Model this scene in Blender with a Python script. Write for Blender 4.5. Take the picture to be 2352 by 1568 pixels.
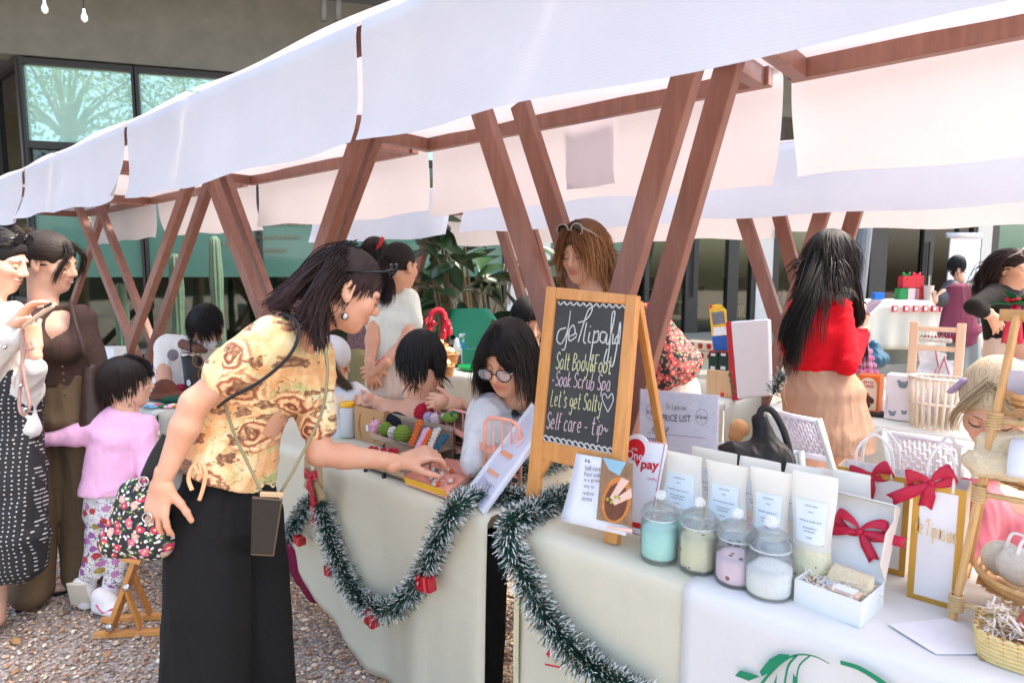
import bpy, bmesh, math, random
import numpy as np
from mathutils import Vector, Matrix
random.seed(7); RNG = np.random.default_rng(7)
for o in list(bpy.data.objects): bpy.data.objects.remove(o)
SC = bpy.context.scene; COL = SC.collection
# ---------------------------------------------------------------- camera
# Measured on the photograph scaled to 2352x1568: focal length 1450, horizon at row 630,
# the row of stalls runs along world X, depth away from the camera is world Y.
F = 1450.; CX, CY = 1176., 784.; CAMH = 1.42
PITCH = math.atan((784-630)/F); AZ = math.atan2(1274, 1458)
FWD = np.array([-math.sin(AZ)*math.cos(PITCH), math.cos(AZ)*math.cos(PITCH), -math.sin(PITCH)])
RGT = np.array([math.cos(AZ), math.sin(AZ), 0.]); UP = np.cross(RGT, FWD)
CAM = np.array([0, 0, CAMH]); ZUP = np.array([0, 0, 1.])
HF = np.array([-math.sin(AZ), math.cos(AZ), 0.])      # horizontal view direction
cd = bpy.data.cameras.new('camera'); cam = bpy.data.objects.new('camera', cd); COL.objects.link(cam)
cd.sensor_width = 36; cd.lens = 36*F/2352; cd.clip_end = 300; cd.clip_start = .05
cam.location = CAM; cam.rotation_euler = (math.pi/2-PITCH, 0, AZ)
cd.dof.use_dof = True; cd.dof.focus_distance = 2.1; cd.dof.aperture_fstop = 5.6
SC.camera = cam
# ---------------------------------------------------------------- light
SUN_EL = math.radians(56); SUN_AZ = math.radians(38)   # azimuth of the sun from +Y towards +X
w = bpy.data.worlds.new('World'); SC.world = w; w.use_nodes = True
nt = w.node_tree; sky = nt.nodes.new('ShaderNodeTexSky'); sky.sky_type = 'NISHITA'; sky.sun_disc = False
sky.sun_elevation = SUN_EL; sky.sun_rotation = SUN_AZ; sky.air_density = 1.0; sky.dust_density = 5.0; sky.ozone_density = 1.0
nt.links.new(sky.outputs[0], nt.nodes['Background'].inputs[0]); nt.nodes['Background'].inputs[1].default_value = .15
sl = bpy.data.lights.new('sun', 'SUN'); sl.energy = 1.2; sl.angle = math.radians(10); sl.color = (1, .92, .78)
so = bpy.data.objects.new('sun', sl); COL.objects.link(so)
sd = Vector((math.sin(SUN_AZ)*math.cos(SUN_EL), math.cos(SUN_AZ)*math.cos(SUN_EL), math.sin(SUN_EL)))
so.rotation_euler = sd.to_track_quat('Z', 'Y').to_euler(); so.location = (2, 4, 9)
SC.view_settings.view_transform = 'Standard'; SC.view_settings.look = 'None'; SC.view_settings.exposure = 2.32
SC.view_settings.gamma = 1.0
# ---------------------------------------------------------------- pixel -> place helpers
def ray(x, y): return FWD*F + RGT*(x-CX) - UP*(y-CY)
def P(x, y, Z): return CAM + ray(x, y)*(Z/F)
def onz(x, y, z): r = ray(x, y); return CAM + r*((z-CAMH)/r[2])
def ony(x, y, Y): r = ray(x, y); return CAM + r*(Y/r[1])
def onp(x, y, p0, n): r = ray(x, y); return CAM + r*(np.dot(np.array(p0)-CAM, n)/np.dot(r, n))
def V3(*a): return np.array(a, float)
def nrm(v): v = np.array(v, float); return v/(np.linalg.norm(v)+1e-12)
def lerp(a, b, t): return np.array(a)*(1-t)+np.array(b)*t
def lin(r, g, b):
    f = lambda c: (c/255/12.92) if c/255 <= .04045 else ((c/255+.055)/1.055)**2.4
    return (f(r), f(g), f(b))
# ---------------------------------------------------------------- materials
MATS = {}
def newmat(name):
    m = bpy.data.materials.new(name); m.use_nodes = True
    return m, m.node_tree, m.node_tree.nodes['Principled BSDF']
def nd(t, typ, **kw):
    n = t.nodes.new(typ)
    for k, v in kw.items():
        if k[0] == 'i' and k[1:].isdigit(): n.inputs[int(k[1:])].default_value = v
        else: setattr(n, k, v)
    return n
def ramp(t, fac, stops, interp='LINEAR'):
    r = t.nodes.new('ShaderNodeValToRGB'); e = r.color_ramp.elements; r.color_ramp.interpolation = interp
    while len(e) < len(stops): e.new(.5)
    for el, (p, c) in zip(e, stops): el.position = p; el.color = (*c, 1) if len(c) == 3 else c
    t.links.new(fac, r.inputs[0]); return r.outputs[0]
def mixc(t, fac, a, b, mode='MIX'):
    n = t.nodes.new('ShaderNodeMix'); n.data_type = 'RGBA'; n.blend_type = mode
    for s, v in ((0, fac), (6, a), (7, b)):
        if hasattr(v, 'links'): t.links.new(v, n.inputs[s])
        else: n.inputs[s].default_value = v if not isinstance(v, (tuple, list)) else (*v[:3], 1)
    return n.outputs[2]
def math_(t, op, a, b=0., c=0.):
    n = t.nodes.new('ShaderNodeMath'); n.operation = op
    for i, v in enumerate((a, b, c)):
        if hasattr(v, 'links'): t.links.new(v, n.inputs[i])
        else: n.inputs[i].default_value = v
    return n.outputs[0]
def pcoord(t):
    """cloth print coordinates: the print runs across and up the garment"""
    co = t.nodes.new('ShaderNodeNewGeometry').outputs['Position']; c = t.nodes.new('ShaderNodeCombineXYZ')
    for i, v in enumerate((RGT, UP)):
        d = t.nodes.new('ShaderNodeVectorMath'); d.operation = 'DOT_PRODUCT'; d.inputs[1].default_value = tuple(v); t.links.new(co, d.inputs[0]); t.links.new(d.outputs['Value'], c.inputs[i])
    return c.outputs[0]
def ocoord(t): return t.nodes.new('ShaderNodeTexCoord').outputs['Object']
def gcoord(t): return t.nodes.new('ShaderNodeNewGeometry').outputs['Position']
def noise(t, co, scale, detail=3, rough=.55, out=0, dist=0):
    n = nd(t, 'ShaderNodeTexNoise'); n.inputs['Scale'].default_value = scale; n.inputs['Detail'].default_value = detail
    n.inputs['Roughness'].default_value = rough; n.inputs['Distortion'].default_value = dist
    t.links.new(co, n.inputs['Vector']); return n.outputs[out]
def voro(t, co, scale, feat='F1', out='Distance', rnd=1., dim='3D'):
    n = nd(t, 'ShaderNodeTexVoronoi', feature=feat, voronoi_dimensions=dim); n.inputs['Scale'].default_value = scale; n.inputs['Randomness'].default_value = rnd
    t.links.new(co, n.inputs['Vector']); return n.outputs[out]
def mapping(t, co, sc=(1, 1, 1), rot=(0, 0, 0)):
    n = t.nodes.new('ShaderNodeMapping'); n.inputs['Scale'].default_value = sc; n.inputs['Rotation'].default_value = rot
    t.links.new(co, n.inputs['Vector']); return n.outputs[0]
def bumpit(t, b, h, strength=.3, dist=.01):
    n = t.nodes.new('ShaderNodeBump'); n.inputs['Strength'].default_value = strength; n.inputs['Distance'].default_value = dist
    t.links.new(h, n.inputs['Height']); t.links.new(n.outputs[0], b.inputs['Normal'])
def M(name, col=None, rough=.6, var=.06, vs=12., bump=.0, bs=200., stretch=(1, 1, 1), metal=0., spec=.4, emit=None, transl=0., sheen=0., alpha=1., coat=0., sss=0.):
    """base material: colour with soft procedural variation, optional fine relief"""
    if name in MATS: return MATS[name]
    m, t, b = newmat(name); co = mapping(t, gcoord(t), stretch)
    n = noise(t, co, vs, 5, .6)
    c0 = tuple(min(1, c*(1-var)) for c in col); c1 = tuple(min(1, c*(1+var)) for c in col)
    t.links.new(ramp(t, n, [(.3, c0), (.7, c1)]), b.inputs['Base Color'])
    b.inputs['Roughness'].default_value = rough; b.inputs['Metallic'].default_value = metal; b.inputs['Specular IOR Level'].default_value = spec
    if sheen: b.inputs['Sheen Weight'].default_value = sheen
    if coat: b.inputs['Coat Weight'].default_value = coat
    if sss: b.inputs['Subsurface Weight'].default_value = sss; b.inputs['Subsurface Radius'].default_value = (.02, .008, .004); b.inputs['Subsurface Scale'].default_value = .5
    if bump: bumpit(t, b, noise(t, co, bs, 3), bump, .004)
    if alpha < 1: b.inputs['Alpha'].default_value = alpha
    if transl:
        tr = t.nodes.new('ShaderNodeBsdfTranslucent'); tr.inputs[0].default_value = (*col, 1)
        mx = t.nodes.new('ShaderNodeMixShader'); mx.inputs[0].default_value = transl
        t.links.new(b.outputs[0], mx.inputs[1]); t.links.new(tr.outputs[0], mx.inputs[2])
        t.links.new(mx.outputs[0], t.nodes['Material Output'].inputs[0])
    MATS[name] = m; return m
def Mrgb(name, r, g, b, **kw): return M(name, lin(r, g, b), **kw)
def weave(name, col, scale=900., var=.05, rough=.9, bump=.15, transl=0., slub=.06):
    """plain-woven cloth: fine crossing threads and long slubs"""
    if name in MATS: return MATS[name]
    m, t, b = newmat(name); co = gcoord(t)
    s1 = noise(t, mapping(t, co, (1, 1, .04)), scale*.25, 2); s2 = noise(t, mapping(t, co, (.04, .04, 1)), scale*.25, 2)
    big = noise(t, co, 5., 4)
    k = math_(t, 'ADD', math_(t, 'MULTIPLY', s1, .5), math_(t, 'MULTIPLY', s2, .5))
    c = ramp(t, k, [(.36, tuple(x*(1-slub*2) for x in col)), (.62, tuple(min(1, x*(1+slub)) for x in col))])
    c = mixc(t, .5, c, ramp(t, big, [(.3, tuple(x*(1-var) for x in col)), (.7, tuple(min(1, x*(1+var)) for x in col))]))
    t.links.new(c, b.inputs['Base Color']); b.inputs['Roughness'].default_value = rough; b.inputs['Specular IOR Level'].default_value = .2
    wr = noise(t, mapping(t, co, (1, 1, .3), (.2, .1, 0)), 11., 4, .5, dist=.8); b1 = t.nodes.new('ShaderNodeBump'); b1.inputs['Strength'].default_value = .3; b1.inputs['Distance'].default_value = .012; t.links.new(wr, b1.inputs['Height'])
    bumpit(t, b, k, bump, .002); t.links.new(b1.outputs[0], b.inputs['Normal'].links[0].from_node.inputs['Normal'])
    if transl:
        tr = t.nodes.new('ShaderNodeBsdfTranslucent'); t.links.new(c, tr.inputs[0])
        mx = t.nodes.new('ShaderNodeMixShader'); mx.inputs[0].default_value = transl
        t.links.new(b.outputs[0], mx.inputs[1]); t.links.new(tr.outputs[0], mx.inputs[2])
        t.links.new(mx.outputs[0], t.nodes['Material Output'].inputs[0])
    MATS[name] = m; return m
def wood(name, c0, c1, stretch=(12, 12, 1.2), rough=.5, scale=3.):
    if name in MATS: return MATS[name]
    m, t, b = newmat(name); co = mapping(t, ocoord(t), stretch)
    n = noise(t, co, scale, 6, .6, dist=.6); n2 = noise(t, ocoord(t), 6., 3)
    c = mixc(t, math_(t, 'MULTIPLY', n2, .35), ramp(t, n, [(.3, c0), (.7, c1)]), c1)
    t.links.new(c, b.inputs['Base Color']); b.inputs['Roughness'].default_value = rough
    bumpit(t, b, n, .12, .003); MATS[name] = m; return m
def vcol(name, rough=.7, spec=.3, attr='Col', sss=0., sheen=0., bump=0., bs=300., transl=0.):
    """colour carried by the pieces themselves (pebbles, needles, beads)"""
    if name in MATS: return MATS[name]
    m, t, b = newmat(name); a = nd(t, 'ShaderNodeAttribute', attribute_name=attr)
    c = mixc(t, .25, a.outputs['Color'], noise(t, gcoord(t), 150., 4, out=1), 'SOFT_LIGHT')
    t.links.new(c, b.inputs['Base Color']); b.inputs['Roughness'].default_value = rough; b.inputs['Specular IOR Level'].default_value = spec
    if sheen: b.inputs['Sheen Weight'].default_value = sheen
    if bump: bumpit(t, b, noise(t, gcoord(t), bs, 3), bump, .004)
    MATS[name] = m; return m
def glassmat(name, col=(.95, .98, .97), rough=.02, ior=1.45):
    if name in MATS: return MATS[name]
    m, t, b = newmat(name); b.inputs['Base Color'].default_value = (*col, 1); b.inputs['Roughness'].default_value = rough
    b.inputs['Transmission Weight'].default_value = 1; b.inputs['IOR'].default_value = ior
    # clear panes and jars let light through to what stands inside
    MATS[name] = m; return m
def clearmat(name, col=(1, 1, 1), a=.25, rough=.1):
    if name in MATS: return MATS[name]
    m, t, b = newmat(name); b.inputs['Base Color'].default_value = (*col, 1); b.inputs['Roughness'].default_value = rough
    n = noise(t, gcoord(t), 40., 3); t.links.new(math_(t, 'MULTIPLY_ADD', n, .3, a-.15), b.inputs['Alpha'])
    MATS[name] = m; return m
# ---------------------------------------------------------------- objects
def tag(o, label=None, cat=None, group=None, kind=None):
    for k, v in (('label', label), ('category', cat), ('group', group), ('kind', kind)):
        if v: o[k] = v
    return o
def thing(name, label, cat, loc=(0, 0, 0), rz=0., group=None):
    o = bpy.data.objects.new(name, None); COL.objects.link(o); o.location = loc; o.rotation_euler = (0, 0, rz)
    o.empty_display_size = .05
    return tag(o, label, cat, group)
def origin(o):
    p = np.zeros(3)
    while o is not None: p = p+np.array(o.location); o = o.parent
    return p
def mkobj(name, me, parent=None):
    o = bpy.data.objects.new(name, me); COL.objects.link(o); o.parent = parent; return o
class MB:
    def __init__(s): s.V = []; s.Fc = []; s.mi = []; s.n = 0; s.C = []
    def add(s, v, f, m=0, col=None):
        v = np.asarray(v, float); b = s.n; s.V.append(v); s.n += len(v)
        for q in f: s.Fc.append([i+b for i in q]); s.mi.append(m)
        s.C.append(np.tile(np.array(col if col is not None else (1, 1, 1), float), (len(v), 1)) if (col is None or np.ndim(col) == 1) else np.asarray(col, float))
        return s
    def box(s, c, size, A=None, m=0, col=None):
        h = np.array(size)/2; A = np.eye(3) if A is None else np.array(A)
        v = [np.array(c)+(A[0]*x*h[0]+A[1]*y*h[1]+A[2]*z*h[2]) for x in (-1, 1) for y in (-1, 1) for z in (-1, 1)]
        f = [(0, 1, 3, 2), (4, 6, 7, 5), (0, 4, 5, 1), (2, 3, 7, 6), (0, 2, 6, 4), (1, 5, 7, 3)]
        if np.linalg.det(A) < 0: f = [q[::-1] for q in f]
        return s.add(v, f, m, col)
    def bar(s, a, b, w, d, side=None, m=0, col=None):
        a = np.array(a, float); b = np.array(b, float); z = nrm(b-a)
        side = ZUP if side is None else np.array(side, float)
        x = side-z*np.dot(side, z); x = nrm(x if np.linalg.norm(x) > 1e-4 else np.cross(z, (1, 0, .3))); y = np.cross(z, x)
        return s.box((a+b)/2, (w, d, np.linalg.norm(b-a)), (x, y, z), m, col)
    def tube(s, pts, r, n=8, m=0, col=None, cap=True, flat=1., nv=None, closed=False):
        pts = [np.array(p, float) for p in pts]; k = len(pts); r = [r]*k if np.isscalar(r) else list(r)
        V = []; prev = None; cols = []
        for i, p in enumerate(pts):
            tdir = nrm(pts[min(i+1, k-1)]-pts[max(i-1, 0)]) if not closed else nrm(pts[(i+1) % k]-pts[i-1])
            ref = nv if nv is not None else (prev if prev is not None else (ZUP if abs(tdir[2]) < .9 else V3(1, 0, 0)))
            x = nrm(np.array(ref)-tdir*np.dot(ref, tdir)); y = np.cross(tdir, x); prev = x
            for j in range(n):
                a = 2*math.pi*j/n; V.append(p+r[i]*(x*math.cos(a)*flat+y*math.sin(a)))
                if col is not None and np.ndim(col) == 2: cols.append(col[i])
        Fs = [(i*n+j, i*n+(j+1) % n, (i+1)*n+(j+1) % n, (i+1)*n+j) for i in range(k-1) for j in range(n)]
        if closed: Fs += [((k-1)*n+j, (k-1)*n+(j+1) % n, (j+1) % n, j) for j in range(n)]
        elif cap: Fs += [tuple(range(n))[::-1], tuple((k-1)*n+j for j in range(n))]
        return s.add(V, Fs, m, cols if cols else col)
    def lathe(s, prof, n=24, c=(0, 0, 0), m=0, col=None, caps=True, A=None, wob=None):
        A = np.eye(3) if A is None else np.array(A); c = np.array(c, float); V = []
        for i, (r, z) in enumerate(prof):
            for j in range(n):
                a = 2*math.pi*j/n; rr = r*(1 if wob is None else wob(a, z)); V.append(c+A[0]*rr*math.cos(a)+A[1]*rr*math.sin(a)+A[2]*z)
        k = len(prof); Fs = [(i*n+j, i*n+(j+1) % n, (i+1)*n+(j+1) % n, (i+1)*n+j) for i in range(k-1) for j in range(n)]
        if caps: Fs += [tuple(range(n))[::-1], tuple((k-1)*n+j for j in range(n))]
        return s.add(V, Fs, m, col)
    def grid(s, fn, nu, nv, m=0, col=None, flip=False):
        V = [fn(i/nu, j/nv) for i in range(nu+1) for j in range(nv+1)]; q = nv+1
        Fs = [(i*q+j, (i+1)*q+j, (i+1)*q+j+1, i*q+j+1) for i in range(nu) for j in range(nv)]
        return s.add(V, [f[::-1] for f in Fs] if flip else Fs, m, col)
    def prism(s, poly, n, th, m=0, col=None):
        poly = [np.array(p, float) for p in poly]; n = nrm(n); k = len(poly)
        ar = sum(np.cross(poly[i]-poly[0], poly[(i+1) % k]-poly[0]) for i in range(k))
        if np.dot(ar, n) < 0: poly = poly[::-1]
        V = poly+[p-n*th for p in poly]
        Fs = [tuple(range(k)), tuple(range(2*k-1, k-1, -1))]+[(i, k+i, k+(i+1) % k, (i+1) % k) for i in range(k)]
        return s.add(V, Fs, m, col)
    def ball(s, c, r, n=10, m=0, col=None, A=None, wob=0.):
        r = (r, r, r) if np.isscalar(r) else r; A = np.eye(3) if A is None else np.array(A); V = []
        k = max(4, n//2+1)
        for i in range(k+1):
            th = math.pi*i/k
            for j in range(n):
                a = 2*math.pi*j/n; q = V3(math.sin(th)*math.cos(a)*r[0], math.sin(th)*math.sin(a)*r[1], -math.cos(th)*r[2])
                if wob: q = q*(1+wob*math.sin(3*a+5*th)+wob*random.uniform(-1, 1)*.5)
                V.append(np.array(c)+q[0]*A[0]+q[1]*A[1]+q[2]*A[2])
        Fs = [(i*n+j, i*n+(j+1) % n, (i+1)*n+(j+1) % n, (i+1)*n+j) for i in range(k) for j in range(n)]
        return s.add(V, Fs, m, col)
    def mesh(s, name, mats, off=(0, 0, 0), smooth=False, vc=False):
        me = bpy.data.meshes.new(name); V = np.concatenate(s.V)-np.array(off)
        me.from_pydata(V.tolist(), [], s.Fc)
        for mm in (mats if isinstance(mats, (list, tuple)) else [mats]): me.materials.append(mm)
        if any(s.mi): me.polygons.foreach_set('material_index', s.mi)
        if smooth: me.polygons.foreach_set('use_smooth', [True]*len(me.polygons))
        if vc:
            at = me.color_attributes.new('Col', 'FLOAT_COLOR', 'POINT'); c = np.concatenate(s.C); c = np.concatenate([c, np.ones((len(c), 1))], 1)
            at.data.foreach_set('color', c.ravel())
        me.update(); return me
    def build(s, name, mats, parent=None, local=False, smooth=False, bevel=0., solid=0., vc=False, label=None, sub=0, seg=2, ang=35):
        me = s.mesh(name, mats, (0, 0, 0) if local or parent is None else origin(parent), smooth or bevel > 0 or sub > 0, vc)
        o = mkobj(name, me, parent)
        if solid: md = o.modifiers.new('thickness', 'SOLIDIFY'); md.thickness = solid; md.offset = 0
        if bevel: md = o.modifiers.new('edges', 'BEVEL'); md.width = bevel; md.segments = seg; md.limit_method = 'ANGLE'; md.angle_limit = math.radians(ang)
        if sub: md = o.modifiers.new('smooth', 'SUBSURF'); md.levels = sub; md.render_levels = sub
        if bevel and not smooth:
            for p in me.polygons: p.use_smooth = True
            md = o.modifiers.new('wn', 'WEIGHTED_NORMAL'); md.keep_sharp = False
        if label: o['label'] = label
        return o
def copytree(o, parent=None):
    c = o.copy(); COL.objects.link(c); c.parent = parent
    for ch in list(o.children): copytree(ch, c)
    return c
def single(name, label, cat, mb, mats, group=None, loc=None, **kw):
    """a thing that is one mesh, with its origin at its base"""
    V = np.concatenate(mb.V); l = np.array([V[:, 0].mean(), V[:, 1].mean(), V[:, 2].min()]) if loc is None else np.array(loc)
    e = bpy.data.objects.new('tmp', None); e.location = l
    o = mb.build(name, mats, None, local=True, **kw)
    me = o.data; co = np.empty(len(me.vertices)*3); me.vertices.foreach_get('co', co); co = (co.reshape(-1, 3)-l).ravel(); me.vertices.foreach_set('co', co); me.update()
    o.location = l; bpy.data.objects.remove(e); return tag(o, label, cat, group)
# ---------------------------------------------------------------- writing
def text_geo(s, bold=0.):
    c = bpy.data.curves.new('t', 'FONT'); c.body = s; c.resolution_u = 3; c.offset = bold
    o = bpy.data.objects.new('t', c); COL.objects.link(o); dg = bpy.context.evaluated_depsgraph_get()
    me = bpy.data.meshes.new_from_object(o.evaluated_get(dg)); V = np.array([v.co[:] for v in me.vertices]); Fs = [tuple(p.vertices) for p in me.polygons]
    bpy.data.objects.remove(o); bpy.data.curves.remove(c); bpy.data.meshes.remove(me); return V, Fs
def text_on(mb, s, bl, br, tl, lift=.0012, m=0, bold=0., nrm_=None):
    """flat lettering stretched into the parallelogram bl-br-tl of a surface"""
    V, Fs = text_geo(s, bold); bl, br, tl = map(np.array, (bl, br, tl))
    lo = V.min(0); hi = V.max(0); n = nrm(np.cross(br-bl, tl-bl)) if nrm_ is None else nrm_
    W = [bl+(br-bl)*((v[0]-lo[0])/(hi[0]-lo[0]))+(tl-bl)*((v[1]-lo[1])/(hi[1]-lo[1]))+n*lift for v in V]
    mb.add(W, Fs, m)
GL = {'a': [[(.6, .5), (.35, .62), (.1, .4), (.12, .1), (.35, 0), (.6, .2), (.6, .55), (.6, .1), (.72, 0)]],
 'b': [[(.1, 1), (.1, 0), (.45, 0), (.6, .25), (.45, .5), (.12, .42)]], 'c': [[(.58, .5), (.3, .6), (.1, .3), (.3, 0), (.6, .1)]],
 'd': [[(.6, .5), (.3, .6), (.1, .3), (.3, 0), (.6, .2), (.62, 1), (.62, 0)]], 'e': [[(.1, .3), (.58, .35), (.45, .6), (.2, .55), (.1, .25), (.3, 0), (.6, .1)]],
 'f': [[(.6, .95), (.4, 1), (.3, .8), (.3, 0)], [(.05, .5), (.55, .5)]], 'g': [[(.6, .5), (.3, .6), (.1, .35), (.3, .1), (.6, .3), (.6, .55), (.6, -.2), (.4, -.4), (.12, -.25)]],
 'i': [[(.3, .55), (.3, 0)], [(.3, .75), (.31, .8)]], 'k': [[(.1, 1), (.1, 0)], [(.55, .6), (.12, .28), (.6, 0)]], 'l': [[(.25, 1), (.25, .1), (.4, 0)]],
 'o': [[(.35, .6), (.1, .45), (.1, .12), (.35, 0), (.6, .15), (.6, .45), (.35, .6)]], 'p': [[(.12, .55), (.12, -.4)], [(.12, .45), (.4, .6), (.6, .35), (.45, .05), (.12, .1)]],
 'r': [[(.12, .58), (.12, 0)], [(.12, .35), (.3, .58), (.55, .52)]], 's': [[(.55, .52), (.3, .62), (.14, .45), (.5, .22), (.4, 0), (.1, .06)]],
 't': [[(.3, .95), (.3, .08), (.45, 0), (.58, .06)], [(.05, .62), (.58, .64)]], 'u': [[(.1, .58), (.12, .08), (.35, 0), (.58, .15), (.58, .58), (.6, 0)]],
 'y': [[(.1, .58), (.15, .2), (.4, .12), (.58, .3)], [(.6, .58), (.5, -.2), (.3, -.42), (.1, -.3)]], 'n': [[(.1, .58), (.1, 0)], [(.1, .38), (.35, .6), (.55, .45), (.58, 0)]],
 'S': [[(.65, .85), (.4, 1), (.12, .82), (.2, .58), (.55, .42), (.65, .18), (.4, 0), (.08, .12)]], 'B': [[(.1, 1), (.1, 0)], [(.1, .97), (.5, .95), (.58, .72), (.12, .52), (.6, .45), (.62, .12), (.1, 0)]],
 'F': [[(.1, 1), (.1, 0)], [(.05, .98), (.65, 1)], [(.1, .52), (.5, .54)]], 'L': [[(.15, 1), (.1, 0), (.6, .05)]], '&': [[(.65, 0), (.2, .7), (.3, .98), (.5, .85), (.15, .3), (.3, 0), (.65, .4)]],
 "'": [[(.25, 1), (.22, .8)]], '-': [[(.1, .35), (.5, .35)]], '~': [[(.0, .3), (.2, .45), (.45, .25), (.7, .42)]], ' ': [],
 '*': [[(.4, .1), (.05, .6), (.18, .85), (.4, .65), (.62, .88), (.78, .6), (.4, .1)]],
 'D': [[(.1, 1), (.1, 0), (.5, .1), (.65, .5), (.5, .9), (.05, 1)]], 'T': [[(.02, .8), (.15, 1), (.8, .98)], [(.42, .98), (.3, .2), (.12, 0)]],
 'N': [[(.02, .2), (.1, .9), (.15, 1), (.2, .1), (.5, .9), (.62, 1.2), (.7, .6), (.55, -.5), (.42, -.3), (.6, 0)]]}
def chalk(mb, s, bl, br, tl, wd, n, m=0, seed=1, adv=.78, lift=.0015):
    """single-stroke hand lettering drawn along a surface as thin strokes of chalk or ink"""
    rr = random.Random(seed); x = 0; strokes = []
    for ch in s:
        for st in GL[ch]: strokes.append([(x+px+rr.uniform(-.02, .02), py+rr.uniform(-.02, .02)) for px, py in st])
        x += adv*(.55 if ch in "il'" else .5 if ch == ' ' else 1.)
    bl, br, tl = map(np.array, (bl, br, tl)); ex = (br-bl)/x; ey = tl-bl
    for st in strokes:
        pts = []; k = len(st)
        for i in range(k-1):           # Catmull-Rom rounding of the hand-drawn corner points
            p0, p1, p2, p3 = [np.array(st[max(0, min(k-1, j))]) for j in (i-1, i, i+1, i+2)]
            for t in (0, .33, .66): pts.append(.5*(2*p1+(p2-p0)*t+(2*p0-5*p1+4*p2-p3)*t*t+(3*p1-p0-3*p2+p3)*t**3))
        pts.append(np.array(st[-1])); W = [bl+ex*p[0]+ey*p[1]+n*lift for p in pts]
        ribbon(mb, W, [wd*rr.uniform(.75, 1.15) for _ in W], n, m)
def ribbon(mb, pts, wd, n, m=0, col=None):
    k = len(pts); wd = [wd]*k if np.isscalar(wd) else wd; V = []
    for i in range(k):
        d = nrm(np.array(pts[min(i+1, k-1)])-np.array(pts[max(i-1, 0)])); sd_ = np.cross(n, d) if np.linalg.norm(np.cross(n, d)) > 1e-6 else V3(1, 0, 0)
        sd_ = nrm(sd_); V += [np.array(pts[i])-sd_*wd[i]/2, np.array(pts[i])+sd_*wd[i]/2]
    mb.add(V, [(2*i, 2*i+2, 2*i+3, 2*i+1) for i in range(k-1)], m, col)
def spline(pts, n=8):
    pts = [np.array(p, float) for p in pts]; k = len(pts); out = []
    for i in range(k-1):
        p0, p1, p2, p3 = [pts[max(0, min(k-1, j))] for j in (i-1, i, i+1, i+2)]
        for j in range(n):
            t = j/n; out.append(.5*(2*p1+(p2-p0)*t+(2*p0-5*p1+4*p2-p3)*t*t+(3*p1-p0-3*p2+p3)*t**3))
    return out+[pts[-1]]
# ================================================================ SETTING
T = .74                                    # table height
def mat_ground():
    m, t, b = newmat('gravel_ground'); co = gcoord(t)
    v = voro(t, co, 75., out='Color'); vd = voro(t, co, 75.); big = noise(t, co, 1.3, 4)
    g = ramp(t, nd_sep(t, v), [(0, (.3, .22, .165)), (.35, (.46, .36, .29)), (.7, (.58, .48, .4)), (1, (.7, .62, .55))])
    c = mixc(t, ramp(t, vd, [(.45, (0, 0, 0)), (.8, (1, 1, 1))]), g, (.13, .105, .085))
    c = mixc(t, .35, c, ramp(t, big, [(.35, (.3, .24, .19)), (.65, (.46, .39, .33))]))
    t.links.new(c, b.inputs['Base Color']); b.inputs['Roughness'].default_value = .9; b.inputs['Specular IOR Level'].default_value = .15
    inv = math_(t, 'SUBTRACT', 1., vd); bumpit(t, b, inv, .9, .012); return m
def nd_sep(t, c):
    n = t.nodes.new('ShaderNodeSeparateColor'); t.links.new(c, n.inputs[0]); return n.outputs[0]
gm = mat_ground()
mb = MB(); mb.grid(lambda u, v: V3(-40+80*u, -20+80*v, 0), 40, 40)
tag(mb.build('ground', gm), kind='structure')
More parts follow.
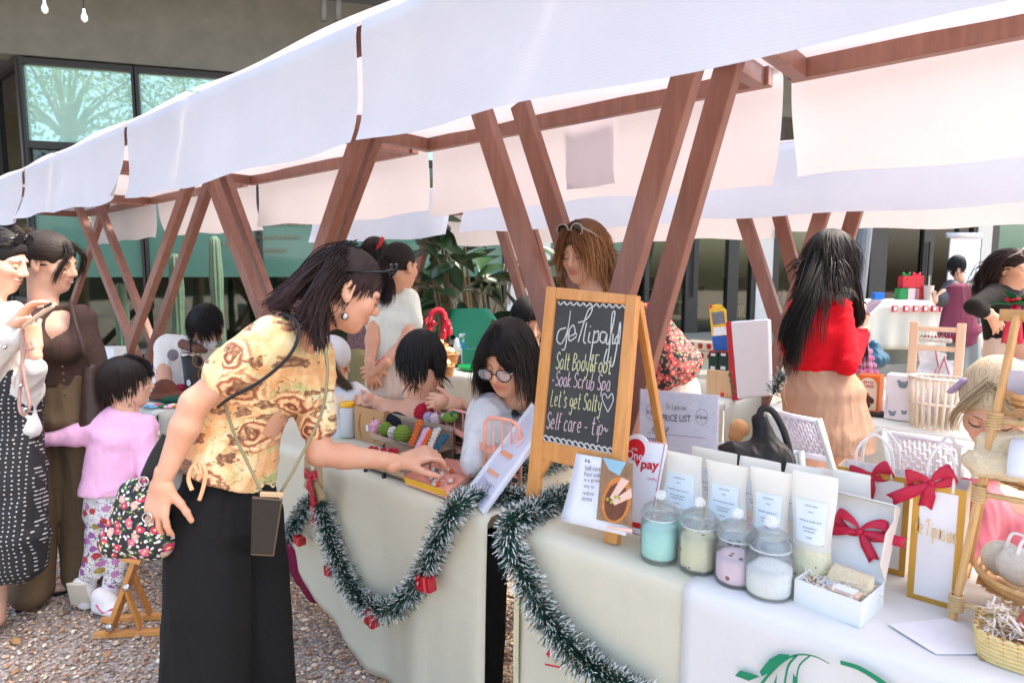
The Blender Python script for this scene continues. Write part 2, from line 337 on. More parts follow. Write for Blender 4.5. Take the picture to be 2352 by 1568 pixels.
def pebbles():
    """loose stones of the gravel where the camera sees them near"""
    N = 62000; r = RNG
    X = r.uniform(-4.6, .2, N); Y = r.uniform(-.1, 3.6, N)
    d = X*FWD[0]+Y*FWD[1]; lat = X*RGT[0]+Y*RGT[1]
    vis = (d > 1.3) & (np.abs(lat/d) < .86) & (d < 5.2); X = X[vis]; Y = Y[vis]; N = len(X)
    ico = np.array([(0, 0, 1), (.89, 0, .3), (.27, .85, .3), (-.72, .53, .3), (-.72, -.53, .3), (.27, -.85, .3), (0, 0, -.6)])
    fc = np.array([(0, 1, 2), (0, 2, 3), (0, 3, 4), (0, 4, 5), (0, 5, 1), (6, 2, 1), (6, 3, 2), (6, 4, 3), (6, 5, 4), (6, 1, 5)])
    s = np.clip(r.lognormal(math.log(.0068), .38, N), .003, .02); a = r.uniform(0, 6.28, N); sx = r.uniform(.7, 1.35, N); sz = r.uniform(.45, .9, N)
    v = ico[None]*(1+r.uniform(-.22, .22, (N, 7, 1)))*np.stack([s*sx, s/sx, s*sz], 1)[:, None]
    c_, s_ = np.cos(a)[:, None], np.sin(a)[:, None]
    W = np.stack([v[..., 0]*c_-v[..., 1]*s_+X[:, None], v[..., 0]*s_+v[..., 1]*c_+Y[:, None], v[..., 2]+(s*.25)[:, None]], -1).reshape(-1, 3)
    Fi = (fc[None]+(np.arange(N)*7)[:, None, None]).reshape(-1, 3)
    me = bpy.data.meshes.new('gravel'); me.vertices.add(len(W)); me.vertices.foreach_set('co', W.ravel())
    me.loops.add(Fi.size); me.loops.foreach_set('vertex_index', Fi.ravel()); me.polygons.add(len(Fi)); me.polygons.foreach_set('loop_start', np.arange(len(Fi))*3)
    me.update(); pal = np.array([(.42, .36, .31), (.30, .24, .2), (.36, .27, .22), (.55, .5, .45), (.2, .17, .15), (.46, .38, .32), (.33, .22, .17), (.62, .58, .54)])
    col = pal[r.integers(0, 8, N)]*r.uniform(.75, 1.15, (N, 1))*np.array((1.5, 1.3, 1.06)); col = np.repeat(np.concatenate([col, np.ones((N, 1))], 1), 7, 0)
    at = me.color_attributes.new('Col', 'FLOAT_COLOR', 'POINT'); at.data.foreach_set('color', col.ravel())
    me.materials.append(vcol('pebble', .8, .25)); o = mkobj('gravel', me); tag(o, 'loose brown and grey gravel stones covering the ground', 'gravel', kind='stuff')
pebbles()
# fallen leaves on the gravel
def leaf_mesh(name, L, W, mat, curl=.15, fold=.1, n=5):
    mb = MB()
    def fn(u, v):
        w = math.sin(math.pi*min(1, u*1.02)**.8)*W*(v-.5); return V3(w, u*L, curl*L*math.sin(u*2.6)*u+abs(v-.5)*fold*W*4*math.sin(math.pi*u))
    mb.grid(fn, n, 2); return mb.mesh(name, mat, smooth=True)
dl = leaf_mesh('dry_leaf', .045, .022, Mrgb('dry_leaf', 178, 130, 80, rough=.8), .4)
for i, (x, y) in enumerate([(270, 1428), (285, 1437), (25, 1550), (240, 1510), (385, 1535), (130, 1330), (45, 1478), (160, 1545), (345, 1490)]):
    o = mkobj('dry_leaf', dl); p = onz(x, y, .012); o.location = p; o.rotation_euler = (random.uniform(-.2, .2), random.uniform(-.2, .2), random.uniform(0, 6)); s = random.uniform(.7, 1.3); o.scale = (s, s, s)
    tag(o, 'small dry brown leaf lying on the gravel', 'leaf', 'dry leaves scattered on the gravel')
# ---------------------------------------------------------------- building behind
C0 = P(85, 630, 9.0); E1 = nrm(HF*math.cos(math.radians(74))+RGT*math.sin(math.radians(74))); NF = nrm(np.cross(E1, ZUP))
if np.dot(NF, FWD) > 0: NF = -NF
def fz(x, y): return onp(x, y, C0, NF)
def fp(x, y, out=0.): return fz(x, y)+NF*out
DARKF = Mrgb('dark_window_frame', 52, 50, 46, rough=.45)
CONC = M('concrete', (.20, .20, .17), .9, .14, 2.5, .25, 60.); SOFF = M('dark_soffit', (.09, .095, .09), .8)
def panemat(name, tint, refl=.12, keep=.75):
    if name in MATS: return MATS[name]
    m, t, b = newmat(name); t.nodes.remove(b)
    tr = t.nodes.new('ShaderNodeBsdfTransparent'); tr.inputs[0].default_value = (*[c*keep for c in tint], 1)
    gl = t.nodes.new('ShaderNodeBsdfGlossy'); gl.inputs['Roughness'].default_value = .03
    fr = t.nodes.new('ShaderNodeFresnel'); fr.inputs[0].default_value = 1.5
    n = noise(t, gcoord(t), .8, 2); fac = math_(t, 'ADD', math_(t, 'MULTIPLY', fr.outputs[0], 1.), refl)
    mx = t.nodes.new('ShaderNodeMixShader'); t.links.new(fac, mx.inputs[0]); t.links.new(tr.outputs[0], mx.inputs[1]); t.links.new(gl.outputs[0], mx.inputs[2])
    bp = t.nodes.new('ShaderNodeBump'); bp.inputs['Strength'].default_value = .02; t.links.new(n, bp.inputs['Height']); t.links.new(bp.outputs[0], gl.inputs['Normal'])
    t.links.new(mx.outputs[0], t.nodes['Material Output'].inputs[0]); MATS[name] = m; return m
def filmmat(name, col, rough=.12, var=.1, vs=1.2):
    if name in MATS: return MATS[name]
    m, t, b = newmat(name); n = noise(t, gcoord(t), vs, 3)
    t.links.new(ramp(t, n, [(.3, tuple(c*(1-var) for c in col)), (.7, tuple(min(1, c*(1+var)) for c in col))]), b.inputs['Base Color'])
    b.inputs['Roughness'].default_value = rough; b.inputs['Specular IOR Level'].default_value = .6; b.inputs['Coat Weight'].default_value = .4; MATS[name] = m; return m
def reflfilm():
    m, t, b = newmat('mint_window_film'); n = noise(t, gcoord(t), 1.6, 3); t.links.new(ramp(t, n, [(.3, (.42, .72, .60)), (.7, (.52, .82, .70))]), b.inputs['Base Color']); b.inputs['Roughness'].default_value = .4
    gl = t.nodes.new('ShaderNodeBsdfGlossy'); gl.inputs['Color'].default_value = (.72, .95, .84, 1); gl.inputs['Roughness'].default_value = .015; mx = t.nodes.new('ShaderNodeMixShader'); mx.inputs[0].default_value = .3
    t.links.new(b.outputs[0], mx.inputs[1]); t.links.new(gl.outputs[0], mx.inputs[2]); t.links.new(mx.outputs[0], t.nodes['Material Output'].inputs[0]); return m
MINT = reflfilm(); GREEN = filmmat('green_window_film', (.085, .205, .15), .12)
OLIVE = panemat('clear_pane', (.85, .9, .8), .03, .8); GPANE = panemat('green_pane', (.5, .75, .62), .05, .8)
bd = thing('building', 'grey concrete building with green filmed shop windows and dark frames behind the market', 'building', (*fz(1176, 784)[:2], 0))
def fquad(x0, y0, x1, y1): return [fz(x0, y0), fz(x1, y0), fz(x1, y1), fz(x0, y1)]
def fvert(xc, za, zb): return None
def frect(mb, xa, xb, za, zb, out, th, m=0):
    """box on the facade between image columns xa..xb (at eye level) and heights za..zb"""
    a = fz(xa, 630); b = fz(xb, 630); c = (a+b)/2; L = np.linalg.norm(b-a); e = nrm(b-a)
    mb.box((c[0]+NF[0]*(out-th/2), c[1]+NF[1]*(out-th/2), (za+zb)/2), (L, th, zb-za), (e, NF, ZUP), m)
def part(name, args, mat, parent=bd, label=None, **kw):
    mb = MB()
    for a in args: frect(mb, *a)
    return mb.build(name, mat, parent, label=label, **kw)
GZ = .32                                   # raised floor of the building
part('wall', [(-60, 2900, 4.42, 5.6, .0, .3)], CONC, bevel=.01)
for q in [(1732, 1768, GZ, 4.42, .08, .3), (2232, 2264, GZ, 4.42, .08, .3), (1163, 1262, GZ, 4.42, .05, .25)]: part('wall', [q], Mrgb('pale_render', 214, 212, 203, rough=.9, bump=.1))
# upper storey windows: frames are parts, panes sub-parts
MULL = [85, 332, 590, 850, 1155, 1480, 1570, 1740, 1770, 2000, 2055, 2230, 2270, 2600]
for k, (xa, xb) in enumerate([(90, 330), (345, 590), (605, 850), (865, 1155), (1170, 1480)]):
    f = part('window', [(xa-6, xa+1, .9, 4.38, .05, .1), (xa, xb, 4.3, 4.38, .05, .1), (xa, xb, 3.17, 3.27, .05, .1), (xa, xb, 2.72, 2.8, .05, .1), (xb, xb+6, .9, 4.38, .05, .1)], DARKF)
    part('pane', [(xa, xb, 3.27, 4.3, -.02, .02)], MINT, f); part('pane', [(xa, xb, 2.8, 3.17, -.02, .02)], GPANE, f)
    part('sign_panel', [(xa, xb, 1.38, 2.72, .0, .02)], GREEN, f); part('pane', [(xa, xb, .32, 1.38, -.02, .02)], GPANE, f)
DK = [(1478, 1488), (1572, 1600), (1668, 1692), (1722, 1733), (1768, 1784), (1992, 2030), (2112, 2135), (2190, 2204), (2224, 2232), (2264, 2282)]
f = part('glass_door', [(a, b, GZ, 4.4, .06, .1) for a, b in DK]+[(1488, 1990, 2.95, 3.1, .055, .09), (2030, 2224, 2.95, 3.1, .055, .09)], DARKF)
for xa, xb in [(1488, 1572), (1600, 1668), (1692, 1722), (1784, 1992), (2030, 2112), (2135, 2190), (2204, 2224)]: part('pane', [(xa, xb, GZ, 2.95, 0, .012)], OLIVE, f)
for q in [(1584, 1587, 1.0, 2.1, .12, .03), (2120, 2123, 1.0, 2.1, .12, .03)]: part('door_handle', [q], Mrgb('handle_black', 30, 30, 30, rough=.3), f)
part('sign_panel', [(2282, 2600, GZ, 4.4, .0, .04)], GREEN)
# return face at the far left
E2 = nrm(-(HF*math.cos(math.radians(-51))+RGT*math.sin(math.radians(-51)))); L0 = fz(85, 630); E2 = -E2
def rface(mb, s0, s1, za, zb, out, th):
    n2 = nrm(np.cross(ZUP, E2)); c = L0+E2*(s0+s1)/2+n2*(out-th/2); mb.box((c[0], c[1], (za+zb)/2), (s1-s0, th, zb-za), (E2, n2, ZUP))
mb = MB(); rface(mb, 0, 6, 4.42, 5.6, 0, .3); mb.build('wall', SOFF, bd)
mb = MB()
for s in (0, 1.35, 2.7, 4.): rface(mb, s, s+.09, 0, 4.4, .05, .1)
for z in (4.32, 2.75, 1.0): rface(mb, 0, 4, z, z+.09, .045, .09)
fr = mb.build('window', DARKF, bd)
for s in (0.09, 1.44, 2.79):
    for za, zb in ((2.84, 4.32), (1.09, 2.75), (.1, 1.)): mb = MB(); rface(mb, s, s+1.26, za, zb, -.02, .012); mb.build('pane', panemat('dark_pane', (.35, .4, .38), .06, .6), fr)
# roof overhang with steel tubes, and the room behind the glass
mb = MB(); c = fz(1000, 630)+NF*.8; mb.box((c[0], c[1], 6.0), (34, 5.2, .2), (E1, NF, ZUP)); mb.build('roof_overhang', SOFF, bd)
STEEL = Mrgb('grey_steel', 120, 124, 122, rough=.45, metal=.3)
for i, (a, b) in enumerate([((585, 5), (900, 32)), ((770, 40), (840, 5)), ((0, 40), (330, -20))]): mb = MB(); mb.bar(fp(*a, 1.4)+ZUP*.3, fp(*b, 1.4)+ZUP*.3, .08, .08); mb.build('steel_beam', STEEL, bd)
for x in (745, 775): mb = MB(); mb.tube([fp(x, 20, .9), fp(x, 100, .9)], .05, 10); mb.build('steel_post', STEEL, bd, smooth=True)
mb = MB(); c = fz(1300, 630)-NF*4.; mb.box((c[0], c[1], 2.4), (26, .1, 4.6), (E1, NF, ZUP)); mb.build('inner_wall', M('olive_inner_wall', (.30, .28, .17), .9, .15, .7), bd)
mb = MB(); c = fz(1300, 630)-NF*2.1; mb.box((c[0], c[1], GZ-.05), (26, 4.1, .1), (E1, NF, ZUP)); mb.build('floor_slab', M('inner_floor', (.2, .19, .17), .5), bd)
mb = MB(); c = fz(1300, 630)-NF*2.1; mb.box((c[0], c[1], 4.75), (26, 4.1, .1), (E1, NF, ZUP)); mb.build('inner_ceiling', M('inner_ceiling', (.35, .34, .32), .9), bd)
mb = MB()
text_on(mb, 'ATION', fp(196, 517, .03), fp(288, 513, .03), fp(196, 494, .03), bold=.02); mb.build('lettering', Mrgb('gold_letters', 235, 225, 160, rough=.4), bd)
mb = MB()
for i, (x0, x1, y) in enumerate([(570, 715, 515), (590, 690, 545), (585, 660, 575), (500, 600, 560)]):
    p = fp(x0, y, .03); e = fp(x1, y, .03)-p
    for k in range(9): q = p+e*(k/9); mb.box(q+e*.04, (np.linalg.norm(e)/9*random.uniform(.5, .8), .004, .05), (nrm(e), NF, ZUP))
mb.build('small_print', Mrgb('faded_print', 120, 120, 95, rough=.5), bd)['kind'] = 'stuff'
# things inside, seen dimly through the panes
def shelfish(xa, xb, za, zb, back, mat, nm='interior_furniture'):
    mb = MB(); frect(mb, xa, xb, za, zb, -back, .5); return mb.build(nm, mat, bd)
shelfish(2050, 2120, .3, 2.6, 3.2, M('inner_dark', (.05, .04, .035), .7)); shelfish(600, 800, .3, 1.15, 1.5, M('inner_counter', (.35, .28, .12), .7))
shelfish(380, 480, .3, 1.1, 1.2, M('inner_teal', (.06, .2, .2), .5)); shelfish(1490, 1700, 1.08, 1.16, 1.2, M('inner_dark', (.05, .04, .035), .7))
for k, x in enumerate([1500, 1545, 1610, 1660, 1800, 1850, 1910]):
    mb = MB(); b0 = fz(x, 630)-NF*random.uniform(1., 2.2); b0[2] = GZ
    mb.box(b0+ZUP*.47, (.42, .42, .05), (E1, NF, ZUP)); mb.box(b0+ZUP*.78-NF*.2, (.42, .04, .5), (E1, NF, ZUP))
    for sx in (-1, 1):
        for sy in (-1, 1): mb.bar(b0+E1*.18*sx+NF*.18*sy+ZUP*.45, b0+E1*.2*sx+NF*.2*sy, .03, .03)
    single('indoor_chair', ('yellow' if k == 0 else 'dark')+' chair standing inside the glass-walled room', 'chair', mb, Mrgb('chair_yellow', 200, 160, 40) if k == 0 else Mrgb('chair_dark', 45, 42, 40), 'chairs inside the building' if k else None)
# steps up to the glass doors
for k, (yp, z) in enumerate([(804, GZ), (838, .16)]):
    mb = MB(); a = onz(2030, yp, z); u = nrm(E1-ZUP*E1[2]); n = NF
    mb.box(a-n*2.2+u*2-ZUP*z/2, (15, 4.4, z), (u, n, ZUP)); tag(mb.build('step', Mrgb('step_stone', 128, 130, 122, rough=.85, bump=.1), bevel=.01), kind='structure')
# leaning steel column
mb = MB(); a = onz(1950, 840, 0); a = P(1950, 800, 9.0); a[2] = .32; b = P(1985, 470, 9.0); mb.tube([a, b], .14, 16); mb.box((a[0], a[1], .33), (.4, .4, .02))
single('steel_column', 'thick grey leaning steel column in front of the glass doors', 'column', mb, Mrgb('column_grey', 96, 102, 106, rough=.5), smooth=False)
# hanging light bulbs top left
for x, y in ((102, 14), (193, 34)):
    mb = MB(); p = P(x, y, 6.); mb.tube([p+ZUP*.9, p+ZUP*.05], .006, 6, m=1); mb.lathe([(.012, .05), (.014, .02), (.03, -.02), (.028, -.05), (.01, -.07)], 12, p, m=0)
    single('hanging_bulb', 'small white unlit bulb hanging from its cord top left', 'light bulb', mb, [Mrgb('bulb_white', 215, 220, 215, rough=.2), DARKF], 'hanging bulbs', smooth=True)
# ---------------------------------------------------------------- cacti and rubber plants before the building
def cactus(x, ytop, Z, r, lab):
    b = P(x, 700, Z); b[2] = 0; top = P(x, ytop, Z)[2]; mb = MB(); nr = 9
    n = 14; prof = [(r*(.9+.1*math.sin(i*1.3)), top*i/n) for i in range(n)]+[(r*.75, top*.985), (r*.3, top*1.005)]
    mb.lathe(prof, 36, b, wob=lambda a, z: 1+.16*math.cos(nr*a))
    root = thing('cactus', lab, 'cactus', b, group='cacti before the building')
    mb.build('stem', Mrgb('cactus_green', 84, 108, 88, rough=.7, var=.2), root, smooth=True)
    mb = MB(); mb.lathe([(r*1.6, 0), (r*1.9, .25), (r*1.9, .28), (r*1.6, .27)], 20, b); mb.build('pot', Mrgb('pot_grey', 110, 105, 98), root, smooth=True)
cactus(500, 545, 6.4, .06, 'tallest ribbed green cactus standing before the green shop window')
cactus(408, 585, 6.6, .065, 'pale ribbed cactus left of the tallest cactus'); cactus(278, 652, 6.2, .06, 'short slim cactus seen between the left stall posts')
cactus(405, 790, 5.2, .07, 'low dark cactus behind the seated masked seller')
def rubber(label, base, pts, lmin, lmax, seed):
    rr = random.Random(seed); root = thing('rubber_plant', label, 'plant', base)
    LM = Mrgb('rubber_leaf', 52, 76, 50, rough=.32, var=.25, vs=6.); lm = [leaf_mesh('leaf', 1., .5, LM, .12, .12, 7) for _ in range(3)]
    mb = MB(); b = np.array(base)
    for q in pts[::4]: mb.tube(spline([b, lerp(b, q, .5)+V3(.05, 0, .1), q], 4), [.02]*5+[.012]*4, 7)
    mb.build('stem', Mrgb('plant_stem', 96, 84, 60, rough=.8), root, smooth=True)
    for q in pts:
        o = mkobj('leaf', rr.choice(lm), root); o.location = np.array(q)-b; L = rr.uniform(lmin, lmax); o.scale = (L, L, L)
        o.rotation_euler = (rr.uniform(-1.3, .2), rr.uniform(-.6, .6), rr.uniform(0, 6.28))
rr = random.Random(3)
rubber('tall rubber plant with big drooping dark leaves beside the row of stalls', V3(*P(1010, 700, 5.6)[:2], 0), [P(rr.gauss(1012, 26), rr.uniform(440, 700), 5.6+rr.uniform(-.3, .3)) for _ in range(46)], .22, .34, 1)
rubber('low broad-leaved rubber plant behind the open green box', V3(*P(1130, 720, 5.4)[:2], 0), [P(rr.uniform(1060, 1255), rr.uniform(640, 735), 5.4+rr.uniform(-.3, .3)) for _ in range(20)], .26, .38, 2)
rubber('dark leafy plant behind the gap between the stall cloths', V3(*P(1090, 720, 7.4)[:2], 0), [P(rr.uniform(985, 1260), rr.uniform(395, 640), 7.4+rr.uniform(-.3, .3)) for _ in range(30)], .3, .45, 4)
# trees across the yard, behind the camera: they show only as reflections in the upper windows
def tree(label, base, top, rad, seed):
    rr = np.random.default_rng(seed); root = thing('tree', label, 'tree', base, group='trees across the yard'); b = np.array(base); c = b+ZUP*top; mb = MB(); mb.tube(spline([b, b+V3(.1, .1, top*.4), c-ZUP*rad*.4], 5), list(np.linspace(.2, .1, 11)), 10)
    ends = [c+nrm(rr.normal(0, 1, 3))*rad*rr.uniform(.4, .95) for _ in range(26)]
    for e in ends: mb.tube(spline([c-ZUP*rad*.5, lerp(c-ZUP*rad*.5, e, .5)+V3(0, 0, .2), e], 4), list(np.linspace(.08, .015, 9)), 6)
    mb.build('trunk', Mrgb('bark', 92, 78, 64, rough=.9), root, smooth=True); N = 2600; e = np.array(ends)[rr.integers(0, 26, N)]; p = e+rr.normal(0, rad*.2, (N, 3)); a = rr.normal(0, 1, (N, 3)); a /= np.linalg.norm(a, axis=1)[:, None]; q = np.cross(a, rr.normal(0, 1, (N, 3))); q /= np.linalg.norm(q, axis=1)[:, None]; s = rr.uniform(.06, .13, (N, 1))
    V = np.stack([p-a*s, p+q*s*.4, p+a*s, p-q*s*.4], 1).reshape(-1, 3); me = bpy.data.meshes.new('crown'); me.from_pydata((V-b).tolist(), [], (np.arange(N*4).reshape(-1, 4)).tolist()); me.materials.append(Mrgb('tree_leaf', 90, 116, 60, rough=.6)); o = mkobj('crown', me, root); o['kind'] = 'stuff'
for k, (x, y, dd, lab) in enumerate(((150, 230, 13., 'leafy tree across the yard reflected in the first upper window'), (430, 260, 15., 'leafy tree across the yard reflected in the second upper window'))):
    q = fz(x, y); d = nrm(q-CAM); r_ = d-2*np.dot(d, NF)*NF; t_ = q+r_*dd; tree(lab, (t_[0], t_[1], 0), max(4.5, t_[2]), 2.3, k+1)
# ---------------------------------------------------------------- market stalls
POST = wood('stall_wood', lin(122, 82, 70), lin(152, 106, 92), (9, 9, 1.0), .42)
def fabricmat():
    m, t, b = newmat('stall_fabric'); co = gcoord(t)
    rib = nd(t, 'ShaderNodeTexWave', bands_direction='Z'); rib.inputs['Scale'].default_value = 38.; rib.inputs['Distortion'].default_value = .6; t.links.new(co, rib.inputs[0])
    n = noise(t, co, 2.2, 4); c = ramp(t, n, [(.3, (.62, .628, .655)), (.7, (.68, .688, .71))])
    t.links.new(c, b.inputs['Base Color']); b.inputs['Roughness'].default_value = .6; b.inputs['Specular IOR Level'].default_value = .3
    h = math_(t, 'ADD', math_(t, 'MULTIPLY', rib.outputs[1], .05), math_(t, 'MULTIPLY', noise(t, mapping(t, co, (3, 3, .7)), 3., 3), 1.5)); h = math_(t, 'ADD', h, math_(t, 'MULTIPLY', noise(t, mapping(t, co, (1.2, 1.2, .35), (0, .5, 0)), 7., 4, dist=1.), 1.6)); bumpit(t, b, h, .22, .012)
    tr = t.nodes.new('ShaderNodeBsdfTranslucent'); tr.inputs[0].default_value = (.80, .72, .76, 1)
    mx = t.nodes.new('ShaderNodeMixShader'); mx.inputs[0].default_value = .18
    t.links.new(b.outputs[0], mx.inputs[1]); t.links.new(tr.outputs[0], mx.inputs[2]); t.links.new(mx.outputs[0], t.nodes['Material Output'].inputs[0]); return m
FAB = fabricmat()
def hang(mb, X0, X1, Y, ztop, zbot, sgn, seed, nu=28, nv=12, lean=.02, tilt=0.):
    """cloth hanging from a beam: rolls over the top, hangs, and kicks out a little at the hem and the ends"""
    rr = random.Random(seed); ph = [rr.uniform(0, 6) for _ in range(4)]
    def fn(u, v):
        x = X0+(X1-X0)*u; s = v*1.0
        if s < .12: a = s/.12*math.pi/2; y = Y-sgn*.05*(1-math.sin(a)); z = ztop-.05*(1-math.cos(a)); dn = 0
        else: dn = (s-.12)/.88; y = Y+sgn*.0; z = (ztop-.05)+(zbot-ztop+.05)*dn
        edge = math.exp(-min(u, 1-u)*28)
        y += sgn*(lean*dn**2*1.5+.012*dn*math.sin(u*9+ph[0])+.006*dn*math.sin(u*23+ph[1])+edge*.05*dn**2*math.sin(ph[2]*3+dn*2.))
        z += .012*math.sin(u*5+ph[3])*dn + .008*math.sin(u*17+ph[1])*dn
        return V3(x+(.03*dn*dn*math.sin(ph[2]) if u < .02 or u > .98 else 0), y, z)
    mb.grid(fn, nu, nv)
def stall(label, X0, X1, Yf, Yb, z, front, back_z, posts, seed, pw=.085, front_z=1.83, lowlegs=True, fold=True):
    """posts: list of (Y, (x,y), (x,y)) beam centre lines read in the photograph on the plane Y"""
    root = thing('market_stall', label, 'stall', ((X0+X1)/2, (Yf+Yb)/2, 0), group='white-canopied stalls with brown crossed legs')
    for y in (Yf+.05, Yb-.05): mb = MB(); mb.bar(V3(X0+.02, y, z-.03), V3(X1-.02, y, z-.03), .07, .05); mb.build('beam', POST, root, bevel=.004)
    for x in (X0+.06, X1-.06): mb = MB(); mb.bar(V3(x, Yf+.076, z-.032), V3(x, Yb-.076, z-.032), .07, .05); mb.build('beam', POST, root, bevel=.004)
    for (Y, pa, pb) in posts:
        Y = Y+(.029 if pb[0] > pa[0] else -.029); a = ony(*pa, Y); b = ony(*pb, Y); d = (b-a)/(a[2]-b[2]); top = a-d*(z-.012-a[2]); bot = a+d*(a[2]-.0); mb = MB()
        mb.bar(top, bot, .055, pw, (0, 1, 0)); mb.build('leg', POST, root, bevel=.005)
    Ys = sorted({p[0] for p in posts})
    mb = MB()
    def rf(u, v):
        x = X0+(X1-X0)*u; y = Yf-.02+(Yb-Yf+.04)*v; return V3(x, y, z+.008-.02*math.sin(math.pi*v)*math.sin(math.pi*u)+.008*math.sin(u*11+seed))
    mb.grid(rf, 24, 14); cn = mb.build('canopy', FAB, root, smooth=True)
    mb = MB(); hang(mb, X0, X1, Yb+.03, z+.01, back_z, 1, seed+3); mb.build('back_valance', FAB, cn, smooth=True)
    if front: mb = MB(); hang(mb, front[0], front[1], Yf-.03, z+.012, front_z, -1, seed+9); mb.build('front_valance', FAB, cn, smooth=True)
    return root
ZR = 2.19
stall('near stall canopy over the salt jars and gift boxes at right', -.84, 1.25, 1.22, 2.55, ZR, (-1.64, .55), 1.785, [], 1, front_z=1.808)
stall('stall with the widest white canopy behind the chalkboard, its brown double legs in a V', -2.88, -.87, 1.22, 2.55, ZR, (-3.62, -1.665), 1.775,
      [(1.95, (1102, 242), (1210, 576)), (1.95, (1589, 134), (1459, 576)), (2.2, (1192, 228), (1303, 576)), (2.2, (1686, 112), (1555, 576))], 2, .085, 1.803)
stall('stall behind the woman in the floral blouse, dark brown legs meeting at her back', -4.98, -2.92, 1.22, 2.55, ZR, (-5.70, -3.66), 1.80,
      [(1.95, (497, 441), (590, 690)), (1.95, (825, 320), (738, 576)), (2.07, (530, 441), (615, 680)), (2.07, (858, 320), (770, 560))], 3, .09, 1.815)
stall('stall behind the toddler with two crossed leg pairs', -7.1, -5.02, 1.22, 2.55, ZR, (-7.72, -5.78), 1.80,
      [(1.95, (192, 504), (295, 769)), (1.95, (427, 441), (332, 706)), (2.15, (237, 494), (343, 769)), (2.15, (474, 441), (361, 769))], 4, .085, 1.80)
stall('farthest stall at the left edge behind the brown-haired woman', -9.3, -7.15, 1.22, 2.55, ZR, (-9.9, -7.85), 1.8, [(2.3, (233, 497), (179, 663))], 5, .085, 1.8)
X1 = lambda x, y, Y: ony(x, y, Y)[0]
Y2, Y2b = 3.62, 4.95; z2 = 2.13
e1, e2, e3 = X1(1076, 520, Y2), X1(1606, 506, Y2), X1(2360, 480, Y2)
stall('back-row stall seen between the chalkboard and the rubber plant', e1, e2-.03, Y2, Y2b, z2, (e1, e2-.03), 1.70, [(3.9, (1152, 530), (1205, 702)), (4.2, (1223, 527), (1259, 647))], 6, .08, 1.735)
stall('back-row stall over the woman in the red sweater', e2, e2+2.05, Y2, Y2b, z2, (e2, e2+2.6), 1.73, [(3.5+.35, (1711, 508), (1791, 756)), (3.85, (1885, 498), (1858, 584)), (4.15, (1792, 502), (1828, 637)), (4.15, (1962, 493), (1935, 584))], 7, .08, 1.74)
stall('back-row stall at the right edge above the far display table', e2+2.09, e2+4.2, Y2, Y2b, z2, (e2+2.63, e2+4.6), 1.73, [], 8, .08, 1.74)
stall('back-row stall left of the rubber plant, behind the ponytailed visitor', e1-2.15, e1-.13, Y2, Y2b, z2, (e1-2.2, X1(1040, 500, Y2)), 1.73, [(3.9, (988, 520), (948, 665)), (3.9, (850, 532), (880, 620))], 9, .08, 1.735)
# notice sheet taped behind the valance
mb = MB(); cs = [onp(x, y, (0, 2.612, 0), (0, 1, 0)) for x, y in ((1312, 293), (1422, 272), (1417, 420), (1304, 436))]
mb.grid(lambda u, v: lerp(lerp(cs[0], cs[1], u), lerp(cs[3], cs[2], u), v)+V3(.006*math.sin(v*6), -.006+.004*math.sin(u*5), 0), 6, 8)
single('notice_sheet', 'lilac paper notice hanging inside the white back cloth behind the V legs', 'notice', mb, M('notice_paper', (.8, .78, .86), .8, .03, transl=.72), solid=.001)
# ---------------------------------------------------------------- tables and cloths
CLOTH = weave('cream_cloth', (.74, .69, .52), 1500., .05, bump=.08, transl=.12, slub=.025); WCL = weave('white_cloth', (.72, .695, .65), 1600., .03, bump=.06, slub=.02)
BCL = weave('pale_back_cloth', (.66, .67, .58), 700., .06); TLEG = Mrgb('table_steel', 150, 150, 150, rough=.35, metal=.7); PLY = Mrgb('table_top_board', 150, 140, 120)
def folding_table(label, X0, X1, Y0, Y1, group='folding tables under the cloths'):
    root = thing('folding_table', label, 'table', ((X0+X1)/2, (Y0+Y1)/2, 0), group=group)
    mb = MB(); mb.box(((X0+X1)/2, (Y0+Y1)/2, T-.03), (X1-X0-.03, Y1-Y0-.03, .04)); mb.build('table_top', PLY, root, bevel=.004)
    for x in (X0+.12, X1-.12):
        for y in (Y0+.08, Y1-.08): mb = MB(); mb.tube([(x, y, T-.05), (x+(.05 if x > (X0+X1)/2 else -.05), y, 0)], .014, 8); mb.build('leg', TLEG, root, smooth=True)
def cloth_over(label, X0, X1, Y0, Y1, zt, zbot, mat, seed, back=.25, name='tablecloth', cat='tablecloth', group=None, wavy=1., sides=2, nx=60):
    """cloth with a rounded front edge and a hanging front whose hem follows zbot(x)"""
    rr = random.Random(seed); ph = [rr.uniform(0, 6.28) for _ in range(5)]; mb = MB()
    def prof(x, s):                                    # s 0..1 back to hem
        n = .42
        if s < n: q = s/n; return Y1-(Y1-Y0-.02)*q, zt+.0015*math.sin(x*17+q*9)
        s2 = (s-n)/(1-n); zb = zbot(x); a = min(1, s2/.06)
        if s2 < .06: return Y0+.02-.02*math.sin(a*math.pi/2), zt-.02*(1-math.cos(a*math.pi/2))
        d = (s2-.06)/.94; fold = wavy*(d**.8)*(.016*math.sin(x*9+ph[0]+.5*d)+.010*math.sin(x*21+ph[1])+.004*math.sin(x*47+ph[2]))
        return Y0+fold-.012*d, zt-.02+(zb-zt+.02)*d
    def fn(u, v):
        x = X0+(X1-X0)*u; y, z = prof(x, v); return V3(x, y, z)
    mb.grid(fn, nx, 40)
    if sides:
        for x, sg in ((X0, -1), (X1, 1))[:sides]:
            def fs(u, v, x=x, sg=sg):
                y = Y0+.01+(Y1-Y0-.02)*u; return V3(x+sg*(.02*v*(1+.6*math.sin(y*14+ph[3]))*wavy), y, zt-(zt-zbot(x))*v)
            mb.grid(fs, 14, 14)
    return single(name, label, cat, mb, mat, group, smooth=True, solid=.002)
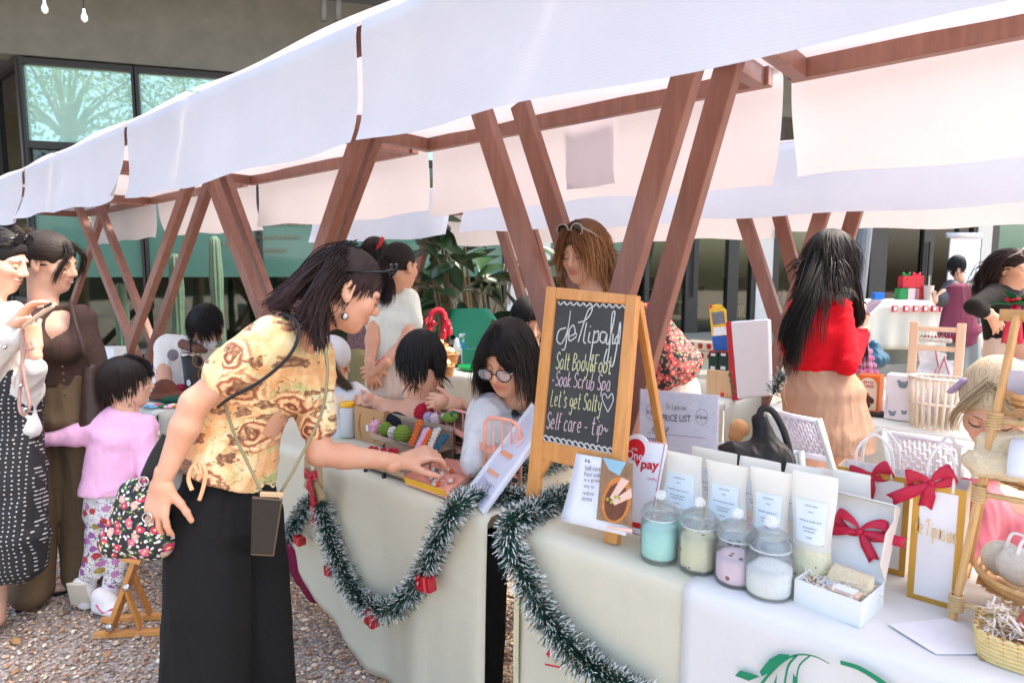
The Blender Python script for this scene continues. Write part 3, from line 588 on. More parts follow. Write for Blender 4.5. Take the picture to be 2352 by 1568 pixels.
folding_table('folding table under the cream cloth with salt jars', -1.04, .95, 1.27, 1.78)
folding_table('folding table under the swagged cream cloth before the woman in black trousers', -3.32, -1.19, 1.25, 1.76)
folding_table('folding table under the cloth with crochet goods at left', -5.6, -3.36, 1.16, 1.7)
zb_mid = lambda x: float(np.interp(x, [-3.3, -2.25, -2.02, -1.85, -1.75, -1.2], [.45, .36, .2, .08, .03, .03]))
cloth_over('cream cloth hung with a tinsel garland, its hem lifted at the left corner', -3.33, -1.175, 1.24, 1.77, T, zb_mid, CLOTH, 5, sides=1)
cloth_over('wine red undercloth showing below the lifted cream hem', -3.3, -1.93, 1.262, 1.75, T-.045, lambda x: float(np.interp(x, [-3.3, -2.3, -1.9, -1.5], [.28, .22, .13, .05])), weave('maroon_cloth', lin(120, 25, 60), 700.), 6, cat='cloth', name='undercloth')
cloth_over('cream cloth with a hemmed side edge under the chalkboard and jars', -1.06, .98, 1.245, 1.79, T, lambda x: .03, CLOTH, 7, wavy=.6)
cloth_over('bright white overlay cloth printed with green leaves at lower right', -.585, .9, 1.24, 1.76, T+.004, lambda x: .05, WCL, 8, wavy=.4, name='overlay_cloth', sides=0)
mb = MB(); mb.grid(lambda u, v: V3(-1.061-.002+.018*u, 1.224+.002*math.sin(v*9), .73-.69*v), 2, 20); single('cloth_hem', 'yellow hem band down the side edge of the near cream cloth', 'hem', mb, weave('hem_yellow', (.68, .62, .38), 700.), solid=.0015)
cloth_over('pale cloth on the crochet table behind the toddler', -5.62, -3.34, 1.15, 1.71, T, lambda x: .2, BCL, 9)
# back row tables
folding_table('folding table of the back row under the foam box', -2.5, -1.32, 3.25, 3.85); folding_table('folding table of the back row under the toy block boxes', -1.1, .6, 3.22, 3.85)
cloth_over('pale cloth on the back-row table with the foam box and dark green cartons', -2.5, -1.33, 3.24, 3.87, T, lambda x: .12, BCL, 11)
cloth_over('pale cloth on the back-row table with toy block boxes', -1.12, .6, 3.22, 3.87, T, lambda x: .1, BCL, 12)
folding_table('folding table under the open green box and bread baskets', -4.4, -2.72, 2.98, 3.6)
cloth_over('pale cloth on the table with the open green box and bread baskets', -4.4, -2.7, 2.96, 3.62, T, lambda x: .08, BCL, 13)
# ================================================================ PEOPLE
def cap(a, b, ra, rb, k=.02): return ('c', np.array(a, float), np.array(b, float), ra, rb, k)
def ecap(a, b, wa, wb, side, k=.03): return ('e', np.array(a, float), np.array(b, float), wa, wb, nrm(side), k)
def half(p, n, k=.006): return ('h', np.array(p, float), nrm(n), k)
def ell(c, r, A=None, k=.015, sub=False): return ('s' if sub else 'l', np.array(c, float), np.array(r, float)*np.ones(3), np.eye(3) if A is None else np.array(A), k)
def pdist(p, X):
    if p[0] == 'c':
        _, a, b, ra, rb, k = p; ab = b-a; t = np.clip(((X-a)@ab)/max(ab@ab, 1e-9), 0, 1); return np.linalg.norm(X-a-t[..., None]*ab, axis=-1)-(ra+(rb-ra)*t)
    if p[0] == 'e':
        _, a, b, wa, wb, sd_, k = p; ab = b-a; L = np.linalg.norm(ab); z = ab/L; x = nrm(sd_-z*(sd_@z)); y = np.cross(z, x)
        q = X-a; h = q@z; t = np.clip(h/L, 0, 1); w_ = wa[0]+(wb[0]-wa[0])*t; d_ = wa[1]+(wb[1]-wa[1])*t; m_ = np.minimum(w_, d_)
        ov = (h-t*L)/(m_*.6); r = np.sqrt((q@x/w_)**2+(q@y/d_)**2+ov**2); return (r-1)*m_
    if p[0] == 'h': return (X-p[1])@p[2]
    _, c, r, A, k = p; q = (X-c)@A.T/r; l = np.sqrt((q*q).sum(-1)); return (l-1)*r.min()
def pbox(p):
    if p[0] == 'c': m_ = max(p[3], p[4]); return np.minimum(p[1], p[2])-m_, np.maximum(p[1], p[2])+m_
    if p[0] == 'e': m_ = max(*p[3], *p[4]); return np.minimum(p[1], p[2])-m_, np.maximum(p[1], p[2])+m_
    m_ = p[2].max(); return p[1]-m_, p[1]+m_
def surf(prims, h):
    """polygonise a smooth union of tapered limbs and ellipsoids (surface nets on a grid)"""
    B = [pbox(p) for p in prims if p[0] not in 'sh']; lo = np.min([b[0] for b in B], 0)-.03; hi = np.max([b[1] for b in B], 0)+.03
    n = np.ceil((hi-lo)/h).astype(int)+1; Fd = np.full(n, 1e3, np.float32); ax = [lo[i]+h*np.arange(n[i]) for i in range(3)]
    for p in prims:
        k = p[-1]; b0, b1 = (lo, hi) if p[0] == 'h' else pbox(p); i0 = np.clip(((b0-k-2*h-lo)/h).astype(int), 0, n-1); i1 = np.clip(((b1+k+2*h-lo)/h).astype(int)+2, 0, n)
        if (i1 <= i0).any(): continue
        X = np.stack(np.meshgrid(*[ax[i][i0[i]:i1[i]] for i in range(3)], indexing='ij'), -1); sl = tuple(slice(i0[i], i1[i]) for i in range(3))
        d = pdist(p, X); f = Fd[sl]
        if p[0] in 'sh': d = d if p[0] == 'h' else -d; g = np.clip(.5-.5*(f-d)/k, 0, 1); Fd[sl] = f*(1-g)+d*g+k*g*(1-g)
        else: g = np.clip(.5+.5*(d-f)/k, 0, 1); Fd[sl] = d*(1-g)+f*g-k*g*(1-g)
    s = Fd < 0; cor = [(i, j, k) for i in (0, 1) for j in (0, 1) for k in (0, 1)]
    cnt = sum(s[i:n[0]-1+i, j:n[1]-1+j, k:n[2]-1+k].astype(np.int8) for i, j, k in cor); act = (cnt > 0) & (cnt < 8); idx = np.argwhere(act)
    ids = np.full(act.shape, -1, np.int64); ids[tuple(idx.T)] = np.arange(len(idx))
    val = np.stack([Fd[tuple((idx+np.array(c)).T)] for c in cor], 1); P_ = np.zeros((len(idx), 3)); N_ = np.zeros(len(idx))
    for a in range(8):
        for b in range(a+1, 8):
            ca, cb = np.array(cor[a]), np.array(cor[b])
            if abs(ca-cb).sum() != 1: continue
            va, vb = val[:, a], val[:, b]; mk = (va < 0) != (vb < 0); t = np.where(mk, va/np.where(va-vb == 0, 1, va-vb), 0)
            P_ += mk[:, None]*(ca+(cb-ca)*t[:, None]); N_ += mk
    V = lo+h*(idx+P_/N_[:, None]); Q = []
    for d in range(3):
        e1_, e2_ = [(1, 2), (2, 0), (0, 1)][d]; o = [0, 0, 0]; o[d] = 1
        A_ = s[tuple(slice(0, n[i]-o[i]) for i in range(3))]; B_ = s[tuple(slice(o[i], n[i]) for i in range(3))]
        E = np.argwhere(A_ != B_); ok = (E[:, e1_] > 0) & (E[:, e2_] > 0) & (E[:, e1_] < n[e1_]-1) & (E[:, e2_] < n[e2_]-1); E = E[ok]
        def g(d1, d2): q = E.copy(); q[:, e1_] += d1; q[:, e2_] += d2; return ids[tuple(q.T)]
        f = np.stack([g(-1, -1), g(0, -1), g(0, 0), g(-1, 0)], 1); fl = ~A_[tuple(E.T)]; f[fl] = f[fl][:, ::-1]; Q.append(f)
    Q = np.concatenate(Q); return V, Q[(Q >= 0).all(1)]
def vnormals(V, Q):
    fn = np.cross(V[Q[:, 2]]-V[Q[:, 0]], V[Q[:, 3]]-V[Q[:, 1]]); N = np.zeros_like(V)
    for i in range(4): np.add.at(N, Q[:, i], fn)
    return N/(np.linalg.norm(N, axis=1)[:, None]+1e-12)
def rumple(V, Q, amp, scale, along=(0, 0, 1), seed=0, stretch=.85):
    """folds in cloth running along a direction"""
    r = np.random.default_rng(seed); N = vnormals(V, Q); al = nrm(along); q = V-np.outer((V@al)*stretch, al); d = np.zeros(len(V))
    scale = scale*1.7; amp = amp*1.5
    wv = q+.6/scale*np.stack([np.sin(V@r.normal(0, scale*.3, 3)+r.uniform(0, 6)) for _ in range(3)], 1)
    mask = .35+.65*np.clip(.5+.5*np.sin(V@r.normal(0, 9, 3)+r.uniform(0, 6))+.5*np.sin(V@r.normal(0, 14, 3)+r.uniform(0, 6)), 0, 1)
    for i in range(6): kv = nrm(r.normal(0, 1, 3))*scale*(.5+.4*i); w_ = np.sin(wv@kv+r.uniform(0, 6.28)); d += (1-2*np.abs(w_)**.7)/(1+.6*i)
    return V+N*(amp*mask*d*.6)[:, None]
def arrmesh(name, V, Q, mat, parent, tint=None):
    me = bpy.data.meshes.new(name); V = V-origin(parent); me.vertices.add(len(V)); me.vertices.foreach_set('co', V.ravel())
    me.loops.add(Q.size); me.loops.foreach_set('vertex_index', Q.ravel()); me.polygons.add(len(Q)); me.polygons.foreach_set('loop_start', np.arange(len(Q))*4)
    me.polygons.foreach_set('use_smooth', [True]*len(Q)); me.update(); me.validate()
    if tint is not None:
        a = me.color_attributes.new('Col', 'FLOAT_COLOR', 'POINT'); a.data.foreach_set('color', np.concatenate([tint, np.ones((len(V), 1))], 1).ravel())
    me.materials.append(mat); return mkobj(name, me, parent)
def garment(name, prims, mat, parent, h=.008, amp=.004, scale=38., along=(0, 0, 1), seed=1, label=None, clip=None, extra=None):
    prims = prims+(extra if isinstance(extra, list) else [extra] if extra else []); V, Q = surf(prims, h); keep = clip(V) if clip is not None else None
    if amp: V = rumple(V, Q, amp, scale, along, seed)
    if clip is not None:
        Q = Q[keep[Q].all(1)]
    o = arrmesh(name, V, Q, mat, parent)
    if clip is not None: md = o.modifiers.new('thickness', 'SOLIDIFY'); md.thickness = .004; md.offset = -1
    if label: o['label'] = label
    return o
def skinmat():
    m, t, b = newmat('skin'); a = nd(t, 'ShaderNodeAttribute', attribute_name='Col')
    n = noise(t, gcoord(t), 55., 4); n2 = noise(t, gcoord(t), 12., 3)
    c = mixc(t, math_(t, 'MULTIPLY', n, .45), a.outputs['Color'], (.60, .26, .16)); c = mixc(t, math_(t, 'MULTIPLY', ramp(t, n2, [(.4, (0, 0, 0)), (.65, (1, 1, 1))]), .3), c, (.74, .5, .36)); c = mixc(t, ramp(t, noise(t, gcoord(t), 180., 2), [(.62, (0, 0, 0)), (.75, (.35, .35, .35))]), c, (.45, .2, .12))
    t.links.new(c, b.inputs['Base Color']); b.inputs['Roughness'].default_value = .5; b.inputs['Specular IOR Level'].default_value = .35
    b.inputs['Subsurface Weight'].default_value = .12; b.inputs['Subsurface Radius'].default_value = (.02, .008, .005); b.inputs['Subsurface Scale'].default_value = .4
    bumpit(t, b, noise(t, gcoord(t), 420., 2), .12, .002); return m
SKIN = skinmat(); TONE = np.array(lin(222, 168, 136)); PALE = np.array(lin(234, 188, 160)); LIP = np.array(lin(190, 92, 82))
def frame(yaw, pitch, roll=0., x=1176):
    """yaw 0 faces the camera, 90 faces image right, 180 faces away; pitch bends the head down"""
    y, p = math.radians(yaw)+math.atan((1176-x)/F), math.radians(pitch); fh = -HF*math.cos(y)+RGT*math.sin(y); f = fh*math.cos(p)-ZUP*math.sin(p); u = ZUP*math.cos(p)+fh*math.sin(p)
    r = np.cross(f, u); ro = math.radians(roll); u2 = u*math.cos(ro)+r*math.sin(ro); r2 = np.cross(f, u2); return np.array([r2, f, u2])   # rows: right, forward, up
def headprims(c, A, s=1., neck=None, nr=.05, mouth=0.):
    L = lambda x, y, z: c+s*(A[0]*x+A[1]*y+A[2]*z)
    E = lambda p, r, k=.015, sub=False: ell(L(*p), np.array(r)*s, A, k*s, sub)
    pr = [E((0, -.012, .038), (.072, .094, .082), .02), E((0, .035, -.03), (.06, .058, .078), .03), E((0, .062, -.092), (.026, .024, .022), .02),
          E((0, .02, -.07), (.048, .05, .035), .03)]
    for q in (-1, 1): pr += [E((q*.036, .06, -.022), (.026, .028, .024), .02), E((q*.03, .076, .02), (.024, .014, .01), .012), E((q*.073, -.008, -.004), (.008, .018, .03), .008), E((q*.074, .002, -.028), (.007, .009, .012), .006)]
    for q in (-1, 1): pr += [E((q*.031, .092, .0), (.017, .014, .011), .012, True), E((q*.031, .0745, -.001), (.0155, .0145, .0145), .003)]
    pr += [cap(L(0, .086, .012), L(0, .106, -.026), .0075*s, .0115*s, .012*s), E((-.011, .094, -.032), (.008, .009, .007), .006), E((.011, .094, -.032), (.008, .009, .007), .006),
           E((0, .089, -.054), (.023, .011, .0055), .005), E((0, .0885, -.0665), (.019, .011, .0065), .005)]
    for q in (-1, 1): pr.append(E((q*.078, -.004, -.002), (.004, .009, .017), .004, True))
    if neck is not None: pr.append(cap(L(0, -.025, -.05), neck, nr*s, nr*1.08*s, .03))
    return pr
def handprims(w, d, n, th, curl=.5, s=1., spread=.22, tcurl=.5, ext=None):
    """palm and five fingers from wrist w along d; n is the back of the hand, th the thumb side"""
    d = nrm(d); n = nrm(n-d*np.dot(n, d)); t = nrm(th-d*np.dot(th, d)-n*np.dot(th, n)); pr = []
    def pt(a, b, c): return np.array(w)+s*(d*a+t*b+n*c)
    pr += [cap(pt(-.03, 0, 0), pt(.01, 0, 0), .0235*s, .023*s, .015)]
    for b in (-.026, -.009, .009, .026): pr.append(cap(pt(.01, b*.6, 0), pt(.082-abs(b)*.15, b, .002), .0155*s, .0115*s, .012))
    for i, (b, L) in enumerate(((.028, .066), (.0095, .075), (-.0095, .07), (-.027, .055))):
        a0 = pt(.084-abs(b)*.15, b, .003); ang = .1; dirv = d+t*(spread*b/.028); c_ = (ext[i] if ext is not None else curl)
        for j, fr in enumerate((.45, .3, .25)):
            ang += c_*(.55 if j == 0 else 1.0); v = nrm(nrm(dirv)*math.cos(ang)-n*math.sin(ang)); b0 = a0+v*L*fr*s; pr.append(cap(a0, b0, (.0092-.0009*j)*s, (.0082-.0011*j)*s, .0022)); a0 = b0
    a0 = pt(.02, .022, -.006); v = nrm(d*.65+t*.75-n*.25); b0 = a0+v*.042*s; pr.append(cap(a0, b0, .0135*s, .0105*s, .012)); a0 = b0
    for j in range(2): v = nrm(v*math.cos(tcurl*.6)+nrm(d*.8-n*.5-t*.3)*math.sin(tcurl*.6)); b0 = a0+v*.028*s; pr.append(cap(a0, b0, (.0098-.001*j)*s, (.0088-.0015*j)*s, .005)); a0 = b0
    return pr
def body(parent, parts, tone=TONE, lips=None, blush=None, name='body'):
    VV = []; QQ = []; n = 0; CC = []
    for prims, h in parts:
        V, Q = surf(prims, h); VV.append(V); QQ.append(Q+n); n += len(V)
    V = np.concatenate(VV); Q = np.concatenate(QQ); C = np.tile(tone, (len(V), 1))
    if lips:
        for (c, A, s) in lips:
            q = ((V-c)@A.T)/s; w_ = np.exp(-(((q[:, 0])/.022)**4+((q[:, 1]-.095)/.016)**4+((q[:, 2]+.06)/.0105)**4)); C = C*(1-w_[:, None])+LIP*w_[:, None]
            for sx in (-1, 1):
                w_ = .35*np.exp(-(((q[:, 0]-sx*.042)/.022)**2+((q[:, 1]-.07)/.03)**2+((q[:, 2]+.03)/.022)**2)); C = C*(1-w_[:, None])+np.array(lin(226, 140, 118))*w_[:, None]
    return arrmesh(name, V, Q, SKIN, parent, C)
INK = Mrgb('lash_dark', 30, 24, 22, rough=.6)
def face_lines(parent, c, A, s=1., brow=True, open_=False, sides=(-1, 1)):
    L = lambda x, y, z: c+s*(A[0]*x+A[1]*y+A[2]*z)
    for q in sides:
        mb = MB(); mb.tube([L(q*.017, .0885, -.004), L(q*.026, .0905, -.0075), L(q*.036, .089, -.0075), L(q*.047, .0805, -.003)], [.0006*s, .0016*s, .0019*s, .0009*s], 5); mb.build('lashes', INK, parent, smooth=True)
        if brow: mb = MB(); mb.tube([L(q*.013, .0915, .0195), L(q*.026, .0905, .0245), L(q*.038, .0855, .025), L(q*.05, .0745, .019)], [.0016*s, .0024*s, .002*s, .0008*s], 5, flat=.6); mb.build('eyebrow', Mrgb('brow', 62, 46, 40, rough=.8), parent, smooth=True)
def hairmat(name, rough=.58):
    if name in MATS: return MATS[name]
    m, t, b = newmat(name); a = nd(t, 'ShaderNodeAttribute', attribute_name='Col'); t.links.new(a.outputs['Color'], b.inputs['Base Color'])
    b.inputs['Roughness'].default_value = rough; b.inputs['Specular IOR Level'].default_value = .3; b.inputs['Anisotropic'].default_value = .5
    bumpit(t, b, noise(t, gcoord(t), 260., 2), .2, .002); MATS[name] = m; return m
HAIR = hairmat('hair')
def hair(parent, c, A, s=1., n=420, L=.3, col=(.012, .009, .008), tip=None, seed=1, part=.0, comb=(.6, -.35, -.4), grav=.3, cols=(), wave=.0005, r=.0034, front=.055, hold=0., gdir=None, volume=1.06, nape=-.07, side=-.02, var=.25, tie=None, tieL=.25, steps=None, name='hair', capz=True, gstart=0, endj=.25):
    """hair as many tapered locks grown over the skull and falling under gravity past the body"""
    n = int(n*2.8); r = r*.42; rr = np.random.default_rng(seed); cr = np.array((.072, .094, .082))*s*volume; c0 = c+s*(A[0]*0-A[1]*.012+A[2]*.038); col = np.array(col); tip = col if tip is None else np.array(tip)
    if capz:
        pr = [ell(c0, np.array((.0735, .0955, .084))*s*(volume-.015), A, .01)]
        Lc = lambda x, y, z: c+s*(A[0]*x+A[1]*y+A[2]*z)
        pr += [ell(Lc(0, .108, -.045), np.array((.095, .07, .098))*s*1., A, .012, True)]
        for q in (-1, 1): pr += [ell(Lc(q*.085, .028, -.035), np.array((.035, .045, .06))*s, A, .01, True)]
        V, Q = surf(pr, .006*s); cc = np.tile(col, (len(V), 1)); hb = arrmesh(name, V, Q, HAIR, parent, cc)
    else: hb = None
    mb = MB(); step = .022*s; cnt = 0; gv = -ZUP if gdir is None else nrm(gdir); allc = [(c0, A, cr*1.0)]+[(np.array(q[0]), np.array(q[1]) if q[1] is not None else np.eye(3), np.array(q[2])) for q in cols]
    VV, FF, CC = [], [], []; nv = 0; tries = 0
    while cnt < n and tries < n*20:
        tries += 1; d = nrm(rr.normal(0, 1, 3)); x, y, z = d*np.array((.072, .094, .082)); zz = z+.038; yy = y-.012
        if zz < nape or (yy > front and zz < .085) or (yy > .03 and zz < .058) or (abs(x) > .05 and yy > -.03 and zz < side+.02): continue
        cnt += 1; p = c0+((d*cr)@A); sg = 1. if x >= part else -1.
        if tie is not None: tgt = nrm(np.array(tie)-p)
        else: cv = np.array((sg*comb[0], comb[1], comb[2])); tgt = nrm(cv@A)
        nloc = nrm((d/cr)@A); v = nrm(tgt-nloc*np.dot(tgt, nloc)); Ln = L*(1+rr.uniform(-endj, endj)); k = max(4, int(Ln/step)); pts = [p]; tied = tie is None; ph = rr.uniform(0, 6.28); wv = rr.normal(0, 1, 3)
        for i in range(k):
            if not tied:
                tgt = np.array(tie)-p
                if np.linalg.norm(tgt) < .03*s: tied = True; break
                v = nrm(v*.5+nrm(tgt)*.5)
            elif i < hold: v = nrm(v*.7+tgt*.3)
            else: v = nrm(v*(1-grav)+gv*grav)
            q = p+v*step+(wave*np.sin(i*.7+ph)*wv if wave else 0)
            for (cc_, A_, r_) in allc:
                l = (A_@(q-cc_))/r_; m_ = np.linalg.norm(l)
                if m_ < 1: q = cc_+((l/m_*r_)@A_)
            v = nrm(q-p+1e-9); p = q; pts.append(p)
        if len(pts) < 3: continue
        pts = np.array(pts); m_ = len(pts); tt = np.linspace(0, 1, m_); rad = r*s*(.6+.7*rr.random())*(1-.75*tt**2.5); base = col*(1+rr.uniform(-var, var)); tg = np.gradient(pts, axis=0); tg /= np.linalg.norm(tg, axis=1)[:, None]+1e-9
        out = pts-c0; sx = np.cross(tg, out); sx /= np.linalg.norm(sx, axis=1)[:, None]+1e-9; oy = np.cross(sx, tg)
        ring = np.stack([pts+sx*rad[:, None]*1.3, pts+oy*rad[:, None]*.8, pts-sx*rad[:, None]*1.3], 1); VV.append(ring.reshape(-1, 3))
        ii = np.arange(m_-1)*3; f = np.concatenate([np.stack([ii+a, ii+b, ii+3+b, ii+3+a], 1) for a, b in ((0, 1), (1, 2), (2, 0))]); FF.append(f+nv); nv += m_*3
        CC.append(np.repeat(base[None]*(1-tt[:, None])+tip[None]*tt[:, None]*(1+rr.uniform(-var, var)), 3, 0))
    if VV:
        o = arrmesh('hair_locks' if hb else name, np.concatenate(VV), np.concatenate(FF), HAIR, hb or parent, np.clip(np.concatenate(CC), 0, 1)); return hb or o
    return hb
def strandset(parent, guides, n, spread, r, col, seed=1, tip=None, name='hair_locks', var=.25, taper=.8):
    """extra locks following guide lines (ponytails, fringes, buns)"""
    n = int(n*3.2); r = r*.4; rr = np.random.default_rng(seed); VV, FF, CC = [], [], []; nv = 0; col = np.array(col); tip = col if tip is None else np.array(tip)
    for k in range(n):
        g = np.array(spline(guides[k % len(guides)], 5)); m_ = len(g); tt = np.linspace(0, 1, m_); off = rr.normal(0, spread, 3); off2 = rr.normal(0, spread, 3); pts = g+off[None]*(1-tt[:, None])+off2[None]*tt[:, None]*1.2
        cut = rr.uniform(.8, 1.); m2 = max(3, int(m_*cut)); pts = pts[:m2]; tt = np.linspace(0, 1, m2); rad = r*(.6+.8*rr.random())*(1-taper*tt**2.5); tg = np.gradient(pts, axis=0); tg /= np.linalg.norm(tg, axis=1)[:, None]+1e-9
        ref = rr.normal(0, 1, 3); sx = np.cross(tg, ref); sx /= np.linalg.norm(sx, axis=1)[:, None]+1e-9; oy = np.cross(sx, tg)
        VV.append(np.stack([pts+sx*rad[:, None], pts+(-sx*.5+oy*.87)*rad[:, None], pts+(-sx*.5-oy*.87)*rad[:, None]], 1).reshape(-1, 3)); ii = np.arange(m2-1)*3
        FF.append(np.concatenate([np.stack([ii+a, ii+b, ii+3+b, ii+3+a], 1) for a, b in ((0, 1), (1, 2), (2, 0))])+nv); nv += m2*3; CC.append(np.repeat((col[None]*(1-tt[:, None])+tip[None]*tt[:, None])*(1+rr.uniform(-var, var)), 3, 0))
    return arrmesh(name, np.concatenate(VV), np.concatenate(FF), HAIR, parent, np.clip(np.concatenate(CC), 0, 1))
def person(label, base): return thing('person', label, 'person', (base[0], base[1], 0))
def shoe(parent, heel, d, mat, L=.24, w=.042, name='shoe', sole=None):
    d = nrm(np.array(d)*np.array((1, 1, 0))); h = np.array(heel, float); h[2] = .03; t = np.cross(ZUP, d)
    o = garment(name, [ecap(h+ZUP*.012, h+d*(L-.05)+ZUP*.0, (w*.85, .032), (w, .026), t, .02), cap(h+ZUP*.035, h+d*.09+ZUP*.03, .034, .03, .02)], mat, parent, .006, 0)
    return o
# ---------------------------------------------------------------- printed cloths
def blousemat():
    m, t, b = newmat('floral_blouse'); co = pcoord(t); wob = noise(t, co, 14., 3, out=1)
    cw = nd(t, 'ShaderNodeMix', data_type='VECTOR'); cw.inputs[0].default_value = .035; t.links.new(co, cw.inputs[4]); t.links.new(wob, cw.inputs[5]); q = cw.outputs[1]
    n1 = noise(t, q, 9., 4); n2 = noise(t, mapping(t, q, (1, 1, 1), (1, 2, 0)), 13., 4)
    c = ramp(t, n1, [(.34, (.88, .80, .52)), (.46, (.88, .68, .32)), (.54, (.86, .44, .18)), (.66, (.87, .70, .38))])
    c = mixc(t, ramp(t, n2, [(.56, (0, 0, 0)), (.68, (1, 1, 1))]), c, (.52, .52, .2))                 # olive wash
    vd = voro(t, q, 8.5, dim='2D'); vc_ = voro(t, q, 8.5, out='Color', dim='2D'); pick = nd_sep(t, vc_)
    ring = nd(t, 'ShaderNodeTexWave', wave_type='RINGS', rings_direction='SPHERICAL'); ring.inputs['Scale'].default_value = 1.
    spin = math_(t, 'SINE', math_(t, 'ADD', math_(t, 'MULTIPLY', vd, 40.), math_(t, 'MULTIPLY', noise(t, q, 42., 3), 9.)))
    petal = ramp(t, math_(t, 'SUBTRACT', math_(t, 'MULTIPLY_ADD', spin, .40, .70), math_(t, 'MULTIPLY', vd, 1.3)), [(.0, (.90, .66, .36)), (.28, (.84, .44, .2)), (.55, (.56, .2, .09)), (.85, (.2, .06, .03))])
    edge = math_(t, 'ADD', vd, math_(t, 'MULTIPLY_ADD', noise(t, q, 34., 4), .5, -.25)); inside = math_(t, 'MULTIPLY', ramp(t, edge, [(.34, (1, 1, 1)), (.46, (0, 0, 0))]), math_(t, 'LESS_THAN', pick, .6)); c = mixc(t, inside, c, petal)
    qq = nd(t, 'ShaderNodeMix', data_type='VECTOR'); qq.inputs[0].default_value = .06; t.links.new(q, qq.inputs[4]); t.links.new(noise(t, q, 22., 3, out=1), qq.inputs[5]); lm = mapping(t, qq.outputs[1], (1, 1.9, 1), (0, 0, .7))
    vd2 = voro(t, lm, 17., dim='2D'); p2 = nd_sep(t, voro(t, lm, 17., out='Color', dim='2D')); leaf = math_(t, 'MULTIPLY', math_(t, 'LESS_THAN', math_(t, 'ADD', vd2, math_(t, 'MULTIPLY_ADD', noise(t, q, 60., 3), .5, -.25)), .36), math_(t, 'LESS_THAN', p2, .26))
    c = mixc(t, leaf, c, ramp(t, noise(t, q, 110., 3), [(.38, (.17, .06, .035)), (.58, (.42, .2, .09)), (.72, (.62, .52, .2))]))
    ln = math_(t, 'ABSOLUTE', math_(t, 'SUBTRACT', noise(t, q, 30., 1, dist=.8), .5)); script = math_(t, 'MULTIPLY', math_(t, 'LESS_THAN', ln, .008), math_(t, 'GREATER_THAN', n2, .5)); c = mixc(t, script, c, (.22, .11, .05))
    t.links.new(c, b.inputs['Base Color']); b.inputs['Roughness'].default_value = .55; b.inputs['Sheen Weight'].default_value = .1
    bumpit(t, b, noise(t, co, 700., 2), .08, .002); return m
def flowerprint(name, base, pal, scale=26., thr=.42, small=True, petals=5):
    m, t, b = newmat(name); co = pcoord(t)
    w_ = nd(t, 'ShaderNodeMix', data_type='VECTOR'); w_.inputs[0].default_value = .012; t.links.new(co, w_.inputs[4]); t.links.new(noise(t, co, 60., 2, out=1), w_.inputs[5]); q = w_.outputs[1]
    def layer(c, sc, th, cols):
        vd = voro(t, q, sc, dim='2D'); pk = nd_sep(t, voro(t, q, sc, out='Color', dim='2D')); r = ramp(t, pk, [(i/len(cols), cc) for i, cc in enumerate(cols)], 'CONSTANT')
        d2 = math_(t, 'ADD', vd, math_(t, 'MULTIPLY', noise(t, q, sc*4.5, 1), .28)); ins = math_(t, 'MULTIPLY', math_(t, 'LESS_THAN', d2, th), math_(t, 'GREATER_THAN', noise(t, q, sc*.35, 1), .36))
        c = mixc(t, ins, c, r); return mixc(t, math_(t, 'LESS_THAN', vd, th*.22), c, (.8, .55, .2))
    c = base
    c = layer(c, scale*1.5, thr, pal[2]); c = layer(c, scale*2.2, thr*.9, pal[1]); c = layer(c, scale, thr*1.05, pal[0])
    t.links.new(c, b.inputs['Base Color']); b.inputs['Roughness'].default_value = .7; return m
def dotmat():
    m, t, b = newmat('polka_dots'); vd = voro(t, pcoord(t), 58., rnd=.2, dim='2D'); c = mixc(t, math_(t, 'LESS_THAN', vd, .155), (.018, .018, .02), (.6, .59, .57)); t.links.new(c, b.inputs['Base Color']); b.inputs['Roughness'].default_value = .8; return m
def doodlemat():
    m, t, b = newmat('doodle_print'); co = pcoord(t); vd = voro(t, co, 24., dim='2D'); pk = nd_sep(t, voro(t, co, 24., out='Color', dim='2D'))
    ln = math_(t, 'LESS_THAN', math_(t, 'ABSOLUTE', math_(t, 'SUBTRACT', noise(t, co, 42., 1, dist=1.2), .5)), .022); c = mixc(t, ln, (.72, .70, .69), (.06, .05, .06))
    blob = math_(t, 'LESS_THAN', math_(t, 'ADD', vd, math_(t, 'MULTIPLY', noise(t, co, 60., 1), .35)), .5); sel = math_(t, 'LESS_THAN', pk, .72)
    c = mixc(t, math_(t, 'MULTIPLY', blob, sel), c, ramp(t, pk, [(0, (.33, .1, .33)), (.22, (.45, .05, .05)), (.4, (.4, .3, .06)), (.52, (.5, .2, .4))], 'CONSTANT')); t.links.new(c, b.inputs['Base Color']); b.inputs['Roughness'].default_value = .85; return m
BLOUSE = blousemat(); BLK = weave('black_trouser', (.011, .0105, .010), 600., .1, slub=.12)
BAGFL = flowerprint('black_floral_bag', (.012, .012, .014), ([(.5, .03, .09), (.6, .12, .2), (.55, .35, .3), (.45, .04, .1)], [(.7, .68, .66), (.6, .6, .58)], [(.03, .09, .04), (.05, .12, .05)]), 30., .42)
ROSES = flowerprint('red_rose_print', (.02, .02, .018), ([(.55, .07, .08), (.62, .12, .12)], [(.5, .08, .09), (.6, .2, .18)], [(.05, .11, .06), (.04, .08, .05)]), 26., .5)
DOTS = dotmat(); DOODLE = doodlemat()
STRAP = Mrgb('black_strap', 26, 25, 25, rough=.6, bump=.2); METAL = Mrgb('steel_ring', 200, 200, 195, rough=.2, metal=1.)
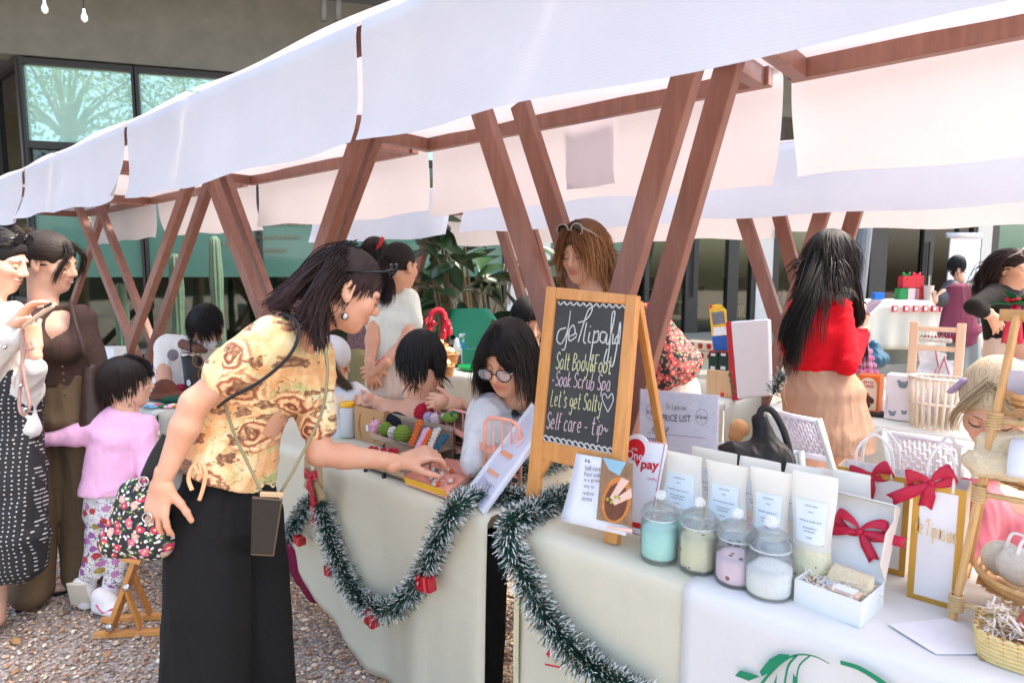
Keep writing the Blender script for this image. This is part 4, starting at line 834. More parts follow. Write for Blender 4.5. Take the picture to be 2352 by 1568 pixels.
# ================================================================ 1. woman in the floral blouse
me_ = person('bending woman in floral blouse and wide black trousers reaching for key charms', P(510, 1060, 1.82))
hc = P(798, 664, 1.82); A = frame(99, 28, 0, 800); nb = P(700, 770, 1.84)
sn, sf = P(622, 778, 1.70), P(716, 812, 1.97); el_n, wr_n = P(448, 925, 1.63), P(372, 1108, 1.62); el_f, wr_f = P(733, 1042, 1.93), P(922, 1060, 2.0)
hip = P(518, 1070, 1.83); wst = P(545, 965, 1.83); chs = P(635, 835, 1.84); side = nrm(sf-sn)
arms = [cap(sn, el_n, .044, .036, .015), cap(el_n, lerp(el_n, wr_n, .3), .036, .036, .015), cap(lerp(el_n, wr_n, .3), wr_n, .036, .0215, .015),
        cap(sf, el_f, .044, .037, .015), cap(el_f, lerp(el_f, wr_f, .3), .037, .038, .015), cap(lerp(el_f, wr_f, .3), wr_f, .038, .0225, .015), ecap(hip, chs, (.12, .09), (.13, .09), side), cap(chs, nb, .08, .05, .03)]
hn = handprims(wr_n, P(352, 1215, 1.62)-wr_n, -FWD+RGT*-.2, P(420, 1150, 1.6)-wr_n, .26, .98)
hf = handprims(wr_f, P(985, 1040, 2.03)-wr_f, ZUP*.9-FWD*.35, -FWD*.6-ZUP*.75, .5, 1.05, ext=[.5, .72, .85, .9], tcurl=.7)
body(me_, [(headprims(hc, A, .97, nb, .048), .0032), (arms, .006), (hn, .003), (hf, .003)], TONE*np.array((.97, .93, .9)), [(hc, A, 1.)])
face_lines(me_, hc, A, 1.)
bl = garment('blouse', [ecap(P(512, 1130, 1.83), wst, (.17, .138), (.155, .112), side), ecap(wst, chs, (.155, .112), (.155, .106), side), ecap(chs, lerp(chs, nb, .55), (.155, .106), (.12, .075), side), ell(P(690, 895, 1.84), (.055, .06, .065), None, .05),
    cap(sn-ZUP*.0, lerp(sn, el_n, .56), .066, .068, .03), cap(sf, lerp(sf, el_f, .72), .072, .062, .03)], BLOUSE, me_, .006, .0055, 34., P(640, 830, 1.8)-P(520, 1060, 1.8), 3,
    extra=half(P(535, 1098, 1.8), -(UP*np.cos(.44)+RGT*np.sin(.44))))
tr = garment('trousers', [ecap(P(530, 1065, 1.83), P(520, 1190, 1.83), (.135, .105), (.17, .15), side), cap(P(478, 1190, 1.76), np.array([*P(455, 1560, 1.74)[:2], .1]), .112, .118, .012), cap(P(575, 1190, 1.93), np.array([*P(606, 1560, 1.94)[:2], .1]), .1, .1, .012)], BLK, me_, .007, .007, 22., (0, 0, 1), 5)
for c_, dx in ((P(462, 1560, 1.75), 0), (P(600, 1560, 1.93), 0)): shoe(me_, c_-RGT*.06, RGT+HF*.3, Mrgb('dark_shoe', 40, 38, 36))
# drawstring bow at the waist
mb = MB(); W = lambda pts, Z=1.615: [P(x, y, Z) for x, y in pts]
for pts in ([(458, 1055), (440, 1075), (433, 1100), (441, 1125)], [(458, 1055), (472, 1080), (468, 1115), (458, 1148)], [(458, 1055), (448, 1068), (462, 1092), (459, 1060)]): mb.tube(spline(W(pts), 6), .0055, 6)
mb.build('drawstring', Mrgb('string_orange', 236, 176, 130), me_, smooth=True)
h_ = hair(me_, hc, A, .97, 620, .085, (.024, .014, .012), (.055, .026, .024), 2, comb=(.3, -.8, -.4), grav=.45, hold=0, cols=[(chs, None, (.15, .15, .17)), (lerp(chs, nb, .6), None, (.11, .11, .1)), (P(640, 770, 1.84), None, (.13, .13, .13)), (hc-A[2]*.09-A[1]*.03, A, (.05, .05, .08))], r=.0042, front=.2, side=-.0, volume=1.05, gdir=-ZUP-RGT*.42, endj=.12)
strandset(h_, [[hc+A[2]*.09+A[1]*.06, hc+A[2]*.075+A[1]*.1, hc+A[2]*.035+A[1]*.112+A[0]*q*.04, hc+A[2]*.01+A[1]*.108+A[0]*q*.05] for q in (-1, -.6, -.2, .2, .6, 1)], 70, .007, .003, (.018, .011, .011), 4)
strandset(h_, [[P(*q) for q in g] for g in ([(806, 574, 1.8), (740, 588, 1.8), (672, 652, 1.8), (608, 702, 1.77)], [(808, 574, 1.84), (742, 590, 1.86), (676, 655, 1.87), (625, 698, 1.86)], [(780, 585, 1.74), (712, 632, 1.73), (660, 686, 1.71), (628, 706, 1.7)], [(772, 605, 1.72), (722, 672, 1.69), (698, 728, 1.68), (682, 748, 1.67)], [(770, 632, 1.72), (738, 700, 1.7), (728, 760, 1.69), (736, 795, 1.69)], [(776, 600, 1.72), (735, 668, 1.69), (714, 738, 1.68), (708, 772, 1.68)], [(785, 575, 1.76), (705, 625, 1.76), (650, 685, 1.74), (612, 708, 1.73)])], 260, .011, .0046, (.022, .013, .012), 15, (.05, .024, .022), taper=.6)
strandset(h_, [[hc-A[1]*.05+A[0]*.07*q+A[2]*.03, hc-A[1]*.06-A[2]*.05+A[0]*.07*q, P(735, 770, 1.82-.08*q), P(738, 800, 1.8-.08*q)] for q in (1, .6, 1)]+[[hc-A[1]*.07+A[0]*.05, P(715, 700, 1.74), P(690, 720, 1.71), P(640, 705, 1.7)]], 110, .014, .0036, (.02, .012, .012), 5, (.045, .02, .02))
# earring, sunglasses, cords, phone, bag
er = hc+A[0]*.078-A[2]*.045+A[1]*.0
mb = MB(); mb.tube([er+A[2]*.012, er-ZUP*.022], .0008, 5); mb.ball(er-ZUP*.034, .0115, 12); mb.build('earring', Mrgb('silver', 190, 185, 175, rough=.25, metal=.9), me_, smooth=True)
sg = thing('sunglasses', 'black sunglasses pushed up into the hair of the bending woman', 'sunglasses', hc+A[2]*.1)
def shades(root, c, A, s=1., up=.098, back=.0, col=None):
    Lq = lambda x, y, z: c+s*(A[0]*x+A[1]*y+A[2]*z); col = col or Mrgb('black_acetate', 22, 21, 22, rough=.15)
    for q in (-1, 1):
        mb = MB(); mb.tube([Lq(q*.033+.026*math.cos(a), .055+back-.004*abs(math.sin(a)), up+.022*math.sin(a)) for a in np.linspace(0, 6.28, 17)[:-1]], .0035*s, 6, closed=True); mb.build('rim', col, root, smooth=True)
        mb = MB(); mb.prism([Lq(q*.033+.024*math.cos(a), .055+back, up+.02*math.sin(a)) for a in np.linspace(0, 6.28, 15)[:-1]], A[1], .002); mb.build('lens', Mrgb('dark_lens', 40, 38, 40, rough=.05), root)
        mb = MB(); mb.tube([Lq(q*.06, .055+back, up+.005), Lq(q*.079, .02+back, up-.02), Lq(q*.081, -.045+back*.3, up-.07)], [.0045*s, .0035*s, .0025*s], 6); mb.build('temple', col, root, smooth=True)
    mb = MB(); mb.tube([Lq(-.009, .057+back, up), Lq(.009, .057+back, up)], .003*s, 6); mb.build('bridge', col, root, smooth=True)
shades(sg, hc, A, 1., .105, .035)
cord = thing('lanyard', 'olive woven lanyard carrying a phone across the floral blouse', 'lanyard', P(610, 1130, 1.66))
mb = MB()
for pts, Z in (([(748, 802), (752, 860), (738, 950), (690, 1050), (645, 1130)], 1.69), ([(516, 928), (540, 1000), (570, 1065), (600, 1128)], 1.68)): mb.tube(spline([P(x, y, Z) for x, y in pts], 6), .0042, 6)
mb.build('strap', Mrgb('cord_olive', 150, 140, 105, rough=.8, bump=.5, bs=500.), cord, smooth=True)
mb = MB(); mb.bar(P(598, 1134, 1.66), P(652, 1136, 1.66), .012, .012); mb.build('clip', Mrgb('clip_tan', 200, 170, 130), cord, bevel=.002)
def phone(label, cs, th, front, back, lens=False):
    """slab between four corner points with a screen on the outward side"""
    c = sum(cs)/4; n = nrm(np.cross(cs[1]-cs[0], cs[3]-cs[0])); n = n if np.dot(n, FWD) < 0 else -n; root = thing('phone', label, 'phone', c)
    mb = MB(); mb.prism(cs, n, th); mb.build('body', back, root, bevel=.003)
    mb = MB(); k = [lerp(q, c, .06)+n*.0008 for q in cs]; mb.prism(k, n, .0006); mb.build('screen', front, root); return root, n, c
ph, n_, c_ = phone('black phone hanging from an olive cord before black trousers', [P(x, y, 1.655) for x, y in ((578, 1140), (648, 1146), (628, 1278), (575, 1275))], .008, Mrgb('phone_glass', 22, 22, 22, rough=.06), Mrgb('phone_gold', 120, 100, 80, rough=.3, metal=.6))
bag = thing('handbag', 'black handbag printed with pink and white flowers held at the hip', 'bag', P(315, 1290, 1.66))
bz = 1.66
garment('bag_body', [cap(P(302, 1130, bz), P(270, 1240, bz), .028, .036, .03), cap(P(345, 1120, bz), P(360, 1235, bz), .03, .042, .03), cap(P(270, 1240, bz), P(362, 1245, bz), .042, .042, .03), ell(P(318, 1190, bz), (.065, .045, .09), None, .03)], BAGFL, bag, .006, .002, 40.)
mb = MB(); mb.tube(spline([P(x, y, z) for x, y, z in ((640, 722, 1.70), (668, 728, 1.67), (684, 745, 1.635), (684, 778, 1.615), (660, 822, 1.603), (600, 874, 1.595), (528, 914, 1.59), (500, 935, 1.62))], 6), .0048, 6, flat=.5, nv=FWD); mb.build('strap', STRAP, bag, smooth=True)
mb = MB(); mb.tube(spline([P(x, y, 1.62) for x, y in ((388, 1005), (360, 1050), (338, 1098))], 5), .02, 8, flat=.25, nv=FWD); mb.build('strap', STRAP, bag, smooth=True)
for x, y in ((330, 1105), (358, 1125), (338, 1188)): mb = MB(); p = P(x, y, 1.605); mb.tube([p+(RGT*math.cos(a)+UP*math.sin(a))*.012 for a in np.linspace(0, 6.28, 15)[:-1]], .002, 6, closed=True); mb.build('ring', METAL, bag, smooth=True)
# ================================================================ 2. woman in the brown cardigan
BRN = weave('brown_knit', lin(78, 60, 53), 500., .1, slub=.15); BTR = weave('brown_trouser', lin(108, 90, 68), 600., .1)
p2 = person('smiling woman in brown cardigan and brown trousers beside the toddler', onz(110, 1370, 0)); Z = 2.74
hc = P(113, 602, Z); A = frame(58, 14, 4, 113); nb = P(100, 700, Z)
sl_, sr_ = P(45, 722, Z-.05), P(183, 728, Z+.02)
body(p2, [(headprims(hc, A, 1.04, nb, .05), .004), ([ecap(P(118, 860, Z), P(112, 765, Z), (.12, .085), (.13, .09), RGT), cap(P(112, 745, Z-.01), nb, .078, .048, .04), cap(sl_, sr_, .034, .034, .03), cap(sr_, P(238, 905, Z+.05), .036, .03)], .007)], PALE*.95, [(hc, A, 1.04)])
face_lines(p2, hc, A, 1.04)
mb = MB(); Lq = lambda x, y, z: hc+1.04*(A[0]*x+A[1]*y+A[2]*z); mb.tube([Lq(-.014, .0985, -.058), Lq(0, .1015, -.0605), Lq(.014, .0985, -.058)], [.001, .0034, .001], 6); mb.build('teeth', Mrgb('teeth', 232, 226, 215, rough=.3), p2, smooth=True)
garment('cardigan', [ecap(P(125, 880, Z), P(122, 800, Z), (.135, .105), (.14, .105), RGT), ecap(P(122, 800, Z), P(114, 735, Z), (.15, .115), (.15, .095), RGT), cap(sl_-ZUP*.01, sr_-ZUP*.012, .052, .055, .04), ell(P(150, 800, Z-.09), (.06, .06, .06), None, .05), ell(P(95, 805, Z-.09), (.06, .06, .06), None, .05),
    cap(sr_-ZUP*.01, P(226, 860, Z+.03), .06, .052, .03), cap(P(226, 860, Z+.03), P(250, 985, Z+.0), .05, .042, .03), cap(sl_, P(20, 840, Z), .058, .05, .03)], BRN, p2, .007, .004, 30., extra=ell(P(124, 722, Z-.092), (.045, .075, .12), np.array([nrm(RGT), HF, ZUP]), .008, True))
for k in range(5): mb = MB(); p = P(143+k*1.5, 842+k*16, Z-.118); mb.ball(p, .006, 8); mb.build('button', Mrgb('button_brown', 90, 70, 60, rough=.3), p2, smooth=True)
garment('trousers', [ecap(P(128, 870, Z), P(130, 960, Z), (.14, .105), (.165, .125), RGT), cap(P(84, 960, Z-.02), np.array([*P(66, 1300, Z-.06)[:2], .09]), .088, .088, .012), cap(P(178, 960, Z+.04), np.array([*P(190, 1300, Z+.1)[:2], .09]), .085, .085, .012)], BTR, p2, .009, .006, 22., seed=8)
for x, y in ((85, 1375), (165, 1340)):
    b = onz(x, y, 0); fr_ = thing if False else None
    d = nrm(-HF+RGT*.1); t_ = np.cross(ZUP, d); f = [ecap(b-d*.1+ZUP*.045, b+d*.07+ZUP*.03, (.032, .03), (.042, .02), t_, .02)]
    for q in range(5): f.append(cap(b+d*.07+t_*(q-2)*.0175+ZUP*.025, b+d*(.105-.006*abs(q-1))+t_*(q-2)*.018+ZUP*.02, .0105, .0095, .005))
    body(p2, [(f, .005)], PALE*.85, name='foot')
    mb = MB(); mb.prism([b+d*(.12 if abs(a) < 9 else 0)*math.cos(a)+t_*.047*math.sin(a)+ZUP*.014 for a in np.linspace(0, 6.28, 20)[:-1]], ZUP, .012); mb.tube([b-t_*.045+d*.0+ZUP*.02, b+d*.055+ZUP*.052, b+t_*.045+ZUP*.02], .0045, 6); mb.build('sandal', STRAP, p2, smooth=False)
h_ = hair(p2, hc, A, 1.04, 420, .13, (.03, .02, .015), (.05, .034, .026), 5, comb=(.2, -.9, .1), hold=9, grav=.1, r=.004, front=.2, volume=1.12, tie=hc-A[1]*.115+A[2]*.02, name='hair')
strandset(h_, [[hc-A[1]*.1+A[2]*.03, hc-A[1]*.14+A[2]*.06+A[0]*q, hc-A[1]*.12+A[2]*.11+A[0]*q, hc-A[1]*.08+A[2]*.07] for q in (-.02, .02)]+[[hc-A[1]*.1+A[2]*.03, hc-A[1]*.15-A[2]*.0, hc-A[1]*.12-A[2]*.06+A[0]*q, hc-A[1]*.07-A[2]*.075] for q in (-.03, .03)], 90, .014, .004, (.035, .024, .018), 6, (.07, .05, .035))
strandset(h_, [[hc+A[2]*.095+A[1]*.07+A[0]*q*.02, hc+A[2]*.06+A[1]*.105+A[0]*q*.05, hc+A[1]*.09-A[2]*.02+A[0]*q*.078, hc+A[1]*.075-A[2]*.085+A[0]*q*.07] for q in (1, -1)], 40, .008, .0028, (.035, .024, .018), 7)
mb = MB(); mb.tube(spline([hc-A[1]*.12+A[2]*.09, hc-A[1]*.155+A[2]*.05, hc-A[1]*.13+A[2]*.0], 5), .012, 8); mb.build('hair_claw', Mrgb('claw_white', 225, 220, 215, rough=.3), p2, smooth=True)
pl = M('brown_check_leather', lin(66, 48, 42), .5, .2, 45.)
sb = thing('shoulder_bag', 'soft brown checked shoulder bag hanging behind the brown cardigan', 'bag', P(212, 1040, Z))
garment('bag_body', [cap(P(208, 850, Z-.06), P(215, 985, Z-.05), .03, .055, .04), cap(P(205, 1000, Z-.05), P(228, 1000, Z-.03), .04, .04, .04)], pl, sb, .007, .004, 30.)
mb = MB(); mb.tube(spline([P(160, 690, Z-.03), P(172, 740, Z-.1), P(190, 800, Z-.12), P(205, 845, Z-.07)], 6), .009, 6, flat=.4, nv=FWD); mb.tube(spline([P(186, 800, Z-.1), P(205, 812, Z-.11), P(225, 800, Z-.09)], 5), .003, 6); mb.build('strap', pl, sb, smooth=True)
# ================================================================ 3. woman in the white jacket
WJ = weave('white_denim', (.66, .65, .62), 500., .06, bump=.35); p3 = person('woman at left edge in white jacket and black polka dot dress using a phone', onz(20, 1420, 0)); Z = 2.5
hc = P(-8, 598, Z); A = frame(62, 16, 0, -8); nb = P(-25, 690, Z)
w1, w2 = P(34, 745, Z-.12), P(78, 800, Z-.1)
h1 = handprims(w1, P(80, 690, Z-.13)-w1, ZUP*.8-RGT*.5-FWD*.2, ZUP*.2-FWD, .28, 1.0, ext=[.15, .3, .35, .4]); h2 = handprims(w2, P(66, 742, Z-.09)-w2, -FWD*.9+RGT*.5, -RGT*.8+ZUP*.4, .55, 1.)
body(p3, [(headprims(hc, A, 1.02, nb, .05), .004), ([cap(P(-30, 830, Z-.1), w1, .04, .026), cap(P(60, 880, Z-.05), w2, .038, .026), ecap(P(-20, 860, Z), P(-25, 740, Z), (.13, .09), (.14, .085), RGT)], .007), (h1, .0045), (h2, .0045)], PALE, [(hc, A, 1.02)])
face_lines(p3, hc, A, 1.02)
garment('jacket', [ecap(P(-15, 985, Z), P(-18, 800, Z), (.13, .11), (.145, .115), RGT), ecap(P(-18, 800, Z), P(-25, 725, Z), (.145, .115), (.13, .08), RGT), cap(P(25, 725, Z), P(-40, 855, Z-.1), .06, .06, .03), cap(P(-40, 850, Z-.1), P(24, 775, Z-.13), .056, .05, .03), cap(P(30, 740, Z+.05), P(62, 900, Z-.02), .06, .055, .03), cap(P(62, 900, Z-.02), P(80, 845, Z-.1), .052, .046, .03), cap(P(40, 900, Z-.02), P(68, 985, Z-.02), .04, .04, .04)], WJ, p3, .007, .006, 32., seed=4)
for x, y in ((10, 798), (47, 885), (58, 940)): mb = MB(); mb.ball(P(x, y, Z-.17), .009, 10); mb.build('button', METAL, p3, smooth=True)
garment('dress', [ecap(P(-10, 800, Z), P(0, 930, Z), (.12, .09), (.15, .12), RGT), ecap(P(0, 930, Z), P(18, 1230, Z), (.15, .12), (.155, .13), RGT), ecap(P(18, 1230, Z), P(20, 1300, Z), (.155, .13), (.14, .12), RGT)], DOTS, p3, .008, .007, 24., seed=6)
body(p3, [([cap(P(-10, 1260, Z), P(-15, 1420, Z-.0), .05, .04)], .008)], PALE*.9, name='leg'); shoe(p3, onz(-14, 1440, 0), -HF+RGT*.2, Mrgb('tan_shoe', 150, 95, 70))
h_ = hair(p3, hc, A, 1.02, 380, .36, (.012, .01, .01), None, 8, comb=(.3, -.85, -.1), grav=.3, hold=3, cols=[(P(-22, 780, Z), None, (.17, .14, .13))], r=.004, front=.2, volume=1.1)
sg = thing('sunglasses', 'black sunglasses on the head of the woman in the white jacket', 'sunglasses', hc+A[2]*.1); shades(sg, hc, A, 1.02, .105, .02)
ph, n_, c_ = phone('beige cased phone with three camera lenses held by the woman in white', [P(x, y, z) for x, y, z in ((120, 702, Z-.2), (126, 692, Z-.12), (58, 738, Z-.12), (48, 750, Z-.2))], .01, Mrgb('case_beige', 190, 165, 140, rough=.4), Mrgb('case_beige', 190, 165, 140, rough=.4))
for k in range(3): mb = MB(); mb.ball(P(104+k*6, 704-k*3, Z-.175), .006, 8); mb.build('lens', Mrgb('dark_lens', 40, 38, 40, rough=.05), ph, smooth=True)
mb = MB(); mb.tube(spline([P(x, y, Z-.16) for x, y in ((52, 755), (50, 850), (44, 930), (55, 952), (68, 930), (58, 880), (52, 830), (60, 790))], 7), .006, 6); mb.tube(spline([P(x, y, Z-.16) for x, y in ((52, 760), (60, 800), (76, 800), (70, 785))], 6), .004, 6)
single('phone_lanyard', 'mauve rope lanyard looping down from the beige phone', 'lanyard', mb, Mrgb('lanyard_mauve', 176, 140, 130, rough=.8, bump=.5), smooth=True)
# ================================================================ 4. toddler
PINK = weave('pink_fleece', lin(246, 190, 222), 500., .05, rough=.95); p4 = person('toddler in pink sweatshirt and printed trousers reaching back to the left', onz(225, 1395, 0)); Z = 2.7
hc = P(291, 878, Z); A = frame(98, 2, 0, 290); s4 = .9; nb = P(290, 945, Z)
hw = P(95, 1008, Z-.05); h1 = handprims(hw, P(66, 1018, Z-.05)-hw, -FWD, ZUP, .6, .62)
body(p4, [(headprims(hc, A, s4, nb, .046), .0038), ([cap(P(240, 970, Z), P(160, 990, Z), .035, .028), cap(P(160, 990, Z), hw, .028, .02), ecap(P(262, 1110, Z), P(285, 960, Z), (.08, .07), (.08, .06), RGT)], .007), (h1, .004)], PALE, [(hc, A, s4)])
face_lines(p4, hc, A, s4)
garment('sweatshirt', [ecap(P(252, 1135, Z), P(272, 1000, Z), (.128, .1), (.11, .09), RGT), ecap(P(272, 1000, Z), P(288, 955, Z), (.115, .09), (.085, .07), RGT), cap(P(245, 975, Z), P(175, 1000, Z-.02), .055, .048, .03), cap(P(175, 1000, Z-.02), P(105, 1010, Z-.05), .045, .033, .02), cap(P(335, 975, Z), P(340, 1085, Z-.04), .05, .042, .03)], PINK, p4, .007, .004, 32., (1, 0, .6), 9, extra=half(P(250, 1133, Z), -UP))
mb = MB(); mb.tube([P(95+0*a, 0, 1) if False else P(92, 1010, Z-.05)+(UP*math.cos(a)*.034+FWD*math.sin(a)*.034) for a in np.linspace(0, 6.28, 17)[:-1]], .008, 8, closed=True); mb.build('cuff', PINK, p4, smooth=True)
garment('trousers', [ecap(P(255, 1110, Z), P(250, 1180, Z), (.1, .085), (.1, .09), RGT), cap(P(228, 1190, Z-.03), P(208, 1318, Z-.04), .048, .042, .012), cap(P(278, 1190, Z+.02), P(264, 1330, Z), .046, .042, .012)], DOODLE, p4, .007, .004, 28., seed=3)
garment('sock', [cap(P(205, 1310, Z-.02), P(200, 1350, Z-.02), .036, .034)], Mrgb('white_sock', 230, 228, 232), p4, .006, 0); garment('sock', [cap(P(258, 1325, Z), P(252, 1365, Z), .034, .034)], Mrgb('white_sock', 230, 228, 232), p4, .006, 0)
sole = Mrgb('cream_sole', 205, 195, 175, rough=.8); wsh = Mrgb('white_trainer', 232, 226, 222, rough=.6); pk = Mrgb('pink_trim', 215, 80, 120)
t0, t1 = P(188, 1335, Z-.05), P(202, 1400, Z+.0); t1[2] = max(.03, t1[2])
garment('shoe', [ecap(t0, t1, (.036, .026), (.042, .03), RGT, .02), cap(P(205, 1345, Z), t1, .03, .03)], wsh, p4, .006, 0); garment('shoe_sole', [ecap(t0-FWD*.024-RGT*.012, t1-FWD*.024-RGT*.012, (.038, .009), (.044, .009), RGT, .01)], sole, p4, .005, 0)
t0, t1 = onz(232, 1388, .035), onz(272, 1402, .035)
garment('shoe', [ecap(t0, t1, (.04, .034), (.04, .026), np.cross(ZUP, t1-t0), .02), cap(t0+ZUP*.04, lerp(t0, t1, .5)+ZUP*.03, .035, .03)], wsh, p4, .006, 0)
mb = MB(); mb.tube(spline([lerp(t0, t1, .1)-FWD*.04+ZUP*.02, lerp(t0, t1, .5)-FWD*.042-ZUP*.002, lerp(t0, t1, .95)-FWD*.03+ZUP*.02], 5), .004, 5); mb.build('shoe_stripe', pk, p4, smooth=True)
hair(p4, hc, A, s4, 420, .085, (.016, .011, .009), (.03, .02, .015), 9, comb=(.25, .1, -.9), grav=.3, r=.0042, front=.06, volume=1.11, nape=-.06, side=-.0)
strandset(p4, [[hc+s4*(A[2]*.12+A[0]*.02*q), hc+s4*(A[2]*.1+A[1]*.07+A[0]*.035*q), hc+s4*(A[2]*.04+A[1]*.098+A[0]*.045*q), hc+s4*(A[2]*.022+A[1]*.1+A[0]*.045*q)] for q in (-1, -.5, 0, .5, 1)], 80, .006, .003, (.018, .012, .01), 3)
# ================================================================ 5. masked seller
CRM = weave('cream_shirt', lin(232, 226, 214), 500., .05); p5 = person('seated seller in cream shirt and face mask bending over the crochet table', P(470, 800, 3.9)); Z = 3.75
hc = P(476, 748, Z); A = frame(-35, 48, 0, 476); s5 = 1.02; nb = P(440, 800, Z+.1)
body(p5, [(headprims(hc, A, s5, nb, .055), .005), ([ecap(P(440, 930, Z+.15), P(430, 810, Z+.15), (.16, .1), (.17, .1), RGT), cap(P(380, 800, Z+.1), P(375, 900, Z-.1), .05, .04)], .01)], TONE)
garment('shirt', [ecap(P(445, 960, Z+.12), P(440, 830, Z+.12), (.17, .12), (.18, .12), RGT), cap(P(385, 800, Z+.1), P(500, 830, Z+.1), .075, .07, .06), cap(P(388, 795, Z+.08), P(375, 900, Z-.02), .075, .065, .04), cap(P(500, 825, Z+.1), P(520, 900, Z), .07, .06, .04), ell(P(440, 790, Z+.1), (.1, .1, .06), None, .05)], CRM, p5, .009, .006, 24., seed=2)
garment('collar', [cap(P(420, 790, Z), P(452, 800, Z-.06), .03, .03), cap(P(452, 800, Z-.06), P(470, 805, Z), .025, .02)], weave('brown_collar', lin(120, 84, 72), 600.), p5, .007, .002)
mb = MB(); mb.lathe([(.0, 0), (.03, .003), (.034, .0)], 16, P(397, 815, Z-.06), A=(RGT, UP, -FWD)); mb.build('arm_patch', Mrgb('patch_grey', 120, 112, 118), p5, smooth=True)
Lq = lambda x, y, z: hc+s5*(A[0]*x+A[1]*y+A[2]*z)
garment('face_mask', [ell(Lq(0, .07, -.055), np.array((.058, .048, .05))*s5, A, .01)], Mrgb('mask_white', 225, 230, 236, rough=.8), p5, .006, .001)
hair(p5, hc, A, s5, 420, .1, (.011, .01, .01), None, 12, comb=(.35, .3, -.7), grav=.2, r=.0045, front=.075, volume=1.12, nape=-.05)
# ================================================================ 6. ponytailed visitor and the one beyond
TEE = weave('pale_tee', lin(222, 226, 214), 500., .05); p6 = person('ponytailed visitor in pale polo shirt with hands clasped behind the back', P(900, 900, 3.3)); Z = 3.3
hc = P(918, 612, Z); A = frame(140, 6, 0, 918); s6 = 1.0; nb = P(908, 660, Z)
a1 = [cap(P(868, 690, Z-.04), P(855, 780, Z-.1), .04, .034), cap(P(855, 780, Z-.1), P(849, 845, Z-.14), .034, .024), cap(P(944, 695, Z), P(934, 785, Z-.08), .042, .036), cap(P(934, 785, Z-.08), P(876, 838, Z-.15), .035, .024), ecap(P(905, 850, Z), P(905, 760, Z), (.1, .07), (.1, .07), RGT)]
body(p6, [(headprims(hc, A, s6, nb, .045), .005), (a1, .008), (handprims(P(849, 840, Z-.14), -ZUP+RGT*.2, -FWD, RGT, .4, .95), .0055), (handprims(P(878, 838, Z-.15), -ZUP*.5-RGT, -FWD, -ZUP, .5, .95), .0055)], TONE*.95)
garment('polo_shirt', [ecap(P(900, 850, Z), P(902, 740, Z), (.135, .11), (.14, .105), RGT), ecap(P(902, 740, Z), P(906, 690, Z), (.145, .1), (.12, .07), RGT), cap(P(872, 685, Z-.03), P(864, 735, Z-.06), .055, .05, .03), cap(P(938, 685, Z), P(945, 735, Z-.03), .058, .055, .03)], TEE, p6, .008, .004, 26., seed=5)
garment('trousers', [ecap(P(902, 850, Z), P(902, 900, Z), (.14, .11), (.15, .12), RGT), cap(P(880, 930, Z), np.array([*P(880, 1000, Z)[:2], .08]), .08, .07, .05), cap(P(925, 930, Z), np.array([*P(925, 1000, Z)[:2], .08]), .08, .07, .05)], weave('beige_trouser', lin(214, 196, 180), 500.), p6, .01, .004, 24.)
for x in (880, 925): shoe(p6, P(x, 1000, Z), HF+RGT*.4, wsh)
h_ = hair(p6, hc, A, s6, 300, .14, (.016, .012, .011), None, 14, r=.0045, tie=hc-A[1]*.1+A[2]*.01, hold=9, front=.085, volume=1.06)
strandset(h_, [[hc-A[1]*.095+A[2]*.02, hc-A[1]*.13-A[2]*.02, P(888, 665, Z-.1), P(877, 712, Z-.08)]], 70, .014, .004, (.018, .013, .012), 3, (.04, .028, .025))
mb = MB(); p = P(872, 830, Z-.15); mb.tube([p+(RGT*.7+UP*.7)*math.cos(a)*.03+FWD*math.sin(a)*.03 for a in np.linspace(0, 6.28, 15)[:-1]], .003, 6, closed=True); mb.build('bracelet', Mrgb('red_thread', 200, 80, 80), p6, smooth=True)
p6b = person('visitor with red hair clip half hidden behind the ponytailed visitor', P(850, 900, 3.7)); Z = 3.75; hc = P(864, 592, Z); A = frame(150, 4, 0, 864)
body(p6b, [(headprims(hc, A, 1., P(858, 650, Z), .045), .006)], TONE)
garment('shirt', [ecap(P(850, 800, Z), P(856, 670, Z), (.14, .1), (.13, .09), RGT)], Mrgb('plaid_dark', 120, 90, 95, var=.4, vs=60.), p6b, .01, .003); garment('trousers', [cap(P(840, 820, Z), np.array([*P(838, 900, Z)[:2], .05]), .11, .09)], weave('khaki_trouser', lin(150, 140, 100), 500.), p6b, .012, .003)
hair(p6b, hc, A, 1., 220, .16, (.014, .011, .011), None, 15, r=.005, front=.08)
mb = MB(); mb.tube([P(864, 572, Z-.1), P(873, 560, Z-.1), P(880, 545, Z-.1)], [.008, .01, .012], 7); mb.build('hair_clip', Mrgb('clip_red', 200, 45, 50), p6b, smooth=True)
# ================================================================ 7. boy in black tank top
p7 = person('seated short-haired person in black vest seen from behind the crochet display', P(965, 900, 2.55)); Z = 2.55
hc = P(967, 836, Z); A = frame(200, 14, 0, 967); s7 = 1.08; nb = P(975, 912, Z)
body(p7, [(headprims(hc, A, s7, nb, .062), .005), ([ecap(P(985, 1080, Z), P(980, 950, Z), (.17, .1), (.19, .085), RGT), cap(P(900, 945, Z), P(868, 935, Z+.15), .05, .04), cap(P(868, 935, Z+.15), P(845, 915, Z+.1), .036, .026), cap(P(1045, 945, Z), P(1050, 935, Z-.1), .05, .038), cap(P(1050, 935, Z-.1), P(1012, 920, Z-.22), .034, .026), cap(nb, P(978, 950, Z), .07, .1, .06)], .008), (handprims(P(1040, 928, Z-.2), -RGT+ZUP*.2, -FWD+ZUP*.5, ZUP, .6, .8), .0045), (handprims(P(860, 925, Z+.1), -RGT+ZUP*.1, -FWD+ZUP*.6, ZUP, .7, .8), .0045)], TONE*1.0)
